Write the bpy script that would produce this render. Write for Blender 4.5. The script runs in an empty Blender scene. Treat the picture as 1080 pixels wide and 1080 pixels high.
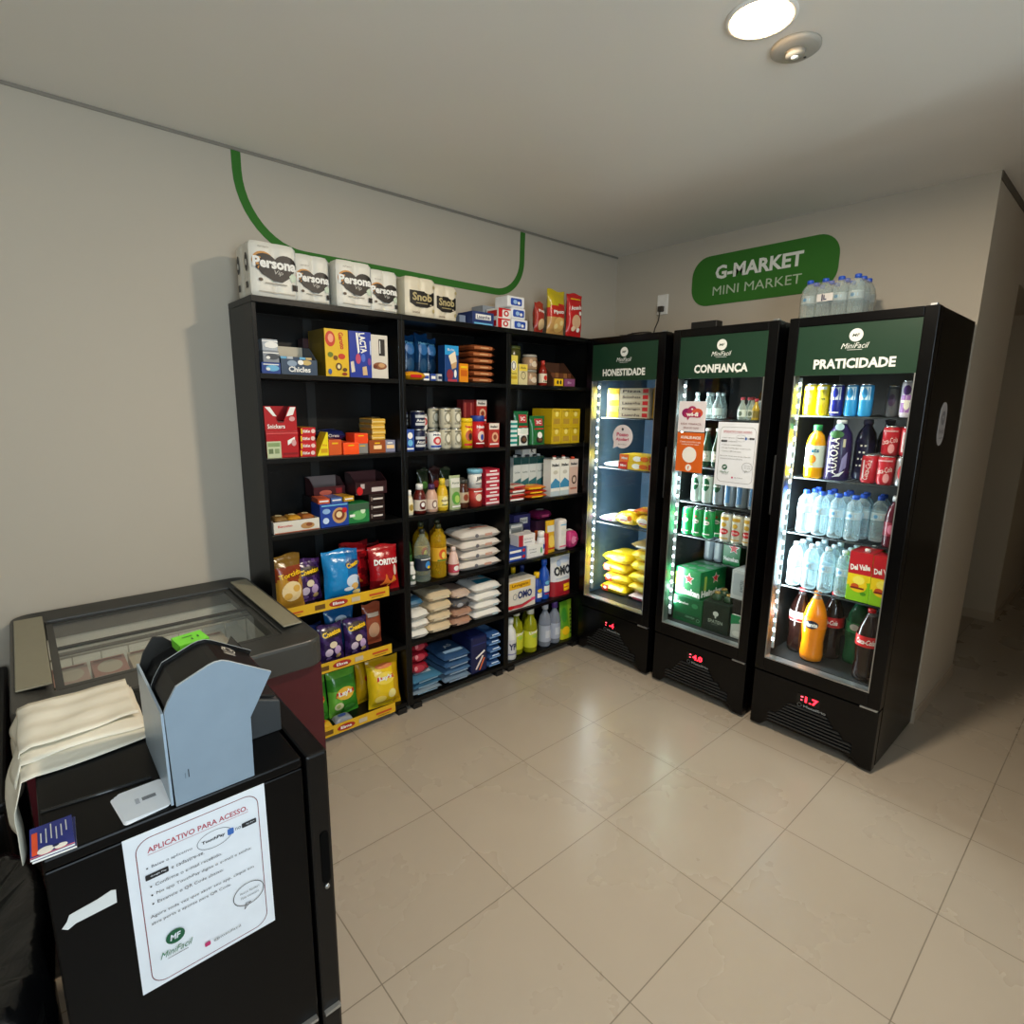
import bpy, bmesh, math, random
from math import pi, sin, cos, sqrt, radians
from mathutils import Vector, Matrix
random.seed(7)
SC = bpy.context.scene
COL = SC.collection

# ------------------------------------------------------------------ materials
def lin(h):
    h = h.lstrip('#')
    o = []
    for i in (0, 2, 4):
        c = int(h[i:i+2], 16) / 255
        o.append(c / 12.92 if c <= .04045 else ((c + .055) / 1.055) ** 2.4)
    return (*o, 1)
_M = {}
def M(hexc, r=.45, metal=0., bump=0., bscale=60, var=.06, spec=.5):
    """plain procedural surface: colour with a faint noise in value, optional noise bump"""
    k = (hexc, r, metal, bump, bscale, var, spec)
    if k in _M: return _M[k]
    m = bpy.data.materials.new('surface_' + hexc.lstrip('#')); m.use_nodes = True
    nt = m.node_tree; n = nt.nodes; L = nt.links.new
    b = n['Principled BSDF']
    b.inputs['Roughness'].default_value = r
    b.inputs['Metallic'].default_value = metal; b.inputs['Specular IOR Level'].default_value = spec
    tc = n.new('ShaderNodeTexCoord')
    nz = n.new('ShaderNodeTexNoise'); nz.inputs['Scale'].default_value = 25; nz.inputs['Detail'].default_value = 2
    L(tc.outputs['Object'], nz.inputs['Vector'])
    mr = n.new('ShaderNodeMapRange'); mr.inputs[3].default_value = 1 - var; mr.inputs[4].default_value = 1 + var
    L(nz.outputs['Fac'], mr.inputs[0])
    hs = n.new('ShaderNodeHueSaturation'); hs.inputs['Color'].default_value = lin(hexc)
    L(mr.outputs[0], hs.inputs['Value']); L(hs.outputs[0], b.inputs['Base Color'])
    if bump:
        n2 = n.new('ShaderNodeTexNoise'); n2.inputs['Scale'].default_value = bscale; n2.inputs['Detail'].default_value = 3
        L(tc.outputs['Object'], n2.inputs['Vector'])
        bp = n.new('ShaderNodeBump'); bp.inputs['Strength'].default_value = bump; bp.inputs['Distance'].default_value = .004
        L(n2.outputs['Fac'], bp.inputs['Height']); L(bp.outputs[0], b.inputs['Normal'])
    _M[k] = m
    return m
def FILM(hexc, r=.22): return M(hexc, r, 0, .6, 35)
def METAL(hexc='#c8ccd0', r=.25): return M(hexc, r, .9)
def EM(hexc, s):
    k = ('em', hexc, s)
    if k in _M: return _M[k]
    m = bpy.data.materials.new('glow_' + hexc.lstrip('#')); m.use_nodes = True
    b = m.node_tree.nodes['Principled BSDF']
    b.inputs['Base Color'].default_value = lin(hexc)
    b.inputs['Emission Color'].default_value = lin(hexc); b.inputs['Emission Strength'].default_value = s
    _M[k] = m
    return m
def CLEAR(tint='#f4fafc', body=.10, bodycol='#dfeef4', rough=.08, edge=.55):
    """thin see-through plastic or glass: transparent in the middle, glossy at grazing angles"""
    k = ('cl', tint, body, bodycol, rough, edge)
    if k in _M: return _M[k]
    m = bpy.data.materials.new('clear_' + tint.lstrip('#')); m.use_nodes = True
    nt = m.node_tree; n = nt.nodes; L = nt.links.new
    b = n['Principled BSDF']; out = n['Material Output']
    b.inputs['Base Color'].default_value = lin(bodycol); b.inputs['Roughness'].default_value = rough
    t = n.new('ShaderNodeBsdfTransparent'); t.inputs[0].default_value = lin(tint)
    lw = n.new('ShaderNodeLayerWeight'); lw.inputs['Blend'].default_value = .35
    mr = n.new('ShaderNodeMapRange'); mr.inputs[3].default_value = body; mr.inputs[4].default_value = edge
    L(lw.outputs['Facing'], mr.inputs[0])
    mx = n.new('ShaderNodeMixShader')
    L(mr.outputs[0], mx.inputs[0]); L(t.outputs[0], mx.inputs[1]); L(b.outputs[0], mx.inputs[2]); L(mx.outputs[0], out.inputs['Surface'])
    _M[k] = m
    return m
def PANE(k='pane', base=.035):
    if k in _M: return _M[k]
    m = bpy.data.materials.new('glass_pane'); m.use_nodes = True
    nt = m.node_tree; n = nt.nodes; L = nt.links.new
    out = n['Material Output']; n.remove(n['Principled BSDF'])
    t = n.new('ShaderNodeBsdfTransparent'); t.inputs[0].default_value = (.96, .98, .97, 1)
    g = n.new('ShaderNodeBsdfGlossy'); g.inputs['Roughness'].default_value = .02
    fr = n.new('ShaderNodeLayerWeight'); fr.inputs['Blend'].default_value = .5
    pw = n.new('ShaderNodeMath'); pw.operation = 'POWER'; pw.inputs[1].default_value = 5
    L(fr.outputs['Facing'], pw.inputs[0])
    mr = n.new('ShaderNodeMapRange'); mr.inputs[3].default_value = base * .5; mr.inputs[4].default_value = .9
    L(pw.outputs[0], mr.inputs[0])
    mx = n.new('ShaderNodeMixShader')
    L(mr.outputs[0], mx.inputs[0]); L(t.outputs[0], mx.inputs[1]); L(g.outputs[0], mx.inputs[2]); L(mx.outputs[0], out.inputs['Surface'])
    _M[k] = m
    return m
def PAINT(name, hexc, bump=.08):
    m = bpy.data.materials.new(name); m.use_nodes = True
    nt = m.node_tree; n = nt.nodes; L = nt.links.new; b = n['Principled BSDF']
    b.inputs['Roughness'].default_value = .7; b.inputs['Specular IOR Level'].default_value = .25
    g = n.new('ShaderNodeNewGeometry')
    a = n.new('ShaderNodeTexNoise'); a.inputs['Scale'].default_value = 1.6; a.inputs['Detail'].default_value = 4
    L(g.outputs['Position'], a.inputs['Vector'])
    mr = n.new('ShaderNodeMapRange'); mr.inputs[3].default_value = .97; mr.inputs[4].default_value = 1.03
    L(a.outputs['Fac'], mr.inputs[0])
    hs = n.new('ShaderNodeHueSaturation'); hs.inputs['Color'].default_value = lin(hexc)
    L(mr.outputs[0], hs.inputs['Value']); L(hs.outputs[0], b.inputs['Base Color'])
    f = n.new('ShaderNodeTexNoise'); f.inputs['Scale'].default_value = 90; f.inputs['Detail'].default_value = 4
    L(g.outputs['Position'], f.inputs['Vector'])
    bp = n.new('ShaderNodeBump'); bp.inputs['Strength'].default_value = bump; bp.inputs['Distance'].default_value = .002
    L(f.outputs['Fac'], bp.inputs['Height']); L(bp.outputs[0], b.inputs['Normal'])
    return m
def TILES():
    m = bpy.data.materials.new('porcelain_tiles'); m.use_nodes = True
    nt = m.node_tree; n = nt.nodes; L = nt.links.new; b = n['Principled BSDF']
    g = n.new('ShaderNodeNewGeometry')
    mp = n.new('ShaderNodeMapping'); mp.inputs['Location'].default_value = (.7588 + .48 * 20, .5056 + .48 * 20, 0)
    L(g.outputs['Position'], mp.inputs['Vector'])
    br = n.new('ShaderNodeTexBrick'); br.offset = 0; br.squash = 1
    br.inputs['Scale'].default_value = 1; br.inputs['Brick Width'].default_value = .48; br.inputs['Row Height'].default_value = .48
    br.inputs['Mortar Size'].default_value = .0019; br.inputs['Mortar Smooth'].default_value = .2
    br.inputs['Color1'].default_value = lin('#aa9e8e'); br.inputs['Color2'].default_value = lin('#ada191'); br.inputs['Mortar'].default_value = lin('#827869')
    L(mp.outputs[0], br.inputs['Vector'])
    a = n.new('ShaderNodeTexNoise'); a.inputs['Scale'].default_value = 2.6; a.inputs['Detail'].default_value = 5; a.inputs['Roughness'].default_value = .5
    L(g.outputs['Position'], a.inputs['Vector'])
    mr = n.new('ShaderNodeMapRange'); mr.inputs[3].default_value = .95; mr.inputs[4].default_value = 1.05
    L(a.outputs['Fac'], mr.inputs[0])
    hs = n.new('ShaderNodeHueSaturation'); L(br.outputs['Color'], hs.inputs['Color']); L(mr.outputs[0], hs.inputs['Value'])
    L(hs.outputs[0], b.inputs['Base Color'])
    r = n.new('ShaderNodeMapRange'); r.inputs[3].default_value = .265; r.inputs[4].default_value = .285
    L(a.outputs['Fac'], r.inputs[0]); L(r.outputs[0], b.inputs['Roughness'])
    bp = n.new('ShaderNodeBump'); bp.inputs['Strength'].default_value = .35; bp.inputs['Distance'].default_value = .002; bp.invert = True
    L(br.outputs['Fac'], bp.inputs['Height']); L(bp.outputs[0], b.inputs['Normal'])
    b.inputs['Specular IOR Level'].default_value = .4
    return m

# ------------------------------------------------------------------ geometry collector
_T = {}
def textgeo(s, bold=0., shear=0.):
    k = (s, bold, shear)
    if k in _T: return _T[k]
    cu = bpy.data.curves.new('lettering', 'FONT'); cu.body = s; cu.offset = bold; cu.shear = shear; cu.resolution_u = 2
    cu.fill_mode = 'FRONT'
    ob = bpy.data.objects.new('lettering', cu)
    me = bpy.data.meshes.new_from_object(ob)
    vs = [v.co.copy() for v in me.vertices]; fs = [tuple(p.vertices) for p in me.polygons]
    bpy.data.objects.remove(ob); bpy.data.curves.remove(cu); bpy.data.meshes.remove(me)
    if vs:
        x0 = min(v.x for v in vs); x1 = max(v.x for v in vs); y0 = min(v.y for v in vs); y1 = max(v.y for v in vs)
        vs = [((v.x - (x0 + x1) / 2), (v.y - (y0 + y1) / 2)) for v in vs]
        _T[k] = (vs, fs, x1 - x0, y1 - y0)
    else: _T[k] = ([], [], 1, 1)
    return _T[k]

class MB:
    def __init__(s): s.v = []; s.f = []; s.m = []; s.s = []; s.mats = []; s.X = Matrix()
    def mi(s, m):
        if m not in s.mats: s.mats.append(m)
        return s.mats.index(m)
    def add(s, vs, fs, m, smooth=False):
        o = len(s.v); s.v += [tuple(s.X @ Vector(v)) for v in vs]
        for i, f in enumerate(fs):
            s.f.append(tuple(o + j for j in f)); s.m.append(s.mi(m[i] if isinstance(m, list) else m)); s.s.append(smooth)
        return s
    def box(s, x0, x1, y0, y1, z0, z1, m):
        """m: one material or dict over front,back,left,right,top,bottom"""
        vs = [(x, y, z) for z in (z0, z1) for y in (y0, y1) for x in (x0, x1)]
        fs = [(0, 1, 5, 4), (3, 2, 6, 7), (2, 0, 4, 6), (1, 3, 7, 5), (4, 5, 7, 6), (2, 3, 1, 0)]
        if isinstance(m, dict):
            d = m['all']; m = [m.get(k, d) for k in ('front', 'back', 'left', 'right', 'top', 'bottom')]
        return s.add(vs, fs, m)
    def lathe(s, prof, m, seg=18, cx=0, cy=0, lobes=0, la=0.):
        """prof: [(r,z)], m: one material or one per band"""
        vs = []; fs = []; ms = []
        for r, z in prof:
            for k in range(seg):
                a = 2 * pi * k / seg; rr = r * (1 + la * cos(lobes * a)) if lobes else r
                vs.append((cx + rr * cos(a), cy + rr * sin(a), z))
        for i in range(len(prof) - 1):
            for k in range(seg):
                k2 = (k + 1) % seg
                fs.append((i*seg+k, i*seg+k2, (i+1)*seg+k2, (i+1)*seg+k)); ms.append(m[i] if isinstance(m, list) else m)
        m0, m1 = (m[0], m[-1]) if isinstance(m, list) else (m, m)
        if prof[0][0] > 1e-4: fs.append(tuple(range(seg - 1, -1, -1))); ms.append(m0)
        if prof[-1][0] > 1e-4: fs.append(tuple((len(prof)-1)*seg + k for k in range(seg))); ms.append(m1)
        return s.add(vs, fs, ms, True)
    def prism(s, pts, a, b, m, axis='y', side=None, smooth=False):
        """polygon pts extruded from a to b along axis; pts are (x,z) for y, (y,z) for x, (x,y) for z"""
        n = len(pts)
        def P(p, t): return (p[0], t, p[1]) if axis == 'y' else (t, p[0], p[1]) if axis == 'x' else (p[0], p[1], t)
        vs = [P(p, a) for p in pts] + [P(p, b) for p in pts]
        ar = sum(pts[i][0]*pts[(i+1) % n][1] - pts[(i+1) % n][0]*pts[i][1] for i in range(n))
        fl = (ar > 0) ^ (axis == 'y') ^ (b < a)
        f0 = tuple(range(n)); f1 = tuple(range(2*n-1, n-1, -1))
        sd = [(i, i+n, (i+1) % n + n, (i+1) % n) for i in range(n)]
        fs = [f0, f1] + sd
        if fl: fs = [tuple(reversed(f)) for f in fs]
        ms = [m, m] + [side or m] * n
        return s.add(vs, fs, ms)
    def tube(s, pts, r, m, seg=8):
        vs = []; fs = []; P = [Vector(p) for p in pts]
        for i, p in enumerate(P):
            d = (P[min(i+1, len(P)-1)] - P[max(i-1, 0)]).normalized()
            u = d.cross(Vector((0, 0, 1)))
            if u.length < 1e-3: u = d.cross(Vector((1, 0, 0)))
            u.normalize(); w = d.cross(u)
            for k in range(seg):
                a = 2*pi*k/seg; vs.append(tuple(p + u*r*cos(a) + w*r*sin(a)))
        for i in range(len(P)-1):
            for k in range(seg):
                k2 = (k+1) % seg; fs.append((i*seg+k, (i+1)*seg+k, (i+1)*seg+k2, i*seg+k2))
        fs.append(tuple(range(seg))); fs.append(tuple((len(P)-1)*seg+k for k in range(seg-1, -1, -1)))
        return s.add(vs, fs, m, True)
    def grid(s, fn, nu, nv, m, smooth=True, flip=False):
        """fn(u,v) -> point, u,v in 0..1; m: material or function(u,v)"""
        vs = [fn(i/nu, j/nv) for j in range(nv+1) for i in range(nu+1)]
        fs = []; ms = []
        for j in range(nv):
            for i in range(nu):
                a = j*(nu+1)+i; q = (a, a+1, a+nu+2, a+nu+1)
                fs.append(tuple(reversed(q)) if flip else q); ms.append(m((i+.5)/nu, (j+.5)/nv) if callable(m) else m)
        return s.add(vs, fs, ms, smooth)
    def art(s, S, prims, o=.0007, st=.00025):
        """printed shapes laid on the surface S(x,y,offset)"""
        for pr in prims:
            k = pr[0]; m = None
            if k == 'r':
                _, x0, x1, y0, y1, m = pr
                nx = max(1, min(12, int(abs(x1-x0)/.012))); ny = max(1, min(12, int(abs(y1-y0)/.015)))
                s.grid(lambda u, v: S(x0+(x1-x0)*u, y0+(y1-y0)*v, o), nx, ny, m, False)
            elif k == 'e':
                _, cx, cy, rx, ry, m = pr
                N = 18; vs = [S(cx, cy, o)]; fs = []
                for q in (.5, 1):
                    for i in range(N): vs.append(S(cx+rx*q*cos(2*pi*i/N), cy+ry*q*sin(2*pi*i/N), o))
                for i in range(N):
                    j = (i+1) % N; fs += [(0, 1+i, 1+j), (1+i, 1+N+i, 1+N+j, 1+j)]
                s.add(vs, fs, m)
            elif k == 'p':
                _, pts, m = pr
                cx = sum(p[0] for p in pts)/len(pts); cy = sum(p[1] for p in pts)/len(pts); N = len(pts)
                ar = sum(pts[i][0]*pts[(i+1) % N][1] - pts[(i+1) % N][0]*pts[i][1] for i in range(N))
                if ar < 0: pts = pts[::-1]
                vs = [S(cx, cy, o)]+[S(cx+(p[0]-cx)*.5, cy+(p[1]-cy)*.5, o) for p in pts]+[S(p[0], p[1], o) for p in pts]
                fs = []
                for i in range(N):
                    j = (i+1) % N; fs += [(0, 1+i, 1+j), (1+i, 1+N+i, 1+N+j, 1+j)]
                s.add(vs, fs, m)
            elif k == 'o':   # ellipse outline / rounded frame given as points, width w
                _, pts, w, m = pr
                N = len(pts)
                for i in range(N):
                    a, b = Vector(pts[i]), Vector(pts[(i+1) % N]); d = (b-a)
                    if d.length < 1e-6: continue
                    q = Vector((-d.y, d.x)).normalized()*w/2; e = d.normalized()*w*.4
                    a = a-e; b = b+e
                    s.add([S(*(a-q), o), S(*(b-q), o), S(*(b+q), o), S(*(a+q), o)], [(0, 1, 2, 3)], m)
            elif k == 't':
                _, x, y, h, txt, m = pr[:6]; op = pr[6] if len(pr) > 6 else {}
                vs, fs, W, H = textgeo(txt, op.get('b', 0), op.get('sh', 0))
                sy = h/H; sx = op['w']/W if 'w' in op else sy
                a = op.get('rot', 0); ca, sa = cos(a), sin(a)
                x += W*sx/2 if op.get('al') == 'l' else 0
                s.add([S(x+p[0]*sx*ca-p[1]*sy*sa, y+p[0]*sx*sa+p[1]*sy*ca, o) for p in vs], fs, m)
            o += st
        return s
    def build(s, name, parent=None, loc=None, rz=0, bevel=0, seg=2):
        me = bpy.data.meshes.new(name); me.from_pydata(s.v, [], s.f)
        for m in s.mats: me.materials.append(m)
        me.polygons.foreach_set('material_index', s.m); me.polygons.foreach_set('use_smooth', s.s); me.update()
        ob = bpy.data.objects.new(name, me); COL.objects.link(ob)
        if parent: ob.parent = parent
        if loc: ob.location = loc
        ob.rotation_euler.z = rz
        if bevel:
            b = ob.modifiers.new('bevel', 'BEVEL'); b.width = bevel; b.segments = seg; b.limit_method = 'ANGLE'; b.harden_normals = False
        return ob
def rrect(x0, x1, y0, y1, r, n=5):
    P = []
    for cx, cy, a in ((x1-r, y1-r, 0), (x0+r, y1-r, pi/2), (x0+r, y0+r, pi), (x1-r, y0+r, 3*pi/2)):
        P += [(cx+r*cos(a+pi/2*i/n), cy+r*sin(a+pi/2*i/n)) for i in range(n+1)]
    return P
def ell(cx, cy, rx, ry, n=28): return [(cx+rx*cos(2*pi*i/n), cy+ry*sin(2*pi*i/n)) for i in range(n)]
def star(cx, cy, r, q=.45, n=5, rot=pi/2): return [(cx+(r if i % 2 == 0 else r*q)*cos(rot+pi*i/n), cy+(r if i % 2 == 0 else r*q)*sin(rot+pi*i/n)) for i in range(2*n)]
def flat(y): return lambda x, z, o: (x, y-o, z)
def top(z): return lambda x, y, o: (x, y, z+o)
def leftf(x): return lambda u, z, o: (x-o, -u, z)      # u runs towards the viewer's right on a face looking to -x
def cyl(r, cx=0, cy=0): return lambda x, z, o: (cx+(r+o)*sin(x/r), cy-(r+o)*cos(x/r), z)

# ------------------------------------------------------------------ scene objects
def tag(o, label, cat, group=None):
    o['label'] = label; o['category'] = cat
    if group: o['group'] = group
    return o
def thing(name, label, cat, loc=(0, 0, 0), rz=0, group=None):
    o = bpy.data.objects.new(name, None); COL.objects.link(o); o.empty_display_size = .05
    o.location = loc; o.rotation_euler.z = rz
    return tag(o, label, cat, group)
def struct(o): o['kind'] = 'structure'; return o
def put(o, loc, rz=0, rx=None, ry=None):
    o.location = loc; o.rotation_euler.z = rz
    if rx is not None: o.rotation_euler.x = rx
    if ry is not None: o.rotation_euler.y = ry
    return o
def dup(o, loc, rz=0, label=None, rx=None, ry=None):
    c = o.copy(); COL.objects.link(c)
    for ch in list(o.children):
        d = ch.copy(); COL.objects.link(d); d.parent = c
        for g in list(ch.children):
            e = g.copy(); COL.objects.link(e); e.parent = d
    if label: c['label'] = label
    return put(c, loc, rz, rx, ry)
def row(o, spots, labels):
    """first spot moves the thing itself, the rest are copies; spot = (x,y,z[,rz])"""
    for i, sp in enumerate(spots):
        rz = sp[3] if len(sp) > 3 else o.rotation_euler.z
        if i == 0: put(o, sp[:3], rz); o['label'] = labels[0]
        else: dup(o, sp[:3], rz, labels[i])
def single(mb, name, label, cat, loc, rz=0, group=None, bevel=0):
    return tag(mb.build(name, None, loc, rz, bevel), label, cat, group)
def multi(name, label, cat, loc, rz, parts, group=None):
    t = thing(name, label, cat, loc, rz, group)
    for p in parts:
        o = p[1].build(p[0], t, bevel=p[2] if len(p) > 2 else 0)
        for q in (p[3] if len(p) > 3 else []): q[1].build(q[0], o)
    return t

W_ = M('#f2f0ea', .5); BK = M('#101010', .5); RED = M('#c4161c', .4); DRED = M('#7c1016', .4); BLU = M('#1c3f9e', .4); NAVY = M('#14204f', .4)
YEL = M('#f2c414', .4); ORG = M('#ee6a1a', .4); GRN = M('#1f8a3c', .4); DGRN = M('#124a2c', .4); LBL = M('#6fb7dd', .4); TEAL = M('#0f8f86', .4)
CRM = M('#ead9b0', .5); BRN = M('#5a3218', .5); GRY = M('#8d9094', .5); LGRY = M('#c9ccce', .5); PNK = M('#e25a8a', .4); PUR = M('#5a2a86', .4); GOLD = M('#c99a2e', .35)
LAM = M('#070808', .36, 0, .1, 120, .1, .3)      # black laminate of the shelving
FRB = M('#040405', .24, spec=.28)                        # black painted steel of the fridges
MAROON = M('#4a1018', .4)

# ------------------------------------------------------------------ product shapes
def carton(w, d, h, m, front=(), left=(), topp=()):
    """box with its base centre at the origin, front towards -y"""
    b = MB(); b.box(-w/2, w/2, -d/2, d/2, 0, h, m)
    if front: b.art(flat(-d/2), front)
    if left: b.art(leftf(-w/2), left)
    if topp: b.art(top(h), topp)
    return b
def can_parts(r, h, m, art=(), lid=None):
    lid = lid or METAL()
    a = MB(); a.lathe([(r*.78, 0), (r*.86, .003), (r, .012), (r, h-.016), (r*.9, h-.006)], m, 20)
    if art: a.art(cyl(r), art)
    l = MB(); l.lathe([(r*.9, h-.006), (r*.88, h), (r*.8, h), (r*.78, h-.003)], lid, 20)
    l.box(-.006, .006, -.012, .006, h-.003, h-.001, lid)
    return [('can_body', a), ('can_lid', l)]
def bottle_parts(prof, m, cap, capr, capz0, capz1, label=None, art=(), seg=18, lobes=0, la=0, bands=None):
    b = MB(); b.lathe(prof, bands or m, seg, lobes=lobes, la=la)
    P = [('bottle', b)]
    if label:
        r, z0, z1, lm = label
        l = MB(); l.lathe([(r, z0), (r, z1)], lm, 24)
        l.f = l.f[:24]; l.m = l.m[:24]; l.s = l.s[:24]
        if art: l.art(cyl(r), art)
        P.append(('label', l))
    elif art: b.art(cyl(max(p[0] for p in prof)), art)
    c = MB(); c.lathe([(capr, capz0), (capr, capz1-.003), (capr*.85, capz1)], cap, 14)
    P.append(('cap', c))
    return P
def pillow(w, h, d, mf, art=(), crimp=.018, nu=16, nv=20, lean=.0, seed=1):
    """upright snack bag standing on its lower crimp; front towards -y"""
    rnd = random.Random(seed); ph = [rnd.uniform(0, 6) for _ in range(6)]
    def T(u, v):
        a = max(0, 1-abs(2*u-1)**3.2)**.55; e = min(1, max(0, (v*h-crimp)/(h*.3))); f = min(1, max(0, (h-crimp-v*h)/(h*.34)))
        g = (sin(e*pi/2)*sin(f*pi/2))**.7
        wr = .055*sin(9*u+ph[0]+5*v)*sin(11*v+ph[1]) + .04*sin(23*u+ph[2])*(1-min(e, f))
        return d/2*a*g*(1+wr)+.0012
    def X(u, v):
        pin = 1-.06*sin(pi*v)+.012*sin(14*v+ph[3]); return (u-.5)*w*pin
    def Zz(u, v): return v*h + (.005*sin(7*u+ph[4]) if v > .97 else 0)
    def F(u, v): return (X(u, v), -T(u, v), Zz(u, v))
    def B(u, v): return (X(u, v), T(u, v), Zz(u, v))
    b = MB(); b.grid(F, nu, nv, mf); b.grid(B, nu, nv, mf, flip=True)
    def S(x, z, o):
        v = min(1, max(0, z/h)); u = min(1, max(0, x/(w*(1-.06*sin(pi*v)))+.5))
        return (x, -T(u, v)-.0012-o, z)
    if art: b.art(S, art)
    return b
def lying(w, l, t, m, art=(), front=(), seed=1, nu=14, nv=12, puff=.5, slope=0):
    """filled sack lying flat: w along x, l along y (front at -y), t thick"""
    rnd = random.Random(seed); ph = [rnd.uniform(0, 6) for _ in range(6)]
    def g(u, v):
        a = max(0, 1-abs(2*u-1)**3.5)**puff; c = max(0, 1-abs(2*v-1)**4)**puff
        return a*c
    def Tz(u, v): return t/2 + t/2*g(u, v)*(1+.05*sin(8*u+ph[0])*sin(9*v+ph[1])) + slope*(v-.5)
    def Bz(u, v): return t/2 - t/2*g(u, v)
    def xy(u, v): return ((u-.5)*w*(1-.03*sin(pi*v*2+ph[2])), (v-.5)*l*(1-.03*cos(pi*u*2+ph[3])))
    b = MB(); b.grid(lambda u, v: (*xy(u, v), Tz(u, v)+.0006), nu, nv, m); b.grid(lambda u, v: (*xy(u, v), Bz(u, v)), nu, nv, m, flip=True)
    if art: b.art(lambda x, y, o: (x, y, Tz(min(1, max(0, x/w+.5)), min(1, max(0, y/l+.5)))+.0015+o), art)
    if front: b.art(lambda x, z, o: (x, -l/2*(.90+.1*(1-(2*z/t-1)**2)) - o-.002, z), front)
    return b
def pouch(w, h, d, m, art=(), seed=1):
    """stand-up pouch: open foot, flat sealed top"""
    rnd = random.Random(seed); p0 = rnd.uniform(0, 6)
    def T(u, v): return (d/2)*(max(0, 1-abs(2*u-1)**3)**.5)*(max(0, 1-v)**.55)*(1+.06*sin(9*u+7*v+p0))*(.86+.14*min(1, v*6)) + .0012
    b = MB()
    F = lambda u, v: ((u-.5)*w*(1-.05*sin(pi*v)), -T(u, v), v*h)
    B = lambda u, v: ((u-.5)*w*(1-.05*sin(pi*v)), T(u, v), v*h)
    b.grid(F, 14, 14, m); b.grid(B, 14, 14, m, flip=True)
    b.grid(lambda u, v: ((u-.5)*w, -T(u, 0)+2*T(u, 0)*v, 0), 14, 2, m, flip=True)
    if art: b.art(lambda x, z, o: (x, -T(min(1, max(0, x/w+.5)), min(1, max(0, z/h)))-.001-o, z), art)
    return b
def rollpack(w, d, h, m, front=(), left=(), seed=0):
    """wrapped block of paper rolls, two wide and two deep, two high"""
    def out(a):
        # outline as a function of the angle-like parameter 0..1 round a rounded rectangle, dented between rolls
        per = 4*a; k = int(per) % 4; t = per-int(per)
        A = [(-w/2, -d/2), (w/2, -d/2), (w/2, d/2), (-w/2, d/2)]
        p, q = A[k], A[(k+1) % 4]; x = p[0]+(q[0]-p[0])*t; y = p[1]+(q[1]-p[1])*t
        e = min(t, 1-t); L = w if k % 2 == 0 else d
        rr = min(1, e*L/.035); inn = .011*(1-rr)**2 + .006*math.exp(-((t-.5)*L/.012)**2)
        n = [(0, 1), (-1, 0), (0, -1), (1, 0)][k]
        return (x+n[0]*inn, y+n[1]*inn)
    def side(u, v):
        x, y = out(u); z = v*h
        e = min(v, 1-v)*h; s = 1-.10*max(0, 1-e/.016)**2 - .015*math.exp(-((v-.5)*h/.008)**2)
        return (x*s, y*s, z)
    b = MB(); b.grid(side, 96, 14, m)
    def cap(z, fl):
        N = 56
        ring = lambda q: [(out(i/N)[0]*q, out(i/N)[1]*q, z) for i in range(N)]
        vs = ring(.9)+ring(.4)+[(0, 0, z)]
        fs = []
        for i in range(N):
            j = (i+1) % N; fs += [(i, j, N+j, N+i), (N+i, N+j, 2*N)]
        b.add(vs, [tuple(reversed(f)) for f in fs] if fl else fs, m, True)
    cap(0, True); cap(h, False)
    def fy(x): return .0005+.011*(1-min(1, (w/2-abs(x))/.035))**2
    if front: b.art(lambda x, z, o: (x, -d/2+fy(x)-o-.0022, z), front)
    if left: b.art(lambda u, z, o: (-w/2+.006*math.exp(-(u/.012)**2)+.011*(1-min(1, max(0, d/2-abs(u))/.035))**2-o-.0008, -u, z), left)
    return b

# ------------------------------------------------------------------ the room
WALLM = PAINT('wall_paint', '#c0b7a8'); CEILM = PAINT('ceiling_paint', '#efece5', .03); TILE = TILES(); SKIRT = M('#b5a896', .4)
H = 2.58
struct(MB().box(-4.7, 4.7, -4.1, .1, -.1, 0, TILE).build('floor'))
struct(MB().box(-4.7, 4.7, -4.1, .1, H, H+.1, CEILM).build('ceiling'))
struct(MB().box(-4.7, 0, 0, .1, 0, H, WALLM).build('wall_left'))
struct(MB().box(0, .82, -2.052, .1, 0, H, WALLM).build('wall_right'))
b = MB(); b.box(2.13, 4.6, -2.052, -1.85, 0, H, WALLM); b.box(.82, 2.13, -2.052, -1.85, 2.24, H, WALLM)
struct(b.build('wall_corridor'))
struct(MB().box(2.13, 2.23, -1.85, .1, 0, H, WALLM).build('wall_passage'))
struct(MB().box(.82, 2.13, 0, .1, 0, H, WALLM).build('wall_passage_end'))
struct(MB().box(4.6, 4.7, -4.1, -1.85, 0, H, WALLM).build('wall_end'))
struct(MB().box(-4.7, -4.6, -4.1, 0, 0, H, WALLM).build('wall_west'))
struct(MB().box(-1.95, -1.85, -4.0, -3.42, 0, H, WALLM).build('wall_light_blocker'))  # unseen wall added to keep window light off the corridor
YB_ = -4.0
b = MB()     # wall behind the viewer, with a window opening x -3.95..-2.45, z 1.0..2.35
b.box(-4.6, -3.95, YB_-.1, YB_, 0, H, WALLM); b.box(-2.45, 4.6, YB_-.1, YB_, 0, H, WALLM)
b.box(-3.95, -2.45, YB_-.1, YB_, 0, 1.0, WALLM); b.box(-3.95, -2.45, YB_-.1, YB_, 2.35, H, WALLM)
struct(b.build('wall_back'))
WHT = M('#d8d8d4', .4)
b = MB()
for x0, x1, z0, z1 in ((-3.95, -3.90, 1.0, 2.35), (-2.50, -2.45, 1.0, 2.35), (-3.90, -2.50, 1.0, 1.05), (-3.90, -2.50, 2.30, 2.35), (-3.22, -3.18, 1.05, 2.30)):
    b.box(x0, x1, YB_-.08, YB_-.02, z0, z1, WHT)
wf = struct(b.build('window_1')); MB().box(-3.90, -2.50, YB_-.052, YB_-.048, 1.05, 2.30, PANE()).build('pane', wf)
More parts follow.
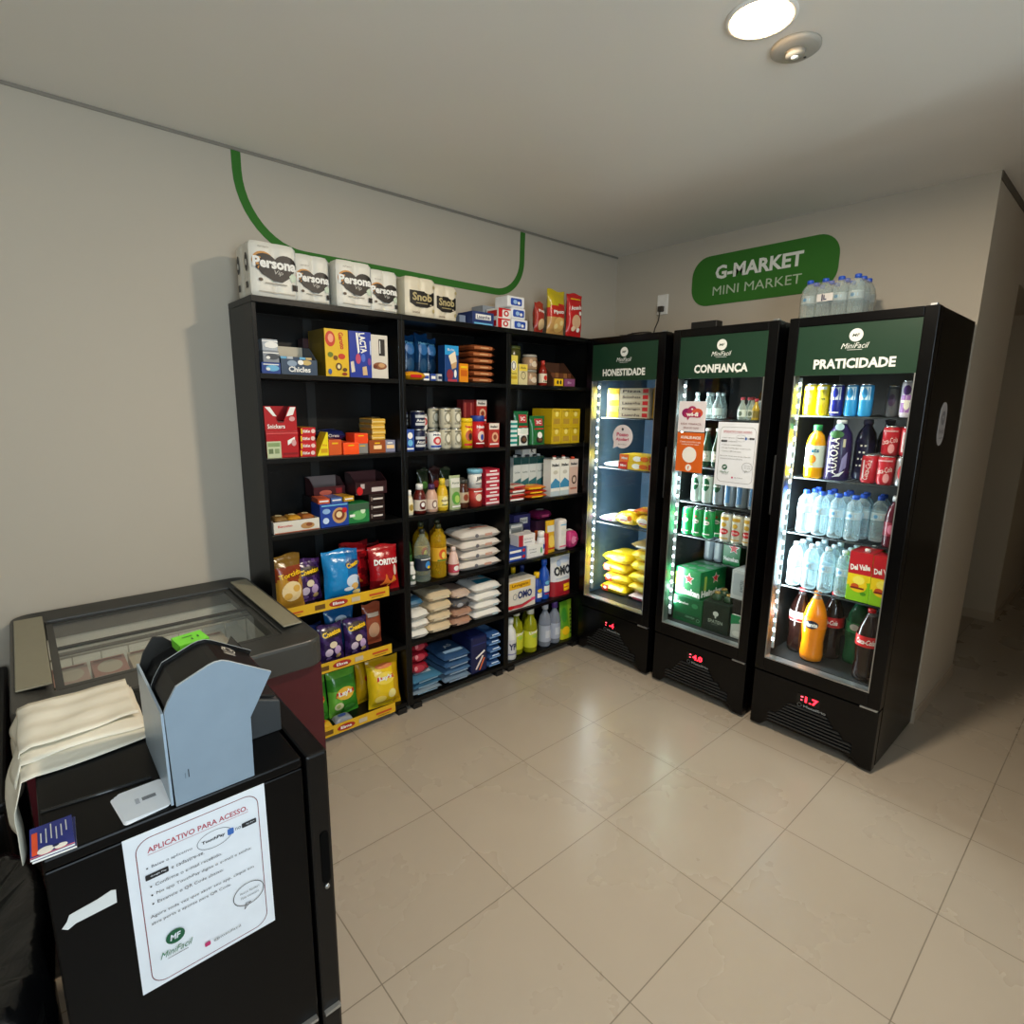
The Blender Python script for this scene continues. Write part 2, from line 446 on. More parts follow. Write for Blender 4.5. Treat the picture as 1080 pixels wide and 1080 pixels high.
# tiled skirting round the pier and the corridor
b = MB(); b.box(0, .828, -2.060, -2.052, 0, .07, SKIRT); b.box(.82, .828, -2.052, 0, 0, .07, SKIRT)
struct(b.build('baseboard_right'))
b = MB(); b.box(2.122, 4.6, -2.060, -2.052, 0, .07, SKIRT); b.box(2.122, 2.13, -2.052, -.001, 0, .07, SKIRT)
struct(b.build('baseboard_corridor'))
# shadow-gap trim at the pier top, its shade painted as a dark strip
struct(MB().box(.001, .82, -2.056, -2.052, H-.035, H-.0005, M('#5c564c', .7)).build('trim_gap_shade'))
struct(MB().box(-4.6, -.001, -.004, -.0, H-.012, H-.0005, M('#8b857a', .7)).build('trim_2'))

# painted green line on the shelf wall: a U hanging from the ceiling
GRNP = PAINT('green_wall_paint', '#38742a', .03)
def band(path, w, y, m):
    b = MB(); vs = []
    for i, p in enumerate(path):
        a = Vector(path[max(i-1, 0)]); c = Vector(path[min(i+1, len(path)-1)]); d = (c-a).normalized(); n = Vector((-d.y, d.x))*w/2
        for s_ in (1, -1):
            q = Vector(p)+n*s_
            vs += [(q.x, y-.0025, q.y), (q.x, y, q.y)]
    fs = []
    for i in range(len(path)-1):
        k = 4*i
        fs += [(k+2, k+6, k+4, k), (k, k+4, k+5, k+1), (k+6, k+2, k+3, k+7)]
    fs += [(0, 1, 3, 2), (4*len(path)-4, 4*len(path)-2, 4*len(path)-1, 4*len(path)-3)]
    return b.add(vs, fs, m)
pth = [(-2.455, H-.013), (-2.455, 2.52)]
pth += [(-2.195-.26*cos(a), 2.50-.285*sin(a)) for a in [pi/2*i/12 for i in range(13)]]
pth += [(-2.0, 2.215), (-1.7, 2.215), (-1.5, 2.213), (-1.3, 2.212)]
pth += [(-1.09+.20*sin(a), 2.412-.20*cos(a)) for a in [pi/2*i/12 for i in range(13)]]
pth += [(-.888, 2.5), (-.886, H-.013)]
tag(band(pth, .036, 0, GRNP).build('wall_stripe'), 'green painted stripe curving down the wall from the ceiling above the toilet paper', 'wall stripe')
# green sign on the fridge wall
b = MB(); S = lambda u, z, o: (-.004-o, -u, z)
b.prism([(-p[0], p[1]) for p in rrect(.598, 1.442, 2.182, 2.466, .11, 8)], -.004, 0, GRNP, 'x')
SW = M('#e9ece4', .6)
b.art(S, [('t', 1.008, 2.365, .078, 'G-MARKET', SW, {'w': .51, 'b': .035}), ('t', 1.004, 2.262, .05, 'MINI MARKET', M('#b9cbb0', .6), {'w': .52})])
tag(b.build('wall_sign'), 'green rounded wall sign with white lettering above the fridges', 'sign')
# socket plate with the cable going down behind the first fridge
t = thing('wall_socket', 'white wall socket plate with a thin cable, above the fridge nearest the shelves', 'socket', (-.0, -.392, 2.225))
MB().box(-.010, 0, -.04, .04, -.062, .062, W_).build('plate', t, bevel=.003)
MB().box(-.035, -.010, -.018, .018, -.045, -.012, M('#3a352e', .5)).build('plug', t, bevel=.003)
MB().tube([(-.03, 0, -.04), (-.035, .004, -.1), (-.06, .01, -.15), (-.075, .012, -.205), (-.078, .012, -.25)], .0035, M('#2a241c', .5)).build('cable', t)

# ceiling lamp and detector
t = thing('downlight', 'round recessed ceiling downlight glowing warm white', 'ceiling lamp', (-1.67, -1.80, H))
MB().lathe([(.090, -.001), (.090, -.005), (.080, -.007), (.076, -.003), (.076, -.001)], W_, 32).build('trim_ring', t)
MB().lathe([(.0001, -.016), (.03, -.0152), (.055, -.0125), (.070, -.008), (.075, -.001)], EM('#ffd29a', 45), 32).build('diffuser', t)
t = thing('smoke_detector', 'small round white detector on the ceiling beside the glowing lamp', 'detector', (-1.481, -1.81, H))
MB().lathe([(.066, 0), (.066, -.008), (.058, -.013), (.028, -.014)], M('#b4b0a6', .5), 32).build('base_plate', t)
MB().lathe([(.027, -.0135), (.025, -.024), (.013, -.027)], M('#a29e94', .5), 24).build('sensor_cap', t)
MB().lathe([(.010, -.0265), (.009, -.030)], M('#efefe9', .3), 16).build('sensor_dome', t)
MB().lathe([(.004, -.012), (.004, -.0145)], M('#3a3a38', .4), 10, cx=.045, cy=-.008).build('indicator', t)

# ------------------------------------------------------------------ shelving units
SZ = (1.682, 1.345, 1.027, .67, .37, .055)
UX = (-2.53, -1.885, -1.235, -.585)
UN = ('beside the freezer', 'in the middle of the three', 'beside the fridges')
for i in range(3):
    x0, x1 = UX[i]+.0005, UX[i+1]-.0005; cx = (x0+x1)/2; w = x1-x0
    t = thing('shelving_unit', 'tall black shelving unit '+UN[i]+('' if i != 1 else ' standing against the wall'), 'shelf', (cx, -.15, 0), 0, 'black shelving units')
    for s_ in (-1, 1):
        a, c = sorted((s_*w/2, s_*(w/2-.017)))
        MB().box(a, c, -.145, .147, .03, 1.945, LAM).build('side_panel', t, bevel=.0015)
    MB().box(-w/2, w/2, -.148, .149, 1.946, 1.97, LAM).build('top_panel', t, bevel=.0015)
    MB().box(-w/2+.018, w/2-.018, .135, .146, .05, 1.944, LAM).build('back_panel', t)
    # a vertical joint strip half way across the back
    MB().box(-.02, .02, .131, .1345, .06, 1.94, M('#1d2224', .35)).build('back_strip', t)
    for z in SZ: MB().box(-w/2+.0175, w/2-.0175, -.143, .134, z-.02, z, LAM).build('shelf_board', t, bevel=.001)
    for sx in (-1, 1):
        for sy in (-.12, .11):
            MB().box(sx*(w/2-.045)-.025, sx*(w/2-.045)+.025, sy-.025, sy+.025, 0, .0295, BK).build('foot', t)

# ------------------------------------------------------------------ fridges
FX = -.629; FYC = (-.585, -1.18, -1.774); FW = .275
FZ = {0: (1.505, 1.20, .85), 1: (1.515, 1.26, 1.065, .875), 2: (1.545, 1.26, .995, .73)}
GRH = M('#1a3a29', .35); SIL = METAL('#b9bdbf', .35); FRW = M('#e9ece8', .5); LINER = (M('#4a6680', .4), M('#0e1212', .5), M('#0e1213', .5))  # first liner's blue is a reflection put into its colour
LEDM = EM('#e8f6ff', 30); LEDB = M('#b7c0c4', .4)
FL = ('fridge nearest the shelves', 'middle fridge of the three', 'fridge beside the bare pier')
FT = ('HONESTIDADE', 'CONFIANÇA', 'PRATICIDADE'); FD = ('-4', '4.0', '1.7')
FLAB = ('black upright fridge with a green header and yellow packs, nearest the shelves', 'black upright fridge with green header and papers on its glass, between two fridges',
        'black upright fridge with green header full of drinks, standing at the end of the wall')
def fridge_logo(cx, z, k):
    return [('e', cx, z, .024*k, .024*k, FRW), ('t', cx, z, .011*k, 'MF', GRH, {'w': .026*k, 'sh': .2, 'b': .02}),
            ('t', cx, z-.038*k, .02*k, 'MiniFacil', FRW, {'w': .096*k, 'sh': .35}), ('r', cx-.026*k, cx+.026*k, z-.0535*k, z-.052*k, FRW)]
for i in range(3):
    t = thing('display_fridge', FLAB[i], 'fridge', (FX, FYC[i], 0), -pi/2, 'display fridges')
    w = FW; D = .605
    b = MB()      # cabinet: sides, back, top, bottom with liner inside
    LN = LINER[i]
    b.box(-w, -w+.03, .06, D, .02, 1.962, {'all': FRB, 'right': LN}); b.box(w-.03, w, .06, D, .02, 1.962, {'all': FRB, 'left': LN})
    b.box(-w+.03, w-.03, D-.03, D, .02, 1.962, {'all': FRB, 'front': LN}); b.box(-w+.03, w-.03, .06, D-.03, 1.90, 1.962, {'all': FRB, 'bottom': LN})
    b.box(-w+.03, w-.03, .06, D-.03, .31, .374, {'all': FRB, 'top': M('#26292b', .35)})
    b.build('cabinet', t)
    b = MB()      # lower front with an arched foot line
    pts = [(-w, .012), (-w+.05, .012), (-w+.085, .045), (w-.085, .045), (w-.05, .012), (w, .012), (w, .296), (-w, .296)]
    b.prism(pts, .006, .05, FRB)
    lp = b.build('lower_panel', t, bevel=.003)
    b = MB()
    for k in range(8):
        z = .062+k*.0165; q = .185-.012*k if k > 2 else .19
        b.prism([(-q, z), (q-.02*(k > 4), z), (q-.012-.02*(k > 4), z+.007), (-q+.012, z+.007)], -.003, .008, M('#26282a', .3))
    b.build('vent_grille', t)
    b = MB(); b.box(-.062, .042, .0035, .0065, .212, .252, M('#050505', .15))
    b.art(flat(.0035), [('t', .004, .232, .030, FD[i], EM('#ff2030', 6), {'w': .058 if i else .034, 'b': .03}), ('r', -.044, -.034, .238, .243, EM('#ff5060', 5)), ('r', -.044, -.036, .222, .227, EM('#ff5060', 3))])
    b.build('temperature_display', t)
    b = MB(); b.art(flat(.0058), [('o', ell(-.048, .196, .009, .009, 16), .003, M('#8d9396', .4)), ('t', .02, .196, .013, 'Metalfrio', M('#8d9396', .4), {'w': .1, 'b': .02})])
    b.build('maker_badge', t)
    b = MB()      # door frame
    for x0, x1, z0, z1 in ((-w, -w+.043, .304, 1.965), (w-.048, w, .304, 1.965), (-w+.043, w-.048, 1.925, 1.965), (-w+.043, w-.048, .304, .37)):
        b.box(x0, x1, 0, .056, z0, z1, FRB)
    dr = b.build('door', t, bevel=.003)
    b = MB(); xl, xr = -w+.043, w-.048
    for x0, x1, z0, z1 in ((xl, xl+.005, .37, 1.718), (xr-.004, xr, .37, 1.718), (xl+.005, xr-.004, .37, .376)): b.box(x0, x1, .001, .05, z0, z1, SIL)
    b.build('window_trim', dr)
    MB().box(xl+.005, xr-.004, .012, .017, .376, 1.718, PANE()).build('glass_pane', dr)
    b = MB(); b.box(xl, xr, .004, .02, 1.718, 1.925, GRH)
    b.art(flat(.004), fridge_logo(.0, 1.876, 1.1)+[('t', 0, 1.764-(.004 if i == 1 else 0), .041*(1.24 if i == 1 else 1), FT[i], FRW, {'w': (.30, .285, .31)[i], 'b': .04})])
    b.build('header_panel', dr)
    MB().box(-w-.010, -w+.0005, .004, .03, 1.08, 1.36, M('#2a2c2e', .35)).build('door_handle', dr, bevel=.003)
    MB().box(w-.075, w-.006, -.004, .02, .2965, .3035, SIL).build('hinge', t, bevel=.002)
    MB().box(w-.035, w-.012, .01, .035, 1.9655, 1.974, SIL).build('hinge_pin', t, bevel=.002)
    b = MB(); b.box(-w+.034, -w+.05, .075, .082, .40, 1.712, LEDB)
    for k in range(26):
        z = .44+k*.0495
        b.box(-w+.037, -w+.047, .0725, .075, z, z+.012, LEDM)
    b.build('light_strip', t)
    for z in FZ[i]:
        b = MB(); WR = M('#3a4144', .35, .6)
        b.tube([(-w+.034, .095, z-.004), (w-.034, .095, z-.004)], .0038, WR, 6); b.tube([(-w+.034, .56, z-.004), (w-.034, .56, z-.004)], .0038, WR, 6)
        for k in range(17):
            x = -w+.036+k*(2*w-.072)/16; b.tube([(x, .095, z-.0025), (x, .56, z-.0025)], .0024, WR, 5)
        b.build('wire_shelf', t)
    for sx in (-.24, .24):
        for sy in (.09, .57): MB().lathe([(.018, 0), (.018, .02)], BK, 12, cx=sx, cy=sy).build('foot', t)
    if i == 2:
        b = MB(); pl = rrect(.24, .35, 1.43, 1.61, .052, 6)
        b.prism(pl, w, w+.0012, M('#c9c5c4', .4), 'x')
        S2 = lambda u, z, o: (w+.0012+o, u, z)
        b.art(S2, [('e', .295, 1.545, .03, .03, M('#8c8a8c', .4)), ('t', .295, 1.545, .018, 'MF', M('#e6e4e4', .4)), ('t', .295, 1.49, .02, 'MiniFacil', M('#8c8a8c', .4), {'w': .085, 'sh': .3}), ('r', .265, .325, 1.46, 1.463, M('#8c8a8c', .4))])
        s_ = b.build('oval_sticker', t); s_['label'] = 'pale oval sticker'
    if i == 0:
        for lx in (.0, .115): MB().box(lx, lx+.012, D-.034, D-.030, .42, 1.88, M('#c4ccd0', .35)).build('rear_rail', t)
    # the strip's light
    la = bpy.data.lights.new('fridge_strip_light', 'AREA'); la.shape = 'RECTANGLE'; la.size = .03; la.size_y = 1.2; la.energy = (9, 7, 11)[i]; la.color = (.86, .96, 1)
    lo = bpy.data.objects.new('fridge_strip_light', la); COL.objects.link(lo)
    lo.location = (FX+.085, FYC[i]+w-.055, 1.07)
    dv = Vector((.45, -1, 0)).normalized()
    lo.rotation_euler = dv.to_track_quat('-Z', 'Y').to_euler()

# things on the fridges
t = thing('power_adapter', 'small black box lying on top of the middle fridge', 'box', (-.56, -1.05, 1.9656))
MB().box(-.03, .03, -.072, .072, 0, .036, M('#0e0e0e', .4)).build('case', t, bevel=.004)
MB().tube([(.03, 0, .012), (.1, .02, .008), (.2, .0, .004), (.4, .03, .004)], .003, BK).build('cable', t)
t = thing('cable_coil', 'tangled brown cable lying on top of the fridge nearest the shelves', 'cable', (-.40, -.50, 1.9625))
b = MB(); pts = []
for k in range(40):
    a = k*.55; pts.append((.02*sin(a*.7)+.05*cos(a), .08*sin(a)+.03*cos(a*.43), .008+.03*abs(sin(a*.37))))
b.tube(pts, .005, M('#2c2116', .5), 6); b.build('cord', t)
MB().box(-.02, .02, -.11, -.075, 0, .03, M('#221b14', .5)).build('plug', t, bevel=.003)

# ------------------------------------------------------------------ chest freezer
fx0, fx1, fy0, fy1 = -3.35, -2.556, -.90, -.012
t = thing('chest_freezer', 'dark red chest freezer with a grey framed sliding glass lid against the wall', 'freezer', ((fx0+fx1)/2, (fy0+fy1)/2, 0))
w = (fx1-fx0)/2; d = (fy1-fy0)/2
b = MB(); LINR = M('#efede6', .5)
b.box(-w+.012, -w+.06, -d+.02, d-.01, .05, .705, {'all': MAROON, 'right': LINR}); b.box(w-.06, w-.012, -d+.02, d-.01, .05, .705, {'all': MAROON, 'left': LINR})
b.box(-w+.06, w-.06, -d+.02, -d+.07, .05, .705, {'all': MAROON, 'back': LINR}); b.box(-w+.06, w-.06, d-.06, d-.01, .05, .705, {'all': MAROON, 'front': LINR})
b.box(-w+.06, w-.06, -d+.07, d-.06, .05, .60, {'all': MAROON, 'top': LINR})
b.build('body', t)
DG = M('#3a3a37', .4); BEI = M('#8f8a75', .45)
def ring(ox0, ox1, oy0, oy1, ix0, ix1, iy0, iy1, z0, z1, r, m, dip=0):
    """a rectangular collar with rounded outer corners"""
    n = 6; O = rrect(ox0, ox1, oy0, oy1, r, n); I = rrect(ix0, ix1, iy0, iy1, .012, n); N = len(O); b = MB()
    vs = [(x, y, z0) for x, y in O]+[(x, y, z1-.012) for x, y in O]+[(x*.992, y*.992, z1) for x, y in O]+[(x, y, z1-dip) for x, y in I]+[(x, y, z0) for x, y in I]
    fs = []
    for i in range(N):
        j = (i+1) % N
        for k in range(4): fs.append((k*N+i, k*N+j, (k+1)*N+j, (k+1)*N+i))
        fs.append((4*N+i, 4*N+j, j, i))
    return b.add(vs, fs, m, False)
gx0, gx1, gy0, gy1 = -w+.092, w-.085, -d+.165, d-.07
ring(-w, w, -d, d, gx0, gx1, gy0, gy1, .707, .80, .06, DG, .02).build('lid_frame', t, bevel=.004)
for x0, x1 in ((-w+.012, gx0-.002), (gx1+.006, w-.014)):
    MB().box(x0, x1, -d+.17, d-.075, .7985, .8045, BEI).build('side_trim', t, bevel=.003)
PG = PANE('lid_glass', .2)
for k, (y0, y1) in enumerate(((gy0+.004, (gy0+gy1)/2+.03), ((gy0+gy1)/2-.03, gy1-.004))):
    z = .774 if k == 0 else .766
    f = MB()
    fr = .02
    for a in ((gx0+.003, gx0+.003+fr, y0, y1), (gx1-.003-fr, gx1-.003, y0, y1), (gx0+.003+fr, gx1-.003-fr, y0, y0+fr), (gx0+.003+fr, gx1-.003-fr, y1-fr, y1)):
        f.box(a[0], a[1], a[2], a[3], z-.003, z+.004, DG)
    o = f.build('sliding_lid', t); MB().box(gx0+.023, gx1-.023, y0+fr, y1-fr, z-.001, z+.002, PG).build('glass_pane', o)
for sx in (-.3, .3):
    for sy in (-.33, .33): MB().lathe([(.03, 0), (.03, .05)], BK, 12, cx=sx, cy=sy).build('foot', t)
FCX, FCY = (fx0+fx1)/2, (fy0+fy1)/2
b = MB(); WB = M('#b8b4a8', .4)
for k in range(3):
    y = (-.31, -.085, .16)[k]
    for q in range(9): b.tube([(-w+.07+q*.08, y, .601), (-w+.07+q*.08, y+.0005, .705)], .0025, WB, 5)
    b.tube([(-w+.062, y, .705), (w-.062, y, .705)], .004, WB, 6); 
b.build('wire_divider', t)
cols = ('#d8b0a6', '#c98a80', '#e0cdb4', '#b8806e', '#d8c4ae')
for k in range(10):
    x = -.26+.105*(k % 5); yy = -.2 if k < 5 else .03
    c = M(cols[k % 5], .5)
    o = carton(.095, .17, .09, c, topp=[('e', 0, 0, .035, .055, M('#e0d3c0', .5)), ('r', -.04, .04, .06, .075, DRED)])
    single(o, 'ice_cream_carton', 'pinkish ice cream carton seen through the freezer glass, '+('front' if k < 5 else 'rear')+' row, '+('first', 'second', 'third', 'fourth', 'fifth')[k % 5]+' from its far-from-shelf end',
           'ice cream', (FCX+x, FCY+yy, .6005), 0, 'ice cream cartons in the freezer')

# ------------------------------------------------------------------ small black refrigerator used as a counter
X0, X1, Y0, Y1, TZ = -3.303, -2.866, -1.648, -1.15, .90
MBK = M('#030304', .34, spec=.16)
t = thing('minibar_fridge', 'low black minibar fridge used as a counter, carrying the grey checkout device', 'fridge', ((X0+X1)/2, (Y0+Y1)/2, 0))
cx, cy = (X0+X1)/2, (Y0+Y1)/2; w = (X1-X0)/2; d = (Y1-Y0)/2
MB().box(-w, w-.05, -d, d, .03, TZ-.022, MBK).build('cabinet', t, bevel=.003)
b = MB(); b.box(-w, w-.05, -d, d, TZ-.0215, TZ, MBK); b.build('counter_top', t, bevel=.004)
b = MB(); b.tube([(-w+.004, -d+.132, TZ), (-w+.158, -d+.116, TZ+.001)], .0035, M('#2a2a2a', .2), 8); b.build('edge_tape', t)
b = MB(); b.box(w-.044, w, -d-.004, d, .04, TZ-.002, M('#060607', .3, spec=.3)); dr = b.build('door', t, bevel=.006)
b = MB(); b.prism(rrect(w-.026, w-.009, .60, .72, .008, 5), -d-.006, -d-.003, M('#010101', .8, spec=.1)); b.build('handle_recess', dr)
MB().lathe([(.005, 0), (.005, .004)], SIL, 12).build('lock', dr, loc=(w-.0175, -d-.0045, .592)).rotation_euler.x = pi/2
MB().box(w-.10, w-.055, -d-.012, -d-.0005, .285, .292, SIL).build('hinge_plate', t); MB().box(w-.04, w-.006, -d-.014, -d-.0045, .283, .290, SIL).build('door_plate', dr)
for sx in (-1, 1):
    for sy in (-1, 1): MB().lathe([(.02, 0), (.02, .03)], BK, 12, cx=sx*(w-.07), cy=sy*(d-.06)).build('foot', t)

# printed notice on its side
PAP = M('#e6ebf2', .5); INK = M('#1c1d22', .5); INK2 = M('#4a4c55', .5); MAR = M('#7a1420', .5)
def notice(w, h, k, fine=True):
    """access notice, w x h, origin in the middle of the sheet, drawn on the plane y=0"""
    b = MB(); b.box(-w/2, w/2, 0, .0009, -h/2, h/2, PAP); s = w/.21
    T = lambda x, y, hh, txt, m=INK2, **o: ('t', x*s, y*s, hh*s, txt, m, dict(o, **({'w': o['w']*s} if 'w' in o else {})))
    P = [('o', rrect(-.090*s, .092*s, -.138*s, .134*s, .022*s, 7), .0013*s, MAR if fine else INK2),
         T(0, .112, .0098, 'APLICATIVO PARA ACESSO.', M('#b04a58', .5), w=.15, b=.02), ('r', -.075*s, .075*s, .1035*s, .1042*s, M('#b04a58', .5)),
         ('e', -.078*s, .081*s, .0014*s, .0014*s, INK), T(-.072, .081, .0062, 'Baixe o aplicativo', al='l', w=.058), T(.018, .081, .0072, 'TouchPay', INK, w=.036, b=.03),
         ('o', ell(.02*s, .081*s, .027*s, .016*s), .0008*s, INK2), ('p', rrect(.040*s, .050*s, .075*s, .087*s, .002*s, 3), M('#3a6bb8', .5)), T(.057, .081, .005, 'no', w=.009),
         ('p', rrect(.063*s, .087*s, .077*s, .086*s, .0015*s, 3), INK), T(.077, .0815, .0034, 'App Store', PAP, w=.014),
         ('p', rrect(-.082*s, -.050*s, .060*s, .070*s, .0015*s, 3), INK), T(-.064, .065, .0036, 'Google Play', PAP, w=.022), T(-.046, .065, .0066, 'e cadastre-se.', al='l', w=.048),
         ('e', -.076*s, .047*s, .0014*s, .0014*s, INK), T(-.070, .047, .0066, 'Confirme o e-mail recebido,', al='l', w=.098),
         ('e', -.076*s, .031*s, .0014*s, .0014*s, INK), T(-.070, .031, .0066, 'No app TouchPay digite o e-mail e senha;', al='l', w=.145),
         ('e', -.076*s, .015*s, .0014*s, .0014*s, INK), T(-.070, .015, .0066, 'Escaneie o QR Code abaixo:', al='l', w=.098),
         T(-.082, -.008, .0066, 'Agora toda vez que abrir seu app, clique em', al='l', w=.158), T(-.082, -.021, .0066, 'abra porta e aponte para QR Code.', al='l', w=.12),
         ('e', -.052*s, -.064*s, .014*s, .013*s, M('#12593a', .5)), T(-.052, -.064, .011, 'MF', PAP, w=.016, b=.03, sh=.2),
         T(-.052, -.089, .011, 'MiniFacil', M('#3a7a5a', .5), w=.048, sh=.4), ('r', -.066*s, -.036*s, -.0995*s, -.0985*s, INK2),
         ('o', ell(.064*s, -.056*s, .0255*s, .022*s), .0011*s, INK), ('o', [(.058*s, -.0735*s), (.055*s, -.084*s), (.066*s, -.0745*s)], .001*s, INK),
         T(.066, -.051, .0048, 'Posso Ajudar?', INK, w=.032), T(.066, -.060, .0045, 'Fale conosco', INK2, w=.030),
         ('p', rrect(-.012*s, -.003*s, -.1165*s, -.1085*s, .002*s, 3), M('#c0306a', .5)), T(.024, -.1125, .0062, '@minifacil', INK2, w=.044)]
    b.art(flat(0), P, .0003, .00012)
    return b
o = notice(.2185, .302, 1)
tag(o.build('paper_notice', None, (-3.097, -1.6492, .728)), 'white printed app notice taped to the side of the low black fridge', 'notice', 'app access notices')
b = MB(); b.prism([(-.035, -.012), (-.028, -.004), (-.024, .006), (.012, .011), (.030, .016), (.036, .013), (.035, -.010), (.0, -.012), (-.018, -.013), (-.028, -.018)], 0, .0008, M('#d9dcdb', .55))
single(b, 'tape_strip', 'torn strip of white tape stuck to the low black fridge', 'tape', (-3.258, -1.6490, .786))

# cards and booklets on the counter
for k in range(3):
    b = MB(); b.prism(rrect(-.033, .033, -.044, .044, .006, 4), 0, .0009, M('#fbfcff', .4), 'z')
    if k == 2: b.art(top(.0009), [('r', -.002, .018, -.004, .006, M('#8b8d92', .5)), ('r', -.012, -.006, -.008, .008, M('#c9cbd2', .5))])
    single(b, 'plastic_card', 'blank white card, '+('lowest', 'middle', 'topmost')[k]+' of three on the black counter'+(', with a small grey stripe' if k == 2 else ''), 'card', (-3.172+.003*k, -1.596+.001*k, TZ+.0003+.0012*k), .12-.05*k, 'white cards')
for k in range(2):
    b = MB(); BLUE = M('#27348f', .35)
    b.box(-.026, .026, -.040, .040, 0, .003, {'all': W_, 'top': BLUE if k else M('#1a2468', .4), 'left': BLUE})
    if k:
        A = [('r', -.024, -.017, -.034, .024, M('#e8522a', .4)), ('r', -.026, .026, -.0398, -.0375, M('#e07a8a', .4)), ('e', -.008, -.030, .010, .009, W_), ('e', .010, -.033, .008, .006, W_), ('e', .004, -.028, .004, .003, NAVY)]
        for q, (a, c) in enumerate(((-.012, .02), (-.018, .03), (-.01, .04), (-.018, .024), (-.014, .026), (-.002, .034))): A.append(('r', -.0135+q*.0062, -.0120+q*.0062, a*.8, c*.8, W_))
        b.art(top(.003), A)
    single(b, 'booklet', ('dark lower booklet under the blue one on the corner of the black counter', 'blue booklet with an orange patch on the corner of the black counter')[k], 'booklet', (-3.285-.003*k, -1.607+.002*k, TZ+.0003+.0034*k), -.04+.03*k, 'booklets on the counter')

# checkout device
DGY = M('#8496a6', .45); RIM = M('#b9c6d0', .4); CVR = M('#0b0a09', .4, spec=.3); DKG = M('#35383a', .45)
ox, oy = -3.065, -1.52
t = thing('checkout_kiosk', 'grey and black self checkout device with a rounded top standing on the low black fridge', 'checkout device', (ox, oy, TZ))
prof = [(-.062, .001), (-.064, .176), (-.058, .190), (-.044, .214), (.006, .236), (.016, .2385), (.027, .2385), (.038, .234), (.106, .193), (.065, .118), (.063, .001)]
ins = [(-.058, .004), (-.060, .174), (-.054, .187), (-.042, .209), (.006, .230), (.016, .2325), (.027, .2325), (.036, .229), (.096, .191), (.060, .118), (.058, .004)]
b = MB(); b.prism(prof, -.127, -.121, DGY, side=RIM); b.art(flat(-.127), [('r', -.040, -.0385, .047, .062, M('#20262c', .5)), ('r', -.045, -.044, .047, .057, M('#5a6a78', .5))]); b.build('side_panel', t)
b = MB(); b.prism(ins, -.1205, -.012, CVR)
q = Matrix.Translation((.036, 0, .229)) @ Matrix.Rotation(math.atan2(.038, .060), 4, 'Y')
b.X = q
Wm = M('#d9d6cc', .5)
b.art(top(.0), [('r', .012, .034, -.062, -.060, Wm), ('r', .012, .034, -.058, -.056, Wm), ('o', ell(.026, -.038, .012, .014, 16), .002, Wm), ('o', ell(.026, -.034, .007, .009, 12), .002, Wm), ('r', .016, .034, -.026, -.024, Wm)], .0015)
b.X = Matrix(); b.build('top_cover', t)
b = MB(); b.prism(prof, -.0115, -.0085, CVR, side=RIM); b.build('divider_panel', t)
ins2 = [(x, z-.034 if z > .17 else z*.9) for x, z in ins]
b = MB(); b.prism(ins2, -.008, .114, CVR); b.build('rear_cover', t)
b = MB(); b.prism([(-.062, .001), (-.064, .165), (-.056, .19), (-.037, .219), (-.020, .214), (.0, .194), (.062, .165), (.063, .001)], .1145, .120, M('#1c1b19', .45)); b.build('far_panel', t)
b = MB(); b.prism([(-.121, .002), (.1145, .002), (.1145, .172), (-.121, .172)], -.0685, -.0645, M('#9fb0bf', .35), 'x'); b.build('back_panel', t)
b = MB(); Q = [(.0975, .189), (.0615, .118)]
n_ = Vector((.071, -.036)).normalized()*.002
b.prism([(Q[0][0], Q[0][1]), (Q[0][0]+n_.x, Q[0][1]+n_.y), (Q[1][0]+n_.x, Q[1][1]+n_.y), (Q[1][0], Q[1][1])], -.11, .10, M('#08090a', .1)); b.build('screen', t)
t = thing('card_reader_stand', 'dark grey card reader stand with a sloping top beside the checkout device', 'card reader', (-2.952, -1.485, TZ))
b = MB(); b.prism([(-.044, 0), (.041, 0), (.041, .066), (-.044, .098)], -.042, .042, DKG, side=M('#3d4144', .4)); b.build('stand', t, bevel=.002)
b = MB(); b.prism([(-.032, .0965), (.034, .0715), (.036, .077), (-.030, .102)], -.033, .033, M('#141516', .3)); b.build('reader', t, bevel=.002)
b = MB(); GN = M('#7be03a', .45)
b.box(-.026, .026, -.026, .026, 0, .018, GN); b.art(top(.018), [('r', .0, .003, -.012, -.004, DGRN), ('r', .012, .015, -.006, .002, DGRN), ('r', -.012, .006, .006, .009, DGRN)])
single(b, 'note_pad', 'bright green note pad lying on top of the checkout device', 'note pad', (-3.047, -1.455, 1.1012), .1)
bpy.data.objects['note_pad'].rotation_euler.y = -.04

# white wrapping sheet over the back of the counter
def sheet(y0, y1, z0, xr, drop, seed, amp):
    rnd = random.Random(seed); ph = [rnd.uniform(0, 6) for _ in range(5)]
    xl = X0-.006; L1 = xr-xl
    def fn(u, v):
        yy = y0+(y1-y0)*v; s = u*(L1+drop)
        wob = amp*(sin(7*v+ph[0]+9*u)+.6*sin(15*u+ph[1]+4*v))
        if s < L1: return (xr-s, yy+.006*sin(6*u+ph[2])+.02*u*(v-.5), z0+amp*2+wob*.8+.0022*(1+sin(20*v+ph[4])))
        e = s-L1; return (xl-.008-.020*min(1, e/.05)-.012*sin(9*v+ph[3])*min(1, e/.08)-.004, yy+.02*u*(v-.5)-.05*min(1, e/.1)*(1-v), z0-e+amp*2)
    return fn
b = MB(); SHT = M('#e9e2d0', .55, 0, .3, 14)
b.grid(sheet(-1.392, -1.13, TZ+.0025, -3.122, .13, 3, .0008), 30, 16, SHT, flip=True)
b.grid(sheet(-1.345, -1.12, TZ+.009, -3.126, .035, 5, .0012), 26, 14, SHT, flip=True)
b.grid(sheet(-1.31, -1.12, TZ+.017, -3.13, .01, 8, .0014), 26, 14, SHT, flip=True)
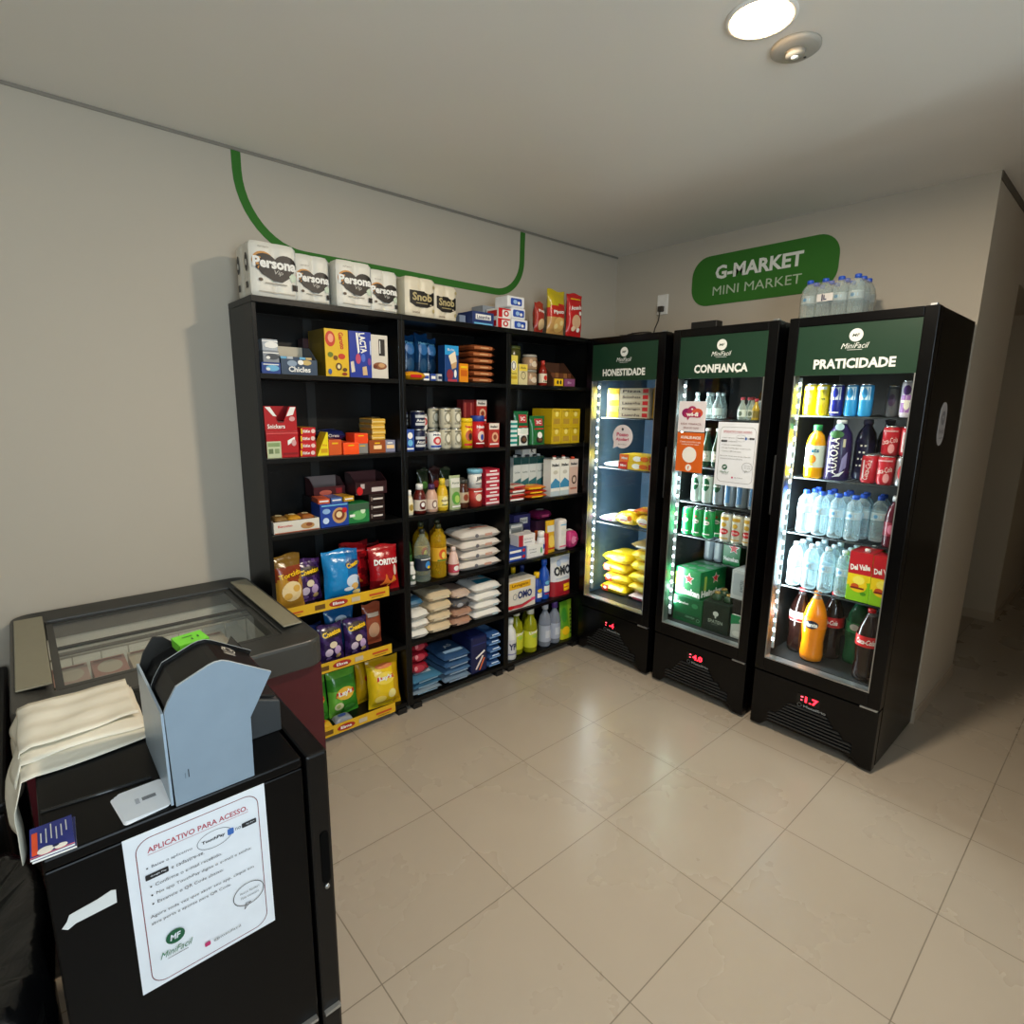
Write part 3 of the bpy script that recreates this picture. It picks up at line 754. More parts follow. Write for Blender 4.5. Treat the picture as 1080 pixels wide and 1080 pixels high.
o = single(b, 'wrapping_sheet', 'crumpled cream plastic sheet draped over the back of the low black fridge', 'sheet', (0, 0, 0))
sd = o.modifiers.new('thickness', 'SOLIDIFY'); sd.thickness = .0015; sd.offset = 0

# made-up black bin and crate, added to fill the dark area left of the counter
t = thing('dark_fill_bin', 'added bag-lined black bin filling the dark area beside the low black fridge', 'bin', (-3.515, -1.36, 0))
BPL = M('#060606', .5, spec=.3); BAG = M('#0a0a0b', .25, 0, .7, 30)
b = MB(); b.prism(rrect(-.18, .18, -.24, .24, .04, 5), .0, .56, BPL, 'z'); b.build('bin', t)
def bag(u, v):
    a = 2*pi*u; k = 1+.02*sin(13*a)+.012*sin(29*a+3*v)
    ex = abs(cos(a))**.5*(1 if cos(a) > 0 else -1); ey = abs(sin(a))**.5*(1 if sin(a) > 0 else -1)
    r = (1.0, 1.03, 1.0, .9, .5, .02)[min(5, int(v*5.001))]; z = (.46, .52, .60, .61, .57, .54)[min(5, int(v*5.001))]
    return (.192*ex*r*k, .252*ey*r*k, z+.008*sin(17*a+9*v)*(r < .95))
MBg = MB(); MBg.grid(bag, 48, 5, BAG); MBg.build('bag_liner', t)
t = thing('dark_fill_crate', 'added black low crate filling the dark corner left of the chest freezer', 'crate', (-3.62, -.50, 0))
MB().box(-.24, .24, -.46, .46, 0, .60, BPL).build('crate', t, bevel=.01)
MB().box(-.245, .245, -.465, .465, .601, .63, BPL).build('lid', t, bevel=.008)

# ------------------------------------------------------------------ goods on the shelves
ORD = ('first', 'second', 'third', 'fourth', 'fifth', 'sixth', 'seventh', 'eighth', 'ninth')
TOPZ = 1.9703
Z1, Z2, Z3, Z4, Z5, Z6 = [z+.0003 for z in SZ]
def B(name, label, cat, x0, x1, z, h, m, d=.12, front=-.27, art=(), left=(), topp=(), group=None, rz=0, bevel=.001):
    return single(carton(x1-x0, d, h, m, art, left, topp), name, label, cat, ((x0+x1)/2, front+d/2, z), rz, group, bevel)
def G(n, m, x0, x1, y0, y1, seed=1):   # a few irregular print patches
    r = random.Random(seed); o = []
    for i in range(n): o.append(('e', r.uniform(x0, x1), r.uniform(y0, y1), r.uniform(.006, .014), r.uniform(.005, .012), m[i % len(m)]))
    return o
# --- toilet paper
TPW = M('#e2ded2', .4, 0, .25, 30); TPB = M('#1c1512', .45); TPO = M('#c98a3a', .45)
def persona(s):
    return [('e', -.042*s, .128*s, .040*s, .034*s, TPO), ('e', -.036*s, .122*s, .042*s, .034*s, TPB), ('e', .040*s, .126*s, .042*s, .032*s, TPB), ('e', .0, .105*s, .058*s, .036*s, TPB), ('p', [(-.072*s, .112*s), (-.05*s, .082*s), (-.008*s, .062*s), (.024*s, .060*s), (.06*s, .085*s), (.078*s, .118*s), (0, .13*s)], TPB),
            ('t', .0, .124*s, .038*s, 'Persona', W_, {'w': .158*s, 'b': .045}), ('t', .012*s, .092*s, .020*s, 'Vip', M('#c9c4bc', .5), {'w': .032*s, 'sh': .25}),
            ('p', [(.05*s, .085*s), (.062*s, .098*s), (.078*s, .09*s), (.075*s, .07*s), (.06*s, .066*s)], M('#cfdcc6', .5)),
            ('e', -.055*s, .062*s, .008*s, .006*s, M('#5a4634', .5)), ('r', .060*s, .083*s, .036*s, .058*s, M('#3a3430', .5)), ('r', -.04*s, .04*s, .050*s, .054*s, M('#a49a8a', .5)),
            ('r', -.065*s, .07*s, .018*s, .022*s, M('#b3aa9a', .5)), ('t', -.04*s, .178*s, .008*s, 'papel higienico', M('#8a8276', .5), {'w': .04*s})]
LEFTP = [('e', -.05, .13, .016, .035, TPB), ('e', .05, .13, .018, .034, TPB), ('e', .05, .128, .008, .012, W_), ('e', -.05, .125, .007, .012, W_), ('r', .035, .06, .035, .058, M('#3a3430', .5)), ('r', -.06, -.035, .03, .055, M('#4a4440', .5))]
for (x0, x1, f, h), lb in zip(((-2.514, -2.332, -.272, .205), (-2.325, -2.172, -.215, .20), (-2.168, -2.002, -.266, .195), (-1.998, -1.852, -.225, .19)),
        ('largest white toilet paper pack with black print, at the freezer end of the top', 'white toilet paper pack with black print, second from the freezer end, set back',
         'white toilet paper pack with black oval print, third from the freezer end', 'white toilet paper pack with black oval print, fourth, next to the black labelled packs')):
    w_ = x1-x0
    single(rollpack(w_, .19, h, TPW, persona(w_/.176), LEFTP if x0 < -2.5 else ()), 'toilet_paper_pack', lb, 'toilet paper', ((x0+x1)/2, f+.095, TOPZ), 0, 'toilet paper packs on the shelf top')
SNG = M('#b8a878', .4)
for (x0, x1, f, h), lb in zip(((-1.842, -1.676, -.27, .178), (-1.668, -1.525, -.235, .17)), ('cream toilet paper pack with a black label, the larger of two on the middle unit', 'cream toilet paper pack with a black label, the smaller of two, towards the boxes')):
    s = (x1-x0)/.166
    A = [('p', [(-.062*s, .118), (.07*s, .118), (.07*s, .062), (.03*s, .046), (-.03*s, .046), (-.062*s, .062)], M('#14110d', .45)), ('t', .004*s, .092, .036, 'Snob', SNG, {'w': .105*s, 'b': .03}), ('r', -.03*s, .035*s, .062, .065, SNG), ('t', -.03*s, .022, .007, 'SNOB', BRN, {'w': .04*s}), ('e', .07*s, .142, .008, .008, SNG), ('e', .066*s, .035, .009, .009, SNG)]
    single(rollpack(x1-x0, .19, h, M('#ddd3bb', .4, 0, .25, 30), A), 'toilet_paper_pack', lb, 'toilet paper', ((x0+x1)/2, f+.095, TOPZ), 0, 'toilet paper packs on the shelf top')
# --- boxes and packs on top of the middle unit
B('carton_box', 'blue carton lying on the shelf top beside a red and white box', 'box', -1.445, -1.305, TOPZ, .07, M('#26386e', .45), .13, -.25, [('r', -.05, .05, .032, .058, W_), ('t', 0, .045, .018, 'Lasanha', NAVY, {'w': .085, 'b': .02}), ('r', -.06, .06, .008, .016, LBL)])
B('carton_box', 'small grey blue carton half hidden beside the blue carton on the shelf top', 'box', -1.49, -1.452, TOPZ, .05, M('#7d8aa0', .45), .09, -.2)
for k in range(2):
    B('small_carton', ('lower', 'upper')[k]+' of two red and white small boxes on the shelf top beside the white trays', 'box', -1.292+.004*k, -1.205+.004*k, TOPZ+.0515*k, .051, W_, .10, -.265,
      [('r', -.042, -.015, .004, .047, RED), ('e', .012, .025, .018, .015, RED), ('e', .012, .025, .009, .008, W_), ('r', -.042, .042, .043, .050, RED)], [('r', -.04, .04, .01, .04, RED)], group='red and white boxes on the shelf top')
for k, (x0, x1) in enumerate(((-1.196, -1.078), (-1.198, -1.098), (-1.225, -1.105))):
    B('white_tray_box', ('lowest', 'middle', 'topmost')[k]+' of three white boxes with blue panels on the shelf top', 'box', x0, x1, TOPZ+.0575*k, .057, M('#eeeef0', .35), .11, -.268,
      [('p', rrect(-.04, .04, .010, .046, .008, 4), M('#2b4fae', .4)), ('e', -.008, .028, .014, .011, M('#9fc0e8', .4)), ('e', .018, .024, .010, .008, W_)], group='white boxes with blue panels', bevel=.006)
B('silver_carton', 'silvery box behind the white and blue boxes on the shelf top', 'box', -1.30, -1.215, TOPZ, .125, M('#8f959c', .35), .10, -.15)
# coffee / snack packs at the fridge end of the top
TAN = FILM('#a5825a')
def snackpack(w, h, d, m, art, name, label, cat, loc, rz=0, seed=1, group=None, crimp=.016, rx=None):
    o = single(pillow(w, h, d, m, art, crimp, seed=seed), name, label, cat, loc, rz, group)
    if rx is not None: o.rotation_euler.x = rx
    return o
snackpack(.10, .15, .05, TAN, [('r', -.035, .035, .05, .1, M('#d8c49a', .4)), ('e', 0, .07, .02, .018, BRN)], 'snack_pack', 'tan snack pack at the back of the shelf top behind the red packs', 'snack', (-1.05, -.15, TOPZ), 0, 2)
snackpack(.085, .17, .05, FILM('#a8352a'), [('e', 0, .05, .03, .03, M('#d9b98a', .4)), ('t', 0, .12, .02, 'Pop', W_, {'w': .05, 'b': .03})], 'snack_pack', 'slim red snack pack on the shelf top beside the taller yellow topped pack', 'snack', (-.968, -.235, TOPZ), .2, 3)
YR = FILM('#c8b21e')
RDF = FILM('#bf2a20')
snackpack(.15, .25, .06, lambda u, v: YR if v > .62+.12*u else RDF if v > .38 else FILM('#c99a5a'), [('t', 0, .128, .026, 'Pipoca', W_, {'w': .09, 'b': .04, 'rot': .1}), ('e', .005, .06, .045, .042, M('#e0b468', .4)), ('e', -.02, .05, .015, .014, M('#f0d898', .4)), ('e', .022, .07, .015, .014, M('#f0d898', .4))], 'snack_pack', 'red snack pack with a yellow top, standing on the shelf top', 'snack', (-.835, -.235, TOPZ), .08, 4)
snackpack(.125, .25, .05, FILM('#c02626'), [('e', 0, .09, .035, .04, M('#d8b08a', .4)), ('t', 0, .17, .024, 'Amendo', W_, {'w': .085, 'b': .03, 'rot': .15}), ('e', .03, .14, .012, .012, W_), ('e', -.02, .05, .016, .014, M('#e8d2b0', .4)), ('e', .02, .045, .014, .012, W_), ('r', -.04, .04, .215, .222, YEL)], 'snack_pack', 'bright red snack pack on the shelf top, closest to the fridges', 'snack', (-.685, -.24, TOPZ), -.05, 5)

# === unit beside the freezer, top shelf
SB = M('#aeb4bc', .45)
for k in range(3):
    B('chocolate_bar_box', ('blue box lowest of three stacked at the freezer end of the top shelf', 'grey box in the middle of three stacked at the freezer end', 'pale grey box topmost of three stacked at the freezer end')[k], 'chocolate', -2.497+.008*(k > 0), -2.424-.003*k, Z1+.0445*k, .044, (M('#23428c', .4), M('#8b9098', .4), SB)[k], .12, -.265,
      [('e', .005, .022, .026, .012, (LBL, M('#4a4e55', .4), W_)[k]), ('r', -.03, .03, .034, .038, W_), ('e', -.012, .018, .008, .006, W_)], group='chocolate boxes at the freezer end')
DB = M('#33475f', .45); DBI = M('#c8bda6', .5)
b = MB()     # open display box: low front, high sloping sides and back
b.box(-.074, .074, -.075, -.072, 0, .062, DB); b.box(-.074, .074, .072, .075, 0, .122, {'all': DB, 'front': DBI})
for sx in (-1, 1): b.prism([(-.072, 0), (.072, 0), (.072, .122), (.0, .115), (-.072, .062)], sx*.074, sx*.071, DB, 'x')
b.box(-.071, .071, -.072, .072, 0, .003, DBI)
b.art(flat(-.075), [('t', .0, .022, .022, 'Chicles', W_, {'w': .09, 'b': .03}), ('e', -.03, .045, .02, .012, M('#8fa2b8', .4)), ('e', .03, .05, .02, .010, M('#c9b070', .4)), ('e', .005, .05, .012, .010, W_)])
single(b, 'display_box', 'blue grey open display box with a cut away front on the top shelf', 'display box', (-2.347, -.190, Z1))
for k in range(5):
    bb = carton(.024, .10, .07, (LBL, M('#c8cdd2', .4), DB, LBL, M('#d2b678', .4))[k])
    single(bb, 'gum_packet', ('pale blue', 'silver', 'dark blue', 'second pale blue', 'gold')[k]+' gum packet standing in the blue grey display box', 'gum', (-2.399+.026*k, -.185, Z1+.0035), 0, 'gum packets in the display box')
YB = M('#e4b820', .4)
B('chocolate_box', 'tall yellow chocolate box with red prints on the top shelf', 'chocolate', -2.238, -2.134, Z1, .196, YB, .17, -.272,
  [('e', -.028, .155, .022, .032, M('#c83a22', .4)), ('e', -.026, .158, .012, .018, M('#f0a080', .4)), ('t', .022, .150, .022, 'Garoto', RED, {'w': .07, 'rot': -1.45, 'b': .03}), ('e', -.03, .09, .012, .011, M('#6a7a20', .4)), ('e', .02, .085, .016, .012, M('#c83a22', .4)), ('e', -.008, .078, .010, .010, M('#7a4a20', .4)), ('e', .005, .042, .014, .016, M('#5a3a1a', .4)), ('e', .005, .042, .007, .009, M('#e8d8a0', .4)), ('e', .032, .03, .010, .008, M('#5a3a1a', .4)), ('e', -.035, .02, .008, .012, M('#3a5a9a', .4)), ('e', .03, .012, .012, .006, M('#8a2a1a', .4))],
  [('r', -.08, .08, .0, .196, M('#7a651c', .45)), ('r', -.05, .05, .06, .14, M('#8d7524', .45))])
LAC = M('#20389a', .38)
B('chocolate_box', 'tall blue chocolate box with white lettering down its face on the top shelf', 'chocolate', -2.130, -2.026, Z1, .196, LAC, .17, -.272,
  [('t', .012, .148, .030, 'LACTA', W_, {'w': .085, 'rot': -1.45, 'b': .04}), ('p', [(-.02, .19), (-.010, .19), (-.004, .11), (-.012, .10)], W_), ('p', [(-.045, .02), (-.028, .025), (-.034, .07), (-.048, .065)], M('#e0d4c0', .4)), ('e', -.012, .08, .012, .022, M('#c04a6a', .4)), ('e', .012, .085, .010, .018, M('#4a6ac8', .4)), ('p', [(.008, .01), (.03, .012), (.026, .05), (.006, .046)], M('#d8b88a', .4)), ('e', .04, .07, .008, .016, M('#7a3a8a', .4)), ('r', .044, .050, .10, .16, M('#b8c4e8', .4))])
B('chocolate_box', 'white box with a brown picture and a dark panel on the top shelf', 'chocolate', -2.024, -1.942, Z1, .190, M('#d9d2c4', .45), .17, -.268,
  [('r', -.004, .026, .10, .172, M('#2a2522', .45)), ('r', .0, .004, .11, .165, W_), ('e', .0, .055, .034, .016, M('#8a5230', .45)), ('e', .008, .058, .016, .010, M('#c89a6a', .45)), ('e', -.024, .05, .010, .008, M('#6a3018', .45))])
B('chocolate_box', 'dark maroon box set back behind the yellow box on the top shelf', 'chocolate', -2.262, -2.10, Z1, .165, M('#3a1016', .4), .06, -.098, [('r', -.06, .06, .05, .11, M('#5a1c22', .4))])
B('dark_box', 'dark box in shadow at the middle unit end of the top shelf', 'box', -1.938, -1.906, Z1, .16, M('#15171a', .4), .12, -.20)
# second shelf
KR = M('#b3121a', .38)
b = carton(.128, .14, .108, KR, [('r', -.064, -.008, .0, .068, M('#c7cfa6', .5)), ('r', -.060, -.012, .046, .062, M('#8aa06a', .5)), ('r', -.058, -.04, .018, .038, M('#6a7a50', .5)), ('r', -.034, -.016, .018, .038, M('#8a9a6c', .5)), ('p', [(.02, .05), (.05, .07), (.05, .085), (.02, .07)], W_), ('e', .045, .06, .01, .014, M('#d8a0a0', .4)), ('r', .0, .06, .012, .02, M('#8a0c12', .4)), ('r', -.064, .064, .098, .102, M('#e05a5a', .4))])
single(b, 'candy_box', 'red candy box with a pale price ticket, lower of two on the second shelf', 'candy', (-2.435, -.195, Z2), 0, None, .001)
b = MB()
b.prism([(-.064, 0), (.064, 0), (.064, .1), (.035, .1), (.010, .035), (-.012, .035), (-.038, .1), (-.064, .1)], -.07, -.068, KR); b.box(-.064, .064, .066, .068, 0, .1, KR)
for sx in (-1, 1): b.box(min(sx*.064, sx*.062), max(sx*.064, sx*.062), -.068, .066, 0, .1, KR)
b.box(-.062, .062, -.068, .066, 0, .04, M('#5a0c10', .5))
b.art(flat(-.07), [('p', [(-.060, .098), (-.040, .098), (-.016, .06), (-.03, .062)], W_), ('p', [(.062, .098), (.040, .098), (.022, .06), (.05, .066)], W_), ('t', -.02, .02, .018, 'Snickers', W_, {'w': .07, 'b': .02}), ('e', .045, .05, .012, .01, M('#d8a0a0', .4))])
single(b, 'candy_display', 'red notched candy display box stacked on the red box with the ticket', 'display box', (-2.437, -.195, Z2+.1085))
for k in range(4):
    B('candy_packet', ('lowest', 'second lowest', 'second highest', 'topmost')[k]+' red packet of four stacked beside the red candy boxes', 'candy', -2.366+.003*k, -2.300+.003*(k % 2), Z2+.0305*k, .03, RED if k % 2 == 0 else M('#c8202a', .35), .11, -.268,
      [('t', -.008, .015, .012, 'KitKat', W_, {'w': .03, 'b': .03}), ('e', .02, .015, .009, .009, M('#e8c8c0', .4)), ('r', -.032, -.026, .004, .026, YEL)], topp=[('e', 0.0, -.03, .03, .02, YEL), ('e', 0, .03, .02, .015, YEL)], group='red candy packets')
b = MB(); b.prism([(-.026, 0), (.024, 0), (.024, .10), (.018, .10)], -.035, .035, M('#f0d818', .4)); b.art(flat(-.035), [('r', -.01, .02, .012, .03, M('#d8a010', .4)), ('t', .008, .045, .008, 'Mini', RED, {'w': .02})])
single(b, 'candy_box', 'bright yellow wedge shaped candy box on the second shelf', 'candy', (-2.266, -.23, Z2))
for k, (x0, x1, z, h, m, d, f, lb) in enumerate(((-2.238, -2.180, 0, .066, M('#d85a20', .4), .10, -.262, 'dull orange candy box under the navy packet on the second shelf'),
    (-2.176, -2.102, 0, .052, M('#ff5414', .4), .11, -.272, 'bright orange candy box in front on the second shelf'),
    (-2.098, -2.048, 0, .044, M('#8a8a84', .4), .10, -.25, 'grey candy box under a bright orange packet on the second shelf'),
    (-2.112, -2.046, .0445, .046, M('#f44a18', .4), .09, -.25, 'bright orange packet on the grey candy box'),
    (-2.046, -1.964, 0, .058, M('#9a4a1c', .4), .12, -.262, 'orange brown candy box under the gold bars on the second shelf'),
    (-1.960, -1.906, 0, .056, M('#8f90a8', .3), .12, -.25, 'silvery packet at the middle unit end of the second shelf'))):
    B('candy_box', lb, 'candy', x0, x1, Z2+z, h, m, d, f, [('r', -.02, .02, h*.3, h*.6, M('#ffd8a0', .4) if k in (4, 5) else m), ('r', -.015, .012, h*.72, h*.82, YEL if k != 5 else W_)])
b = lying(.122, .10, .05, FILM('#191f4e'), [('r', -.04, .04, -.03, .02, M('#2c3878', .3))], [('t', 0, .025, .014, 'Oreo', W_, {'w': .05})], 4)
single(b, 'candy_packet', 'navy packet lying behind the bright orange boxes', 'candy', (-2.178, -.128, Z2+.0545))
B('candy_box', 'orange box at the back carrying the navy packet on the second shelf', 'candy', -2.24, -2.116, Z2, .054, M('#b8481a', .4), .10, -.158+.0)
for k in range(4):
    B('gold_bar', ORD[k]+' gold wrapped bar from the bottom of the stack on the second shelf', 'chocolate', -2.026+.003*(k % 2), -1.957+.003*(k % 2), Z2+.0585+.0245*k, .024, M('#d8a83a', .3), .13, -.25, [('r', -.03, .03, .008, .013, M('#f0d890', .3))], [('r', -.06, .06, .004, .02, M('#8f875a', .4))], group='gold wrapped bars', bevel=.004)
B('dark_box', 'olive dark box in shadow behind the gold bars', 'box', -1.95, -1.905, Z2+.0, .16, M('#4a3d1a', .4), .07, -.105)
# third shelf
b = MB(); TR = M('#dcd6c8', .45)
b.box(-.097, .097, -.06, -.057, 0, .050, TR); b.box(-.097, .097, .057, .06, 0, .05, TR); b.box(-.097, -.094, -.057, .057, 0, .05, TR); b.box(.094, .097, -.057, .057, 0, .05, TR); b.box(-.094, .094, -.057, .057, 0, .003, TR)
b.art(flat(-.06), [('t', -.05, .030, .010, 'Biscoito', RED, {'w': .06, 'b': .02}), ('e', .045, .022, .03, .014, M('#b88850', .45)), ('e', .052, .026, .014, .008, M('#8a4a24', .45)), ('r', -.095, .095, .0, .004, M('#a85a3a', .4))])
single(b, 'biscuit_tray', 'white cardboard biscuit tray on the third shelf, at the freezer end', 'tray', (-2.40, -.212, Z3))
for k in range(6):
    b = lying(.055, .085, .03, FILM(('#d09a2c', '#b8732a', '#d8b04a', '#8c6a3a', '#c8902c', '#9a5a2a')[k]), [('e', 0, 0, .014, .018, M('#e8d8a8', .4))], seed=k)
    single(b, 'biscuit_packet', ('golden', 'brown', 'pale gold', 'dull brown', 'second golden', 'reddish brown')[k]+' biscuit packet lying in the white cardboard tray', 'biscuit', (-2.456+.057*(k % 3), -.212, Z3+.004+.0305*(k//3)), 0, 'biscuit packets in the white tray')
B('wafer_box', 'blue biscuit box with a round chocolate picture on the third shelf', 'biscuit', -2.297, -2.166, Z3, .105, M('#1c3f9a', .38), .10, -.272,
  [('e', .022, .048, .034, .036, M('#c89a62', .45)), ('e', .022, .05, .024, .024, M('#7a3a1c', .45)), ('e', .02, .052, .014, .014, M('#e8cfa0', .45)), ('e', .046, .07, .012, .012, RED), ('e', -.038, .072, .018, .012, M('#8fb4e0', .4)), ('e', -.042, .03, .014, .014, M('#c8dcf4', .4)), ('r', -.06, .06, .094, .10, LBL)])
B('tea_box', 'green box standing in front of the dark stacked boxes on the third shelf', 'tea', -2.163, -2.060, Z3, .092, M('#1f7a3e', .4), .09, -.262, [('e', .0, .035, .035, .022, M('#6ab86a', .4)), ('r', -.045, -.02, .03, .042, W_), ('e', .02, .055, .012, .014, M('#d8e8c8', .4)), ('r', -.05, .05, .06, .09, M('#3c5a44', .4))])
for k in range(3):
    B('dark_chocolate_box', ORD[k]+' dark box from the bottom of the stack behind the green box', 'chocolate', -2.056+.002*k, -1.972, Z3+.0405*k, .04, M('#20100f', .35), .15, -.25, [('r', -.02, .03, .016, .024, M('#d8d0c8', .4)), ('r', -.03, -.025, .01, .03, M('#8a7a70', .4))], group='dark boxes on the third shelf')
MD = M('#46121a', .4)
def tray_display(w, hf, hb, d, m, inn, art):
    b = MB(); b.box(-w/2, w/2, -d/2, -d/2+.002, 0, hf, m); b.box(-w/2, w/2, d/2-.002, d/2, 0, hb, {'all': m, 'front': inn})
    for sx in (-1, 1): b.prism([(-d/2+.002, 0), (d/2-.002, 0), (d/2-.002, hb), (-.0, hb*.95), (-d/2+.002, hf)], sx*w/2, sx*(w/2-.002), m, 'x')
    b.box(-w/2+.002, w/2-.002, -d/2+.002, d/2-.002, 0, .003, inn)
    return b.art(flat(-d/2), art)
B('carton_box', 'dark carton at the back of the third shelf carrying the maroon display boxes', 'box', -2.275, -2.07, Z3, .115, M('#1a1312', .4), .11, -.135)
single(tray_display(.15, .045, .085, .1, MD, M('#8a7a78', .5), [('e', -.02, .018, .03, .012, M('#b85a4a', .4)), ('r', .03, .06, .01, .035, M('#8a1a20', .4))]), 'display_box', 'maroon display box with grey inside, on the dark carton of the third shelf', 'display box', (-2.19, -.083, Z3+.1153))
b = tray_display(.16, .06, .10, .11, M('#2c0d12', .4), M('#4a2024', .5), [('r', .0, .06, .012, .032, M('#cfc4c0', .4)), ('r', -.055, -.035, .03, .052, M('#b8aaa8', .4)), ('e', -.06, .02, .015, .02, RED)])
single(b, 'display_box', 'darkest maroon display box stacked on the dark boxes of the third shelf', 'display box', (-2.03, -.18, Z3+.1218))
for k in range(3):
    b = carton(.05, .10, .022, FILM(('#c8552c', '#4a6aa8', '#c8982c')[k]), [('r', -.02, .02, .008, .014, W_)])
    single(b, 'chocolate_bar', ('orange', 'blue', 'gold')[k]+' bar lying on top of the biscuit boxes of the third shelf', 'chocolate', (-2.268+.053*k, -.212, Z3+.1055), .1*(k-1), 'bars on the third shelf')

# --- crisps
RAILM = M('#e0b020', .4)
def rail(x0, x1, z, lb):
    w = x1-x0; t = thing('price_rail', lb, 'price rail', ((x0+x1)/2, -.2945, z), 0, 'yellow price rails')
    b = MB(); b.box(-w/2, w/2, -.004, .0005, -.022, .026, RAILM)
    A = [('r', -w*.46, -w*.3, -.004, .004, M('#c8501e', .4)), ('r', -w*.44, -w*.32, -.012, -.009, M('#8a5a1a', .4)), ('r', -w*.2, -w*.11, -.010, .012, M('#6a4a18', .4)), ('e', .01*w, .002, .045, .016, M('#a82a20', .4)), ('t', .01*w, .002, .014, 'Elma', W_, {'w': .055, 'b': .03}), ('r', w*.13, w*.21, -.010, .012, M('#c8b89a', .4)), ('r', w*.3, w*.46, -.002, .008, M('#c8501e', .4)), ('r', w*.32, w*.44, -.012, -.009, M('#8a5a1a', .4))]
    b.art(flat(-.004), A); b.build('rail', t)
    return t
rail(-2.512, -1.99, Z4+.006, 'yellow price rail along the fourth shelf, under the red crisp bags')
rail(-2.512, -1.985, Z5+.008, 'yellow price rail along the fifth shelf, under the purple crisp bags')
rail(-2.512, -1.975, Z6+.000, 'yellow price rail along the bottom shelf, under the green and yellow crisp bags')
CR = M('#e8cf9a', .45); CR2 = M('#d8a84a', .4)
def crisp(w, h, d, mf, art, label, x, y, z, rz=0, rx=.12, seed=1, group='crisp bags beside the freezer'):
    o = single(pillow(w, h, d, mf, art, .014, seed=seed), 'crisp_bag', label, 'crisps', (x, y, z), rz, group)
    o.rotation_euler.x = -rx
    return o
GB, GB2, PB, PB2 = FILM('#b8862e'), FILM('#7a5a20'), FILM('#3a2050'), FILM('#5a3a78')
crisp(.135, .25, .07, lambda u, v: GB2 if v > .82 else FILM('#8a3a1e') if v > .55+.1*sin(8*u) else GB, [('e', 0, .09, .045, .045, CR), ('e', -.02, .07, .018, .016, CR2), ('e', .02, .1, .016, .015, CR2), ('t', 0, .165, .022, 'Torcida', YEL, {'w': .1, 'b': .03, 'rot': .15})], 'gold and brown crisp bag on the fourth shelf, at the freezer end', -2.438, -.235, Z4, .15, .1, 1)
CHT = [('e', 0, .145, .050, .022, M('#2a1810', .4)), ('t', 0, .145, .024, 'Cheetos', YEL, {'w': .09, 'b': .05, 'rot': .12}), ('e', -.022, .055, .018, .02, M('#d8c4d8', .4)), ('e', .02, .06, .016, .022, M('#c8a8d0', .4)), ('e', 0, .09, .018, .016, M('#e8d8b8', .4)), ('e', .026, .028, .013, .013, M('#e0b878', .4)), ('e', -.02, .022, .014, .01, M('#8a6aa8', .4))]
crisp(.125, .20, .055, lambda u, v: PB if (u*3+v*2) % 1 > .3 else PB2, CHT, 'purple crisp bag on the fourth shelf, between the gold and the blue bags', -2.330, -.170, Z4, .06, .05, 2)
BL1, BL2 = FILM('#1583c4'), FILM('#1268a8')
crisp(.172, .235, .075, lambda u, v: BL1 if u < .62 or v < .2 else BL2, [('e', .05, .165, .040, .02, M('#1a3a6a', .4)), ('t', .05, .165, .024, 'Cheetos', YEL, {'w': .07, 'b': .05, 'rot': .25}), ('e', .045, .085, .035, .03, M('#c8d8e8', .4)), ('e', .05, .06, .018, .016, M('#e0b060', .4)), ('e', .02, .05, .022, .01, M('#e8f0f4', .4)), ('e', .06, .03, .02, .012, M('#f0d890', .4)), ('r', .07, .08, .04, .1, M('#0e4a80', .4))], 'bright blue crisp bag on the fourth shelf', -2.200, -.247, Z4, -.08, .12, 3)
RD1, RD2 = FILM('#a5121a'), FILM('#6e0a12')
DOR = [('t', .005, .145, .030, 'DORITOS', W_, {'w': .12, 'b': .05, 'rot': -.02}), ('p', [(-.03, .03), (.03, .035), (.0, .085)], M('#d86a20', .4)), ('p', [(.005, .02), (.055, .045), (.04, .075)], M('#e8882a', .4)), ('e', .045, .1, .008, .026, M('#d8c0b0', .4))]
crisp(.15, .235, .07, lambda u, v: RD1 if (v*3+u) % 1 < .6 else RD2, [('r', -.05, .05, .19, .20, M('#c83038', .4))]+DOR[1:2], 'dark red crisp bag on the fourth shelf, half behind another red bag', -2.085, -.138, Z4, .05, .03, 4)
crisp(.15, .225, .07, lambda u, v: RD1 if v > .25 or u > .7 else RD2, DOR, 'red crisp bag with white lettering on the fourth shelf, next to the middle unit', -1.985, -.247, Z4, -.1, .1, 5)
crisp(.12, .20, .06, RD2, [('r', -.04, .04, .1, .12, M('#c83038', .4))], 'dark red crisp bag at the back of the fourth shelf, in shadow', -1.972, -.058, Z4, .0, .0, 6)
# fifth shelf
NV1, NV2 = FILM('#1a2a5e'), FILM('#2c1a48')
crisp(.15, .19, .06, NV1, [('e', 0, .1, .04, .03, M('#4a6ab0', .4))], 'navy crisp bag half hidden by the freezer on the fifth shelf', -2.385, -.215, Z5, .1, .05, 7)
for x, sd, lb in ((-2.262, 8, 'purple crisp bag on the fifth shelf, next to the navy bag'), (-2.135, 9, 'purple crisp bag on the fifth shelf, next to the red brown bag')):
    crisp(.125, .185, .058, lambda u, v: NV2 if (u*2+v*3) % 1 > .4 else FILM('#3e2860'), CHT, lb, x, -.23, Z5, .05, .08, sd)
crisp(.15, .225, .06, FILM('#1c5c94'), [('e', 0, .17, .03, .018, M('#c8d8e8', .4))], 'blue crisp bag standing behind the purple bags on the fifth shelf', -2.18, -.145, Z5, .0, .04, 10)
crisp(.10, .215, .055, FILM('#9a4a30'), [('e', 0, .08, .03, .04, M('#c89a78', .4)), ('r', -.03, .03, .15, .17, M('#d8c0a8', .4))], 'red brown crisp bag on the fifth shelf, nearest the middle unit', -2.02, -.165, Z5, .0, .03, 11)
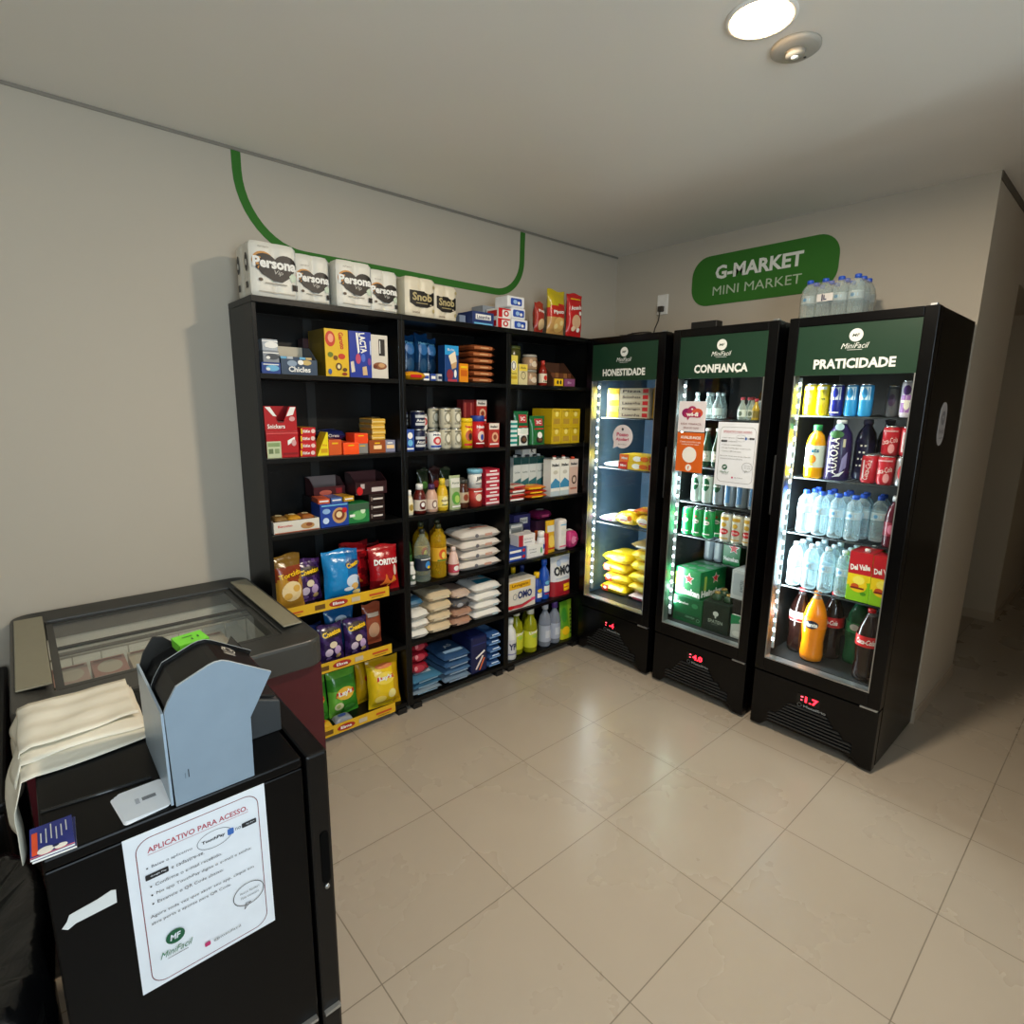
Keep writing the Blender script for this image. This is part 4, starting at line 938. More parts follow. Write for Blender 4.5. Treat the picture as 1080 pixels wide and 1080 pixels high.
crisp(.13, .17, .05, FILM('#16264e'), [], 'dark navy crisp bag at the back of the fifth shelf', -2.33, -.13, Z5, .0, .02, 12)
# bottom shelf
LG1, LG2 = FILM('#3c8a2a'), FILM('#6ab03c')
def lays(txtcol, k): return [('e', 0, .115, .046, .032, M('#e8b83a', .4)), ('p', [(-.048, .10), (.048, .108), (.044, .132), (-.044, .126)], RED), ('t', 0, .116, .032, "Lay's", W_, {'w': .07, 'b': .05, 'rot': .08}), ('e', -.035, .055, .022, .02, M('#d8d8a8', .4)), ('e', -.038, .056, .011, .011, M('#a8b868', .4)), ('e', .02, .035, .03, .018, k)]
for x, rz, sd, lb in ((-2.345, .1, 13, 'green crisp bag on the bottom shelf, nearest the freezer'), (-2.195, .05, 14, 'green crisp bag on the bottom shelf, next to the yellow bag')):
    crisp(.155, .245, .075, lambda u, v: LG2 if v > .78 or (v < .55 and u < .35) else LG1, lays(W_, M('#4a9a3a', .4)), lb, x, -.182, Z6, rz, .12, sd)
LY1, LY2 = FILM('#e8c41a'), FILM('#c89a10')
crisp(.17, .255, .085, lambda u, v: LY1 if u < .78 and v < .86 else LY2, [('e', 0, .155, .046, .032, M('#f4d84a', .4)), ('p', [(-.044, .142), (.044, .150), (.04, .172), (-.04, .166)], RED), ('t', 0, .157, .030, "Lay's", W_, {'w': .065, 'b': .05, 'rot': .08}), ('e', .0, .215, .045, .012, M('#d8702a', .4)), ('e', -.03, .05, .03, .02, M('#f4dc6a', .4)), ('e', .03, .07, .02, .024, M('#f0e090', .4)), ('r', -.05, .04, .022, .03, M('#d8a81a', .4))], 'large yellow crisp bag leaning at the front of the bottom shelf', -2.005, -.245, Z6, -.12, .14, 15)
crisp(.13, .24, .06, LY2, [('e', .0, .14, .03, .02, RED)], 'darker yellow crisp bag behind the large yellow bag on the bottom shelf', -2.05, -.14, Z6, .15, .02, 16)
for x, c, sd, lb in ((-2.43, '#d8a01e', 17, 'small yellow packet lying at the front of the bottom shelf by the freezer'), (-2.34, '#d8a828', 18, 'second small yellow packet lying at the front of the bottom shelf'), (-2.24, '#8a8f98', 19, 'grey packet lying at the front of the bottom shelf')):
    single(lying(.085, .06, .04, FILM(c), [('e', 0, 0, .02, .014, RED if sd < 19 else BLU)], seed=sd), 'snack_packet', lb, 'snack', (x, -.261+.004, Z6+.0002), 0, 'small packets on the bottom shelf')

# === middle unit, top shelf
single(lying(.115, .09, .04, FILM('#d8961c'), [('e', 0, 0, .04, .02, YEL)], [('r', -.03, .03, .012, .026, RED)], 3), 'biscuit_packet', 'yellow packet lying flat on the top shelf of the middle unit', 'biscuit', (-1.795, -.222, Z1))
for k in range(3):
    single(carton(.03, .06, .035, (W_, M('#2a4a9a', .4), LGRY)[k], [('r', -.012, .012, .01, .024, (BLU, W_, NAVY)[k])]), 'mint_box', ('white', 'blue', 'grey')[k]+' small mint box beside the yellow flat packet', 'mints', (-1.722+.033*k, -.225, Z1), .2*(k-1), 'mint boxes on the top shelf', .002)
PAB, PAB2 = FILM('#0e3a66'), FILM('#143050')
for k, (x, y, h) in enumerate(((-1.665, -.105, .235), (-1.735, -.095, .225), (-1.60, -.085, .22))):
    snackpack(.075, h, .05, lambda u, v: PAB if v > .4 else PAB2, [('e', 0, .16, .026, .03, M('#2a6aa8', .4)), ('t', 0, .19, .012, 'Massa', LBL, {'w': .045}), ('e', 0, .08, .022, .035, M('#1a4a70', .4))], 'pasta_pack', ('tallest dark blue pasta pack at the back of the top shelf', 'dark blue pasta pack in shadow behind the yellow flat packet', 'dark blue pasta pack behind the sky blue box')[k], 'pasta', (x, y, Z1), 0, 20+k, 'dark blue pasta packs')
B('cracker_box', 'tall blue box with a pale cake picture on the top shelf of the middle unit', 'cake mix', -1.625, -1.543, Z1, .175, M('#12407e', .4), .06, -.262,
  [('r', -.041, .041, .13, .175, M('#2a9ad8', .4)), ('p', [(-.02, .125), (.02, .15), (.03, .10), (-.005, .085)], M('#ecdcc0', .45)), ('p', [(-.005, .085), (.03, .10), (.026, .07), (.0, .06)], M('#c8a070', .45)), ('t', -.005, .155, .012, 'Bolo', W_, {'w': .04}), ('e', -.012, .035, .02, .026, M('#8a2a3a', .45)), ('r', -.025, .03, .0, .012, M('#b83a4a', .45)), ('e', .02, .04, .008, .02, W_)])
B('seasoning_box', 'small orange box beside the stacked brown packs', 'seasoning', -1.541, -1.486, Z1, .092, M('#e28a14', .4), .06, -.268, [('r', -.02, .02, .03, .06, M('#c8600c', .4)), ('r', -.02, .02, .07, .08, YEL)])
for k in range(6):
    single(lying(.165, .15, .031, FILM('#8a4a2a'), [('r', -.05, .05, -.05, .04, M('#a8643c', .35)), ('e', 0, 0, .03, .025, M('#c88a58', .35))], [('r', -.06, .06, .008, .022, M('#b06a40', .35)), ('r', -.02, .035, .012, .018, M('#d8a878', .35))], 30+k, slope=0, puff=.35), 'coffee_pack', ORD[k]+' brown coffee pack from the bottom of the stack on the top shelf', 'coffee', (-1.392+.004*(k % 2), -.19, Z1+.0325*k), .02*((k % 3)-1), 'stacked brown coffee packs')
# second shelf
B('sugar_box', 'narrow blue box at the freezer side end of the second shelf in the middle unit', 'box', -1.858, -1.812, Z2, .105, M('#2a4c9c', .4), .07, -.268, [('e', 0, .075, .014, .016, W_), ('e', 0, .04, .014, .016, LBL), ('r', -.018, .018, .008, .016, W_)])
NVC = M('#161d3c', .35); TINM = METAL('#b8bcc2', .3)
def tin(name, r, h, m, art, label, cat, loc, group=None, lid=None, rz=0): return multi(name, label, cat, loc, rz, can_parts(r, h, m, art, lid), group)
NA = [('r', -.03, .03, .055, .068, LGRY), ('r', -.03, .03, .018, .03, LGRY), ('t', 0, .042, .014, 'Atum', W_, {'w': .05, 'b': .02})]
tin('food_tin', .037, .104, NVC, NA, 'navy tin, lower one of the pair on the second shelf', 'tin', (-1.766, -.225, Z2), 'navy tins')
tin('food_tin', .037, .088, NVC, NA, 'navy tin stacked on another navy tin, second shelf', 'tin', (-1.766, -.225, Z2+.1045), 'navy tins')
tin('food_tin', .037, .104, NVC, NA, 'navy tin in the rear, lower, behind the front navy tins', 'tin', (-1.812, -.14, Z2), 'navy tins')
tin('food_tin', .037, .088, NVC, NA, 'navy tin in the rear, stacked behind the front navy tins', 'tin', (-1.812, -.14, Z2+.1045), 'navy tins')
WRC = [('e', 0, .045, .024, .02, RED), ('e', 0, .045, .012, .012, M('#f0d0c8', .4)), ('t', 0, .075, .010, 'Milho', NAVY, {'w': .045, 'b': .02}), ('r', -.036, .036, .0125, .022, BLU)]
tin('food_tin', .036, .092, W_, WRC, 'white tin with a red berry print, in front on the shelf', 'tin', (-1.675, -.23, Z2), 'white tins with a red print')
tin('food_tin', .036, .092, W_, WRC, 'white tin with a red berry print, rear lower', 'tin', (-1.708, -.155, Z2), 'white tins with a red print')
tin('food_tin', .033, .085, W_, [p for p in WRC if p[0] != 'r'], 'white tin with a red berry print, stacked high at the rear', 'tin', (-1.704, -.155, Z2+.0925), 'white tins with a red print')
BGM = M('#c9c3ab', .4)
BGA = [('e', 0, .055, .020, .03, M('#8a866e', .4)), ('e', 0, .055, .012, .02, M('#ded9c4', .4)), ('r', -.02, .02, .085, .092, M('#5a5644', .4)), ('t', 0, .025, .010, 'Ervilha', M('#4a4638', .4), {'w': .04})]
for k, (x, zz) in enumerate(((-1.605, 0), (-1.541, 0), (-1.606, .1045), (-1.542, .1045))):
    tin('food_tin', .0305, .104, BGM, BGA, 'beige tin, '+('lower one beside the white tins', 'lower one beside the yellow canister', 'upper one on the side of the white tins', 'upper one on the side of the yellow canister')[k], 'tin', (x, -.228, Z2+zz), 'beige tins stacked two by two')
tin('food_tin', .0305, .104, BGM, BGA, 'beige tin at the rear, lower, behind the stacked beige tins', 'tin', (-1.625, -.15, Z2), 'beige tins stacked two by two'); tin('food_tin', .0305, .104, BGM, BGA, 'beige tin at the rear, upper, behind the stacked beige tins', 'tin', (-1.625, -.15, Z2+.1045), 'beige tins stacked two by two')
def canister(name, r, h, m, lid, lh, art, label, cat, loc, lidr=None):
    a = MB(); a.lathe([(r, 0), (r, h-lh)], m, 22); a.art(cyl(r), art)
    l = MB(); lr = lidr or r*1.02; l.lathe([(lr, h-lh), (lr, h-.004), (lr*.93, h)], lid, 22)
    return multi(name, label, cat, loc, 0, [('body', a), ('lid', l)])
canister('cocoa_canister', .033, .155, M('#e8bc1a', .4), M('#f0cc20', .35), .022, [('t', 0, .112, .014, 'Nescau', RED, {'w': .05, 'b': .04}), ('e', 0, .065, .024, .03, M('#b8501c', .4)), ('e', .004, .06, .012, .018, M('#3a2418', .4)), ('r', -.03, .03, .014, .024, RED)], 'yellow cocoa canister on the second shelf', 'cocoa', (-1.473, -.23, Z2))
canister('milk_powder_canister', .037, .168, M('#c01c24', .4), M('#24439a', .4), .030, [('t', 0, .11, .016, 'Ninho', W_, {'w': .055, 'b': .04}), ('e', 0, .06, .022, .028, M('#e8c8b8', .4)), ('e', .004, .055, .010, .016, BLU), ('r', -.03, .03, .02, .026, W_)], 'red canister with a blue lid on the second shelf', 'milk powder', (-1.397, -.228, Z2))
RC = M('#b02a22', .4)
RCA = lambda h: [('r', -.034, .034, h*.74, h, M('#e8dfd2', .4)), ('t', 0, h*.86, .013, 'Italac', INK, {'w': .05, 'b': .04}), ('e', .006, h*.42, .022, .026, M('#e0b08a', .4)), ('e', .006, h*.42, .012, .014, M('#8a3a20', .4)), ('r', -.03, .03, h*.1, h*.16, W_)]
B('red_carton', 'red and cream carton in front, low on the second shelf', 'carton', -1.349, -1.275, Z2, .128, RC, .07, -.266, RCA(.128))
B('red_carton', 'red and cream carton standing lower at the rear of the second shelf', 'carton', -1.358, -1.288, Z2, .125, RC, .07, -.17, RCA(.125))
B('red_carton', 'red and cream carton stacked high at the rear of the second shelf', 'carton', -1.358, -1.288, Z2+.1255, .125, RC, .07, -.17, RCA(.125))
for k in range(2): B('red_carton', ('lower', 'upper')[k]+' dark red carton set back beside the red canister', 'carton', -1.436, -1.362, Z2+.1255*k, .125, M('#7a1a1c', .4), .06, -.155, [('r', -.03, -.02, .01, .11, M('#a84a40', .4)), ('r', .01, .02, .01, .11, M('#a84a40', .4))], group='dark red cartons')
# third shelf: sauces
def sauce(h, r, body, cap, caph, label, lm, lart, name, cat, loc, capr=None, squeeze=True):
    n = r*.42; cr = capr or r*.55
    prof = [(r*.86, 0), (r, .006), (r, h*.5), (r*.92, h*.62), (n*1.3, h*.80), (n, h-caph)]
    return multi(name, label, cat, loc, 0, bottle_parts(prof, body, cap, cr, h-caph, h, (r+.0006, h*.12, h*.48, lm), lart))
sauce(.125, .019, M('#e2d9c0', .35), W_, .03, 'short cream sauce bottle with a white cap at the end of the third shelf', M('#e8dcae', .4), [('e', 0, .04, .012, .016, M('#a88a3a', .4))], 'sauce_bottle', 'sauce', (-1.836, -.248, Z3))
sauce(.15, .033, M('#5a1812', .3), W_, .028, 'dark red ketchup bottle with a white cap', M('#d8cdbd', .4), [('e', 0, .045, .018, .022, M('#5a1a14', .4)), ('e', 0, .048, .010, .012, W_), ('t', 0, .025, .008, 'Ketchup', INK, {'w': .036})], 'ketchup_bottle', 'ketchup', (-1.770, -.235, Z3))
sauce(.143, .032, M('#cda38c', .35), M('#4a2e5a', .4), .026, 'pinkish sauce bottle with a dark purple cap', M('#dcc4b0', .4), [('e', 0, .042, .016, .022, M('#7a5a50', .4)), ('e', 0, .042, .010, .014, M('#efe2d4', .4))], 'sauce_bottle', 'sauce', (-1.699, -.235, Z3))
sauce(.168, .030, M('#d8b020', .35), M('#e4c83a', .4), .034, 'yellow mustard bottle with a pale yellow cap', M('#e6cf58', .4), [('e', 0, .055, .018, .022, M('#f0e6b0', .4)), ('t', 0, .055, .010, 'Mostarda', M('#6a4a10', .4), {'w': .042, 'b': .03}), ('r', -.02, .02, .03, .034, DGRN)], 'mustard_bottle', 'mustard', (-1.634, -.236, Z3))
for k in range(2): sauce(.135, .022, M('#dfd6c2', .35), W_, .03, ('white capped sauce bottle standing behind the ketchup bottle', 'white capped sauce bottle behind the pinkish sauce bottle')[k], M('#d8cca8', .4), [], 'sauce_bottle', 'sauce', (-1.800+.075*k, -.155, Z3))
single(pouch(.068, .178, .04, FILM('#a8b48a'), [('r', -.028, .028, .115, .165, M('#d8d8cc', .4)), ('e', 0, .06, .026, .034, M('#5a9a3a', .4)), ('e', .004, .055, .014, .02, M('#a8c860', .4)), ('t', 0, .14, .012, 'Azeite', DGRN, {'w': .045}), ('r', -.026, .026, .012, .02, W_)], 2), 'sauce_pouch', 'green and white stand up pouch beside the mustard bottle', 'sauce pouch', (-1.562, -.245, Z3))
BJ = CLEAR('#c08a6a', .5, '#5a3020', .12, .8)
for k, (x, y) in enumerate(((-1.502, -.235), (-1.470, -.165))):
    prof = [(.030, 0), (.033, .006), (.033, .10), (.026, .12), (.024, .135)]
    multi('sauce_jar', ('brown glass jar of sauce in front on the third shelf', 'brown glass jar of sauce set back on the third shelf')[k], 'jar', (x, y, Z3), 0,
          bottle_parts(prof, M('#4a2618', .15), M('#3a3a36', .4), .027, .132, .152, (.0336, .03, .085, M('#b8a488', .4)), [('e', 0, .058, .016, .018, M('#8a3a20', .4))]), 'brown sauce jars')
canister('soup_cup', .040, .10, M('#b0352c', .4), M('#b0352c', .4), .01, [('e', 0, .05, .02, .02, M('#e8d0b8', .4)), ('r', -.03, .03, .08, .086, W_)], 'red cup under the white cup with a pale blue lid', 'cup', (-1.418, -.232, Z3), .0405)
canister('cheese_cup', .038, .102, M('#e4e2dc', .35), M('#7ab8d0', .35), .022, [('t', 0, .05, .024, 'JF', INK, {'w': .036, 'b': .04}), ('r', -.02, .02, .02, .03, M('#8a8a88', .4)), ('e', .018, .055, .008, .01, M('#4a5a68', .4))], 'white cup with a pale blue lid stacked on a red cup', 'cup', (-1.418, -.232, Z3+.1005), .043)
for k in range(5): B('tea_box', ORD[k]+' red and white box from the bottom of the stack beside the cups', 'tea', -1.366+.002*(k % 2), -1.268, Z3+.0395*k, .039, M('#b8243a', .4), .10, -.262, [('r', -.045, .045, .004, .016, M('#ead8d6', .4)), ('r', -.02, .03, .024, .032, W_)], group='red and white boxes in a tall stack')
DKP = FILM('#1a1a18')
for k, (x, h, c) in enumerate(((-1.79, .20, '#1c201c'), (-1.66, .205, '#26301e'), (-1.585, .21, '#3a1e1c'), (-1.515, .205, '#2c3c26'))):
    snackpack(.07, h, .04, FILM(c), [('e', 0, .12, .02, .02, (M('#3a4a3a', .4), M('#4a7a3a', .4), M('#8a2a24', .4), M('#b8b8a8', .4))[k])], 'seasoning_pack', ('black', 'dark green', 'dark brown', 'dark green and white')[k]+' seasoning pack in the back row of the sauce shelf', 'seasoning', (x, -.09, Z3), 0, 40+k, 'seasoning packs behind the sauces')
# fourth shelf: oil, sugar
OILP = [(.037, 0), (.043, .006), (.043, .06), (.039, .075), (.043, .09), (.043, .195), (.039, .220), (.024, .240), (.0145, .248), (.0135, .268)]
OIL = CLEAR('#f2dc58', .32, '#d8b428', .1, .7)
def oil(x, y, label):
    return multi('oil_bottle', label, 'cooking oil', (x, y, Z4), 0, bottle_parts(OILP, OIL, M('#3a3f28', .4), .0155, .262, .285, (.0437, .092, .165, M('#e0a82a', .4)), [('e', 0, .13, .022, .026, M('#d8581c', .4)), ('e', .004, .125, .012, .018, M('#f0d860', .4)), ('r', -.03, .03, .094, .102, M('#4a7a2a', .4))]), 'cooking oil bottles')
oil(-1.657, -.228, 'yellow cooking oil bottle in front, beside the pink bottle'); oil(-1.706, -.135, 'yellow cooking oil bottle set back behind another oil bottle'); oil(-1.60, -.130, 'yellow cooking oil bottle set back, nearest the white bags')
CLB = CLEAR('#eef4ea', .12, '#c8d4c8', .1, .6)
multi('vinegar_bottle', 'clear bottle with a black and blue label in front on the fourth shelf', 'vinegar', (-1.758, -.232, Z4), 0, bottle_parts([(.037, 0), (.042, .006), (.042, .17), (.038, .195), (.022, .225), (.014, .235), (.013, .252)], CLB, M('#2a2e2a', .4), .0155, .25, .272, (.0427, .06, .125, M('#20283a', .4)), [('e', .008, .09, .016, .02, M('#3a8ad0', .4)), ('r', -.03, .03, .118, .123, W_), ('e', .012, .078, .01, .008, YEL)]))
multi('vinegar_bottle', 'dark green bottle behind the clear bottle on the fourth shelf', 'vinegar', (-1.80, -.13, Z4), 0, bottle_parts([(.034, 0), (.037, .006), (.037, .15), (.028, .19), (.014, .24), (.013, .255)], CLEAR('#8ab878', .45, '#3a6a34', .1, .75), M('#1c2a1c', .4), .0155, .255, .278, (.0376, .06, .125, M('#4a8a4a', .4))))
multi('condiment_bottle', 'small white bottle at the freezer side end of the fourth shelf', 'condiment', (-1.834, -.25, Z4), 0, bottle_parts([(.019, 0), (.021, .004), (.021, .06), (.013, .085), (.010, .098)], M('#d8d6cc', .35), W_, .012, .098, .115, (.0215, .018, .055, M('#4a5a4a', .4)), [('e', 0, .04, .009, .011, W_)]))
multi('condiment_bottle', 'pale pink bottle between the oil and the white bags', 'condiment', (-1.574, -.247, Z4), 0, bottle_parts([(.027, 0), (.030, .005), (.030, .07), (.020, .115), (.012, .13)], M('#e0bfb4', .35), M('#e8d4cc', .35), .014, .13, .152, (.0306, .015, .062, M('#b8404a', .4)), [('e', 0, .04, .016, .014, W_), ('r', -.02, .02, .022, .027, PNK)]))
SGR = M('#dad4cc', .5, 0, .35, 22)
for k in range(4):
    single(lying(.278-.004*k, .20, .053, SGR, [('t', .0, .02, .022, 'UNIAO', M('#4a4a52', .5), {'w': .11, 'b': .02, 'rot': .12}), ('e', -.05, .05, .022, .012, M('#8a8a90', .5)), ('r', -.03, .09, -.035, -.018, M('#c8623a', .5)), ('r', -.06, .0, -.05, -.042, M('#a8a4a0', .5))], [('e', -.035, .027, .012, .011, M('#6a6a70', .5)), ('r', .02, .07, .02, .034, M('#c89a8a', .5))], 50+k, puff=.28), 'sugar_bag', ORD[k]+' white sugar bag from the bottom of the stack on the fourth shelf', 'sugar', (-1.4+.004*(k % 2), -.172, Z4+.0562*k), .03*((k % 3)-1), 'stacked white sugar bags')
# fifth shelf: rice, flour, beans
def sacks(n, x, w, l, t, m, art, front, label, cat, z, y, group, name, seed):
    for k in range(n): single(lying(w, l, t, m if not isinstance(m, (list, tuple)) else m[k], art, front, seed+k, puff=.26), name, ORD[k]+' '+label, cat, (x+.004*(k % 2), y+.004*(k % 2), z+t*1.035*k), .03*((k % 3)-1), group)
sacks(3, -1.805, .105, .20, .05, M('#dedbd2', .5, 0, .3, 22), [('r', -.03, .03, -.03, .03, M('#c8c4bc', .5))], [('r', -.03, .03, .014, .022, M('#b8b4ac', .5))], 'white flour bag from the bottom, at the freezer side of the fifth shelf', 'flour', Z5, -.182, 'white flour bags', 'flour_bag', 60)
sacks(4, -1.675, .145, .20, .056, FILM('#cbb795', .35), [('e', 0, 0, .04, .05, M('#b09a74', .4)), ('r', -.05, .05, -.08, -.06, M('#dccfb4', .4))], [('r', -.05, .05, .016, .03, M('#dccdae', .4))], 'beige bean bag from the bottom, beside the white flour bags', 'beans', Z5, -.178, 'beige bean bags', 'bean_bag', 70)
sacks(2, -1.532, .125, .20, .048, FILM('#a8806a', .35), [('e', 0, 0, .04, .05, M('#8a624e', .4))], [('r', -.04, .04, .014, .026, M('#c09c88', .4))], 'brownish pink bean bag from the bottom, fifth shelf', 'beans', Z5, -.178, 'brownish pink bean bags', 'bean_bag', 80)
single(lying(.122, .19, .05, FILM('#55565a', .3), [('e', 0, 0, .035, .04, M('#8a8a90', .4))], [('e', -.02, .025, .02, .012, M('#a8a8ac', .4)), ('e', .03, .022, .012, .014, M('#2c2c30', .4))], 84, puff=.42), 'bean_bag', 'dark grey bean bag lying on the brownish pink bags', 'beans', (-1.531, -.178, Z5+.1005))
single(lying(.125, .19, .05, FILM('#c4ad9c', .35), [('e', 0, 0, .045, .05, M('#a88c7c', .4))], [('r', -.04, .04, .016, .03, M('#d4c0b0', .4))], 85, puff=.42), 'bean_bag', 'pinkish beige bag lying on the dark grey bag', 'beans', (-1.531, -.175, Z5+.1530), .03)
sacks(4, -1.355, .185, .20, .05, M('#e6e4de', .5, 0, .3, 22), [('r', -.05, .06, -.06, .0, M('#2a8aa8', .45)), ('t', -.01, .04, .018, 'Arroz', NAVY, {'w': .08, 'b': .02}), ('e', .05, .04, .02, .02, M('#5ab0c8', .45))], [('r', .03, .07, .016, .028, M('#b8ccd0', .45))], 'white rice bag with blue print from the bottom, fifth shelf', 'rice', Z5, -.178, 'white rice bags', 'rice_bag', 90)
single(lying(.10, .17, .05, FILM('#3a6a8a', .35), [('e', 0, 0, .03, .03, W_)], [], 97, puff=.42), 'bean_bag', 'blue bag at the back, lying on the white flour bags', 'beans', (-1.808, -.155, Z5+.1575), .0)
# bottom shelf: cleaning cloths and bags
RPL = FILM('#8a1626', .18)
sacks(3, -1.795, .115, .17, .060, RPL, [('e', 0, 0, .03, .04, M('#b83a4a', .2))], [('e', 0, .034, .03, .02, M('#b03444', .2)), ('e', -.02, .04, .01, .012, M('#d88088', .2))], 'shiny red pack from the bottom, at the freezer side of the bottom shelf', 'pack', Z6+.099, -.16, 'shiny red packs', 'red_pack', 100)
BGB = FILM('#3d6da4', .3)
sacks(3, -1.768, .175, .24, .031, [M('#7d8f9e', .4), FILM('#3a6684', .3), FILM('#447a9a', .3)], [('r', -.05, .05, -.07, -.04, M('#bcd0e0', .4)), ('r', -.03, .05, -.02, .0, M('#1c3f74', .4))], [('r', -.06, .06, .008, .016, M('#9cc0d8', .4))], 'blue folded pack from the bottom, under the red packs', 'pack', Z6, -.162, 'blue folded packs under the red ones', 'blue_pack', 110)
sacks(4, -1.570, .175, .24, .04, [FILM('#6c8298', .3), FILM('#4a6c90', .3), FILM('#36587f', .3), FILM('#305078', .3)], [('r', -.06, .06, -.08, -.05, M('#9cc0e0', .4)), ('t', 0, .0, .03, 'A5', M('#d8dce4', .4), {'w': .06, 'b': .03, 'rot': .3})], [('r', -.06, .06, .012, .02, M('#a4bcd4', .4))], 'blue folded pack from the bottom, in the middle of the bottom shelf', 'pack', Z6, -.164, 'blue folded packs in the middle', 'blue_pack', 120)
B('pet_food_bag', 'navy box shaped bag with white and orange strokes on the bottom shelf', 'bag', -1.478, -1.362, Z6, .225, FILM('#141c48', .3), .20, -.278,
  [('p', [(-.03, .10), (.035, .135), (.04, .125), (-.022, .09)], W_), ('p', [(-.03, .03), (-.02, .025), (.03, .10), (.02, .105)], M('#f0e0d8', .4)), ('p', [(-.005, .02), (.005, .018), (.04, .085), (.03, .09)], M('#e07040', .4)), ('r', -.05, .05, .175, .182, M('#2c3a7a', .4))], topp=[('r', -.04, .04, -.06, .0, M('#24306a', .4))], bevel=.012)
sacks(5, -1.308, .092, .22, .042, FILM('#2c4f84', .3), [('e', 0, 0, .03, .04, M('#6a94c8', .4))], [('r', -.04, .04, .014, .024, M('#7aa4d8', .4)), ('r', -.02, .03, .028, .034, M('#c4d8f0', .4))], 'blue pack from the bottom, beside the navy bag on the bottom shelf', 'pack', Z6, -.17, 'blue packs beside the navy bag', 'blue_pack', 130)

# === unit beside the fridges, top shelf
YC = M('#e6cc4a', .4)
B('starch_box', 'tall pale yellow box at the end of the top shelf beside the fridges', 'box', -1.212, -1.148, Z1, .155, M('#e4d05a', .4), .06, -.268, [('e', .0, .10, .02, .026, W_), ('o', ell(.0, .10, .012, .02, 14), .004, INK), ('r', -.025, .025, .03, .045, M('#c8a82a', .4)), ('t', 0, .06, .010, 'Maizena', INK, {'w': .045})], rz=.05)
B('starch_box', 'short cream and yellow box beside the tall pale yellow box', 'box', -1.142, -1.078, Z1, .112, M('#d8cc9a', .4), .05, -.272, [('r', -.03, .03, .075, .11, YC), ('o', ell(.0, .05, .016, .02, 14), .003, INK), ('t', 0, .092, .012, 'Aveia', INK, {'w': .04})])
def gjar(r, h, cont, lid, label, loc, group=None, art=()):
    a = MB(); a.lathe([(r*.9, 0), (r, .006), (r, h*.74), (r*.86, h*.84)], cont, 20)
    if art: a.art(cyl(r), art)
    l = MB(); l.lathe([(r*.93, h*.84), (r*.93, h*.97), (r*.85, h)], lid, 20)
    return multi('food_jar', label, 'jar', loc, 0, [('jar', a), ('lid', l)], group)
CJ = M('#a08468', .2); JA = [('e', 0, .03, .022, .016, M('#d8c8b0', .4)), ('e', .022, .045, .012, .012, M('#6a4a34', .4)), ('e', -.024, .045, .010, .012, M('#c8a078', .4))]
gjar(.044, .086, CJ, M('#8f8a80', .35), 'glass jar of nuts, lower of two stacked in front', (-1.022, -.225, Z1), 'stacked jars of nuts', JA); gjar(.044, .082, CJ, M('#a8a49a', .3), 'glass jar of nuts, upper of two stacked in front', (-1.022, -.225, Z1+.0865), 'stacked jars of nuts', JA)
gjar(.048, .11, M('#2a2418', .25), M('#4c5228', .35), 'dark jar with an olive lid, lower, at the back of the top shelf', (-1.058, -.12, Z1), 'dark jars with olive lids'); gjar(.048, .11, M('#4a4a22', .25), M('#6c7236', .35), 'dark jar with an olive lid, upper, at the back of the top shelf', (-1.058, -.12, Z1+.1105), 'dark jars with olive lids')
sauce(.142, .025, M('#8a2418', .2), M('#b8352a', .35), .026, 'slim red pepper sauce bottle beside the jars of nuts', M('#e0d0b8', .4), [('e', 0, .045, .012, .014, RED), ('r', -.015, .015, .022, .028, DGRN)], 'pepper_sauce_bottle', 'sauce', (-.935, -.245, Z1), .012)
b = MB(); BRD = M('#4e3020', .5)
b.box(-.095, .095, -.07, -.067, 0, .05, BRD); b.box(-.095, .095, .067, .07, 0, .145, BRD); b.box(-.092, .092, -.067, .067, 0, .003, BRD)
for sx in (-1, 1): b.prism([(-.067, 0), (.067, 0), (.067, .145), (.03, .145), (-.067, .05)], sx*.095, sx*.092, BRD, 'x')
b.art(flat(-.07), [('r', -.085, -.01, .004, .044, YEL), ('e', -.055, .024, .008, .012, INK), ('e', -.03, .024, .008, .012, INK), ('r', .0, .09, .004, .046, M('#8a4a78', .4)), ('t', .045, .025, .012, 'Bis', M('#e8d0e0', .4), {'w': .03})])
single(b, 'display_box', 'brown open display box with yellow and purple front panels, next to the fridge', 'display box', (-.775, -.195, Z1))
for k in range(5): single(carton(.03, .11, .075, (M('#6a3a20', .4), M('#8a5a30', .4))[k % 2]), 'chocolate_bar', ORD[k]+' brown bar standing in the brown display box, counting from the jar side', 'chocolate', (-.851+.035*k, -.19, Z1+.0035), 0, 'bars in the brown display box')
# second shelf
for k in range(3):
    B('striped_box', ('front', 'middle', 'rear')[k]+' teal and white striped box on the second shelf', 'box', -1.214, -1.146, Z2, .14, M('#e0e8e4', .4), .06, -.268+.064*k, [('r', -.034, .034, .012+.026*j, .025+.026*j, TEAL) for j in range(5)], group='teal striped boxes')
GPA = lambda w, h: [('r', -w*.36, w*.36, h*.30, h*.5, W_), ('e', 0, h*.42, w*.36, h*.09, M('#d8e4d8', .4)), ('e', 0, h*.17, w*.22, h*.12, M('#2a1c14', .4)), ('e', 0, h*.17, w*.12, h*.06, M('#6a4a30', .4)), ('r', -w*.26, w*.26, h*.66, h*.9, M('#b8343a', .4)), ('t', 0, h*.78, h*.12, '3C', W_, {'w': w*.32, 'b': .04}), ('r', -w*.3, w*.3, h*.53, h*.57, RED)]
single(pouch(.112, .192, .06, lambda u, v: FILM('#dfe6dd') if v < .35 and abs(u-.5) < .3 else FILM('#17633a'), GPA(.112, .192), 3), 'coffee_pouch', 'taller green and white coffee pouch on the second shelf beside the fridges', 'coffee', (-1.082, -.225, Z2))
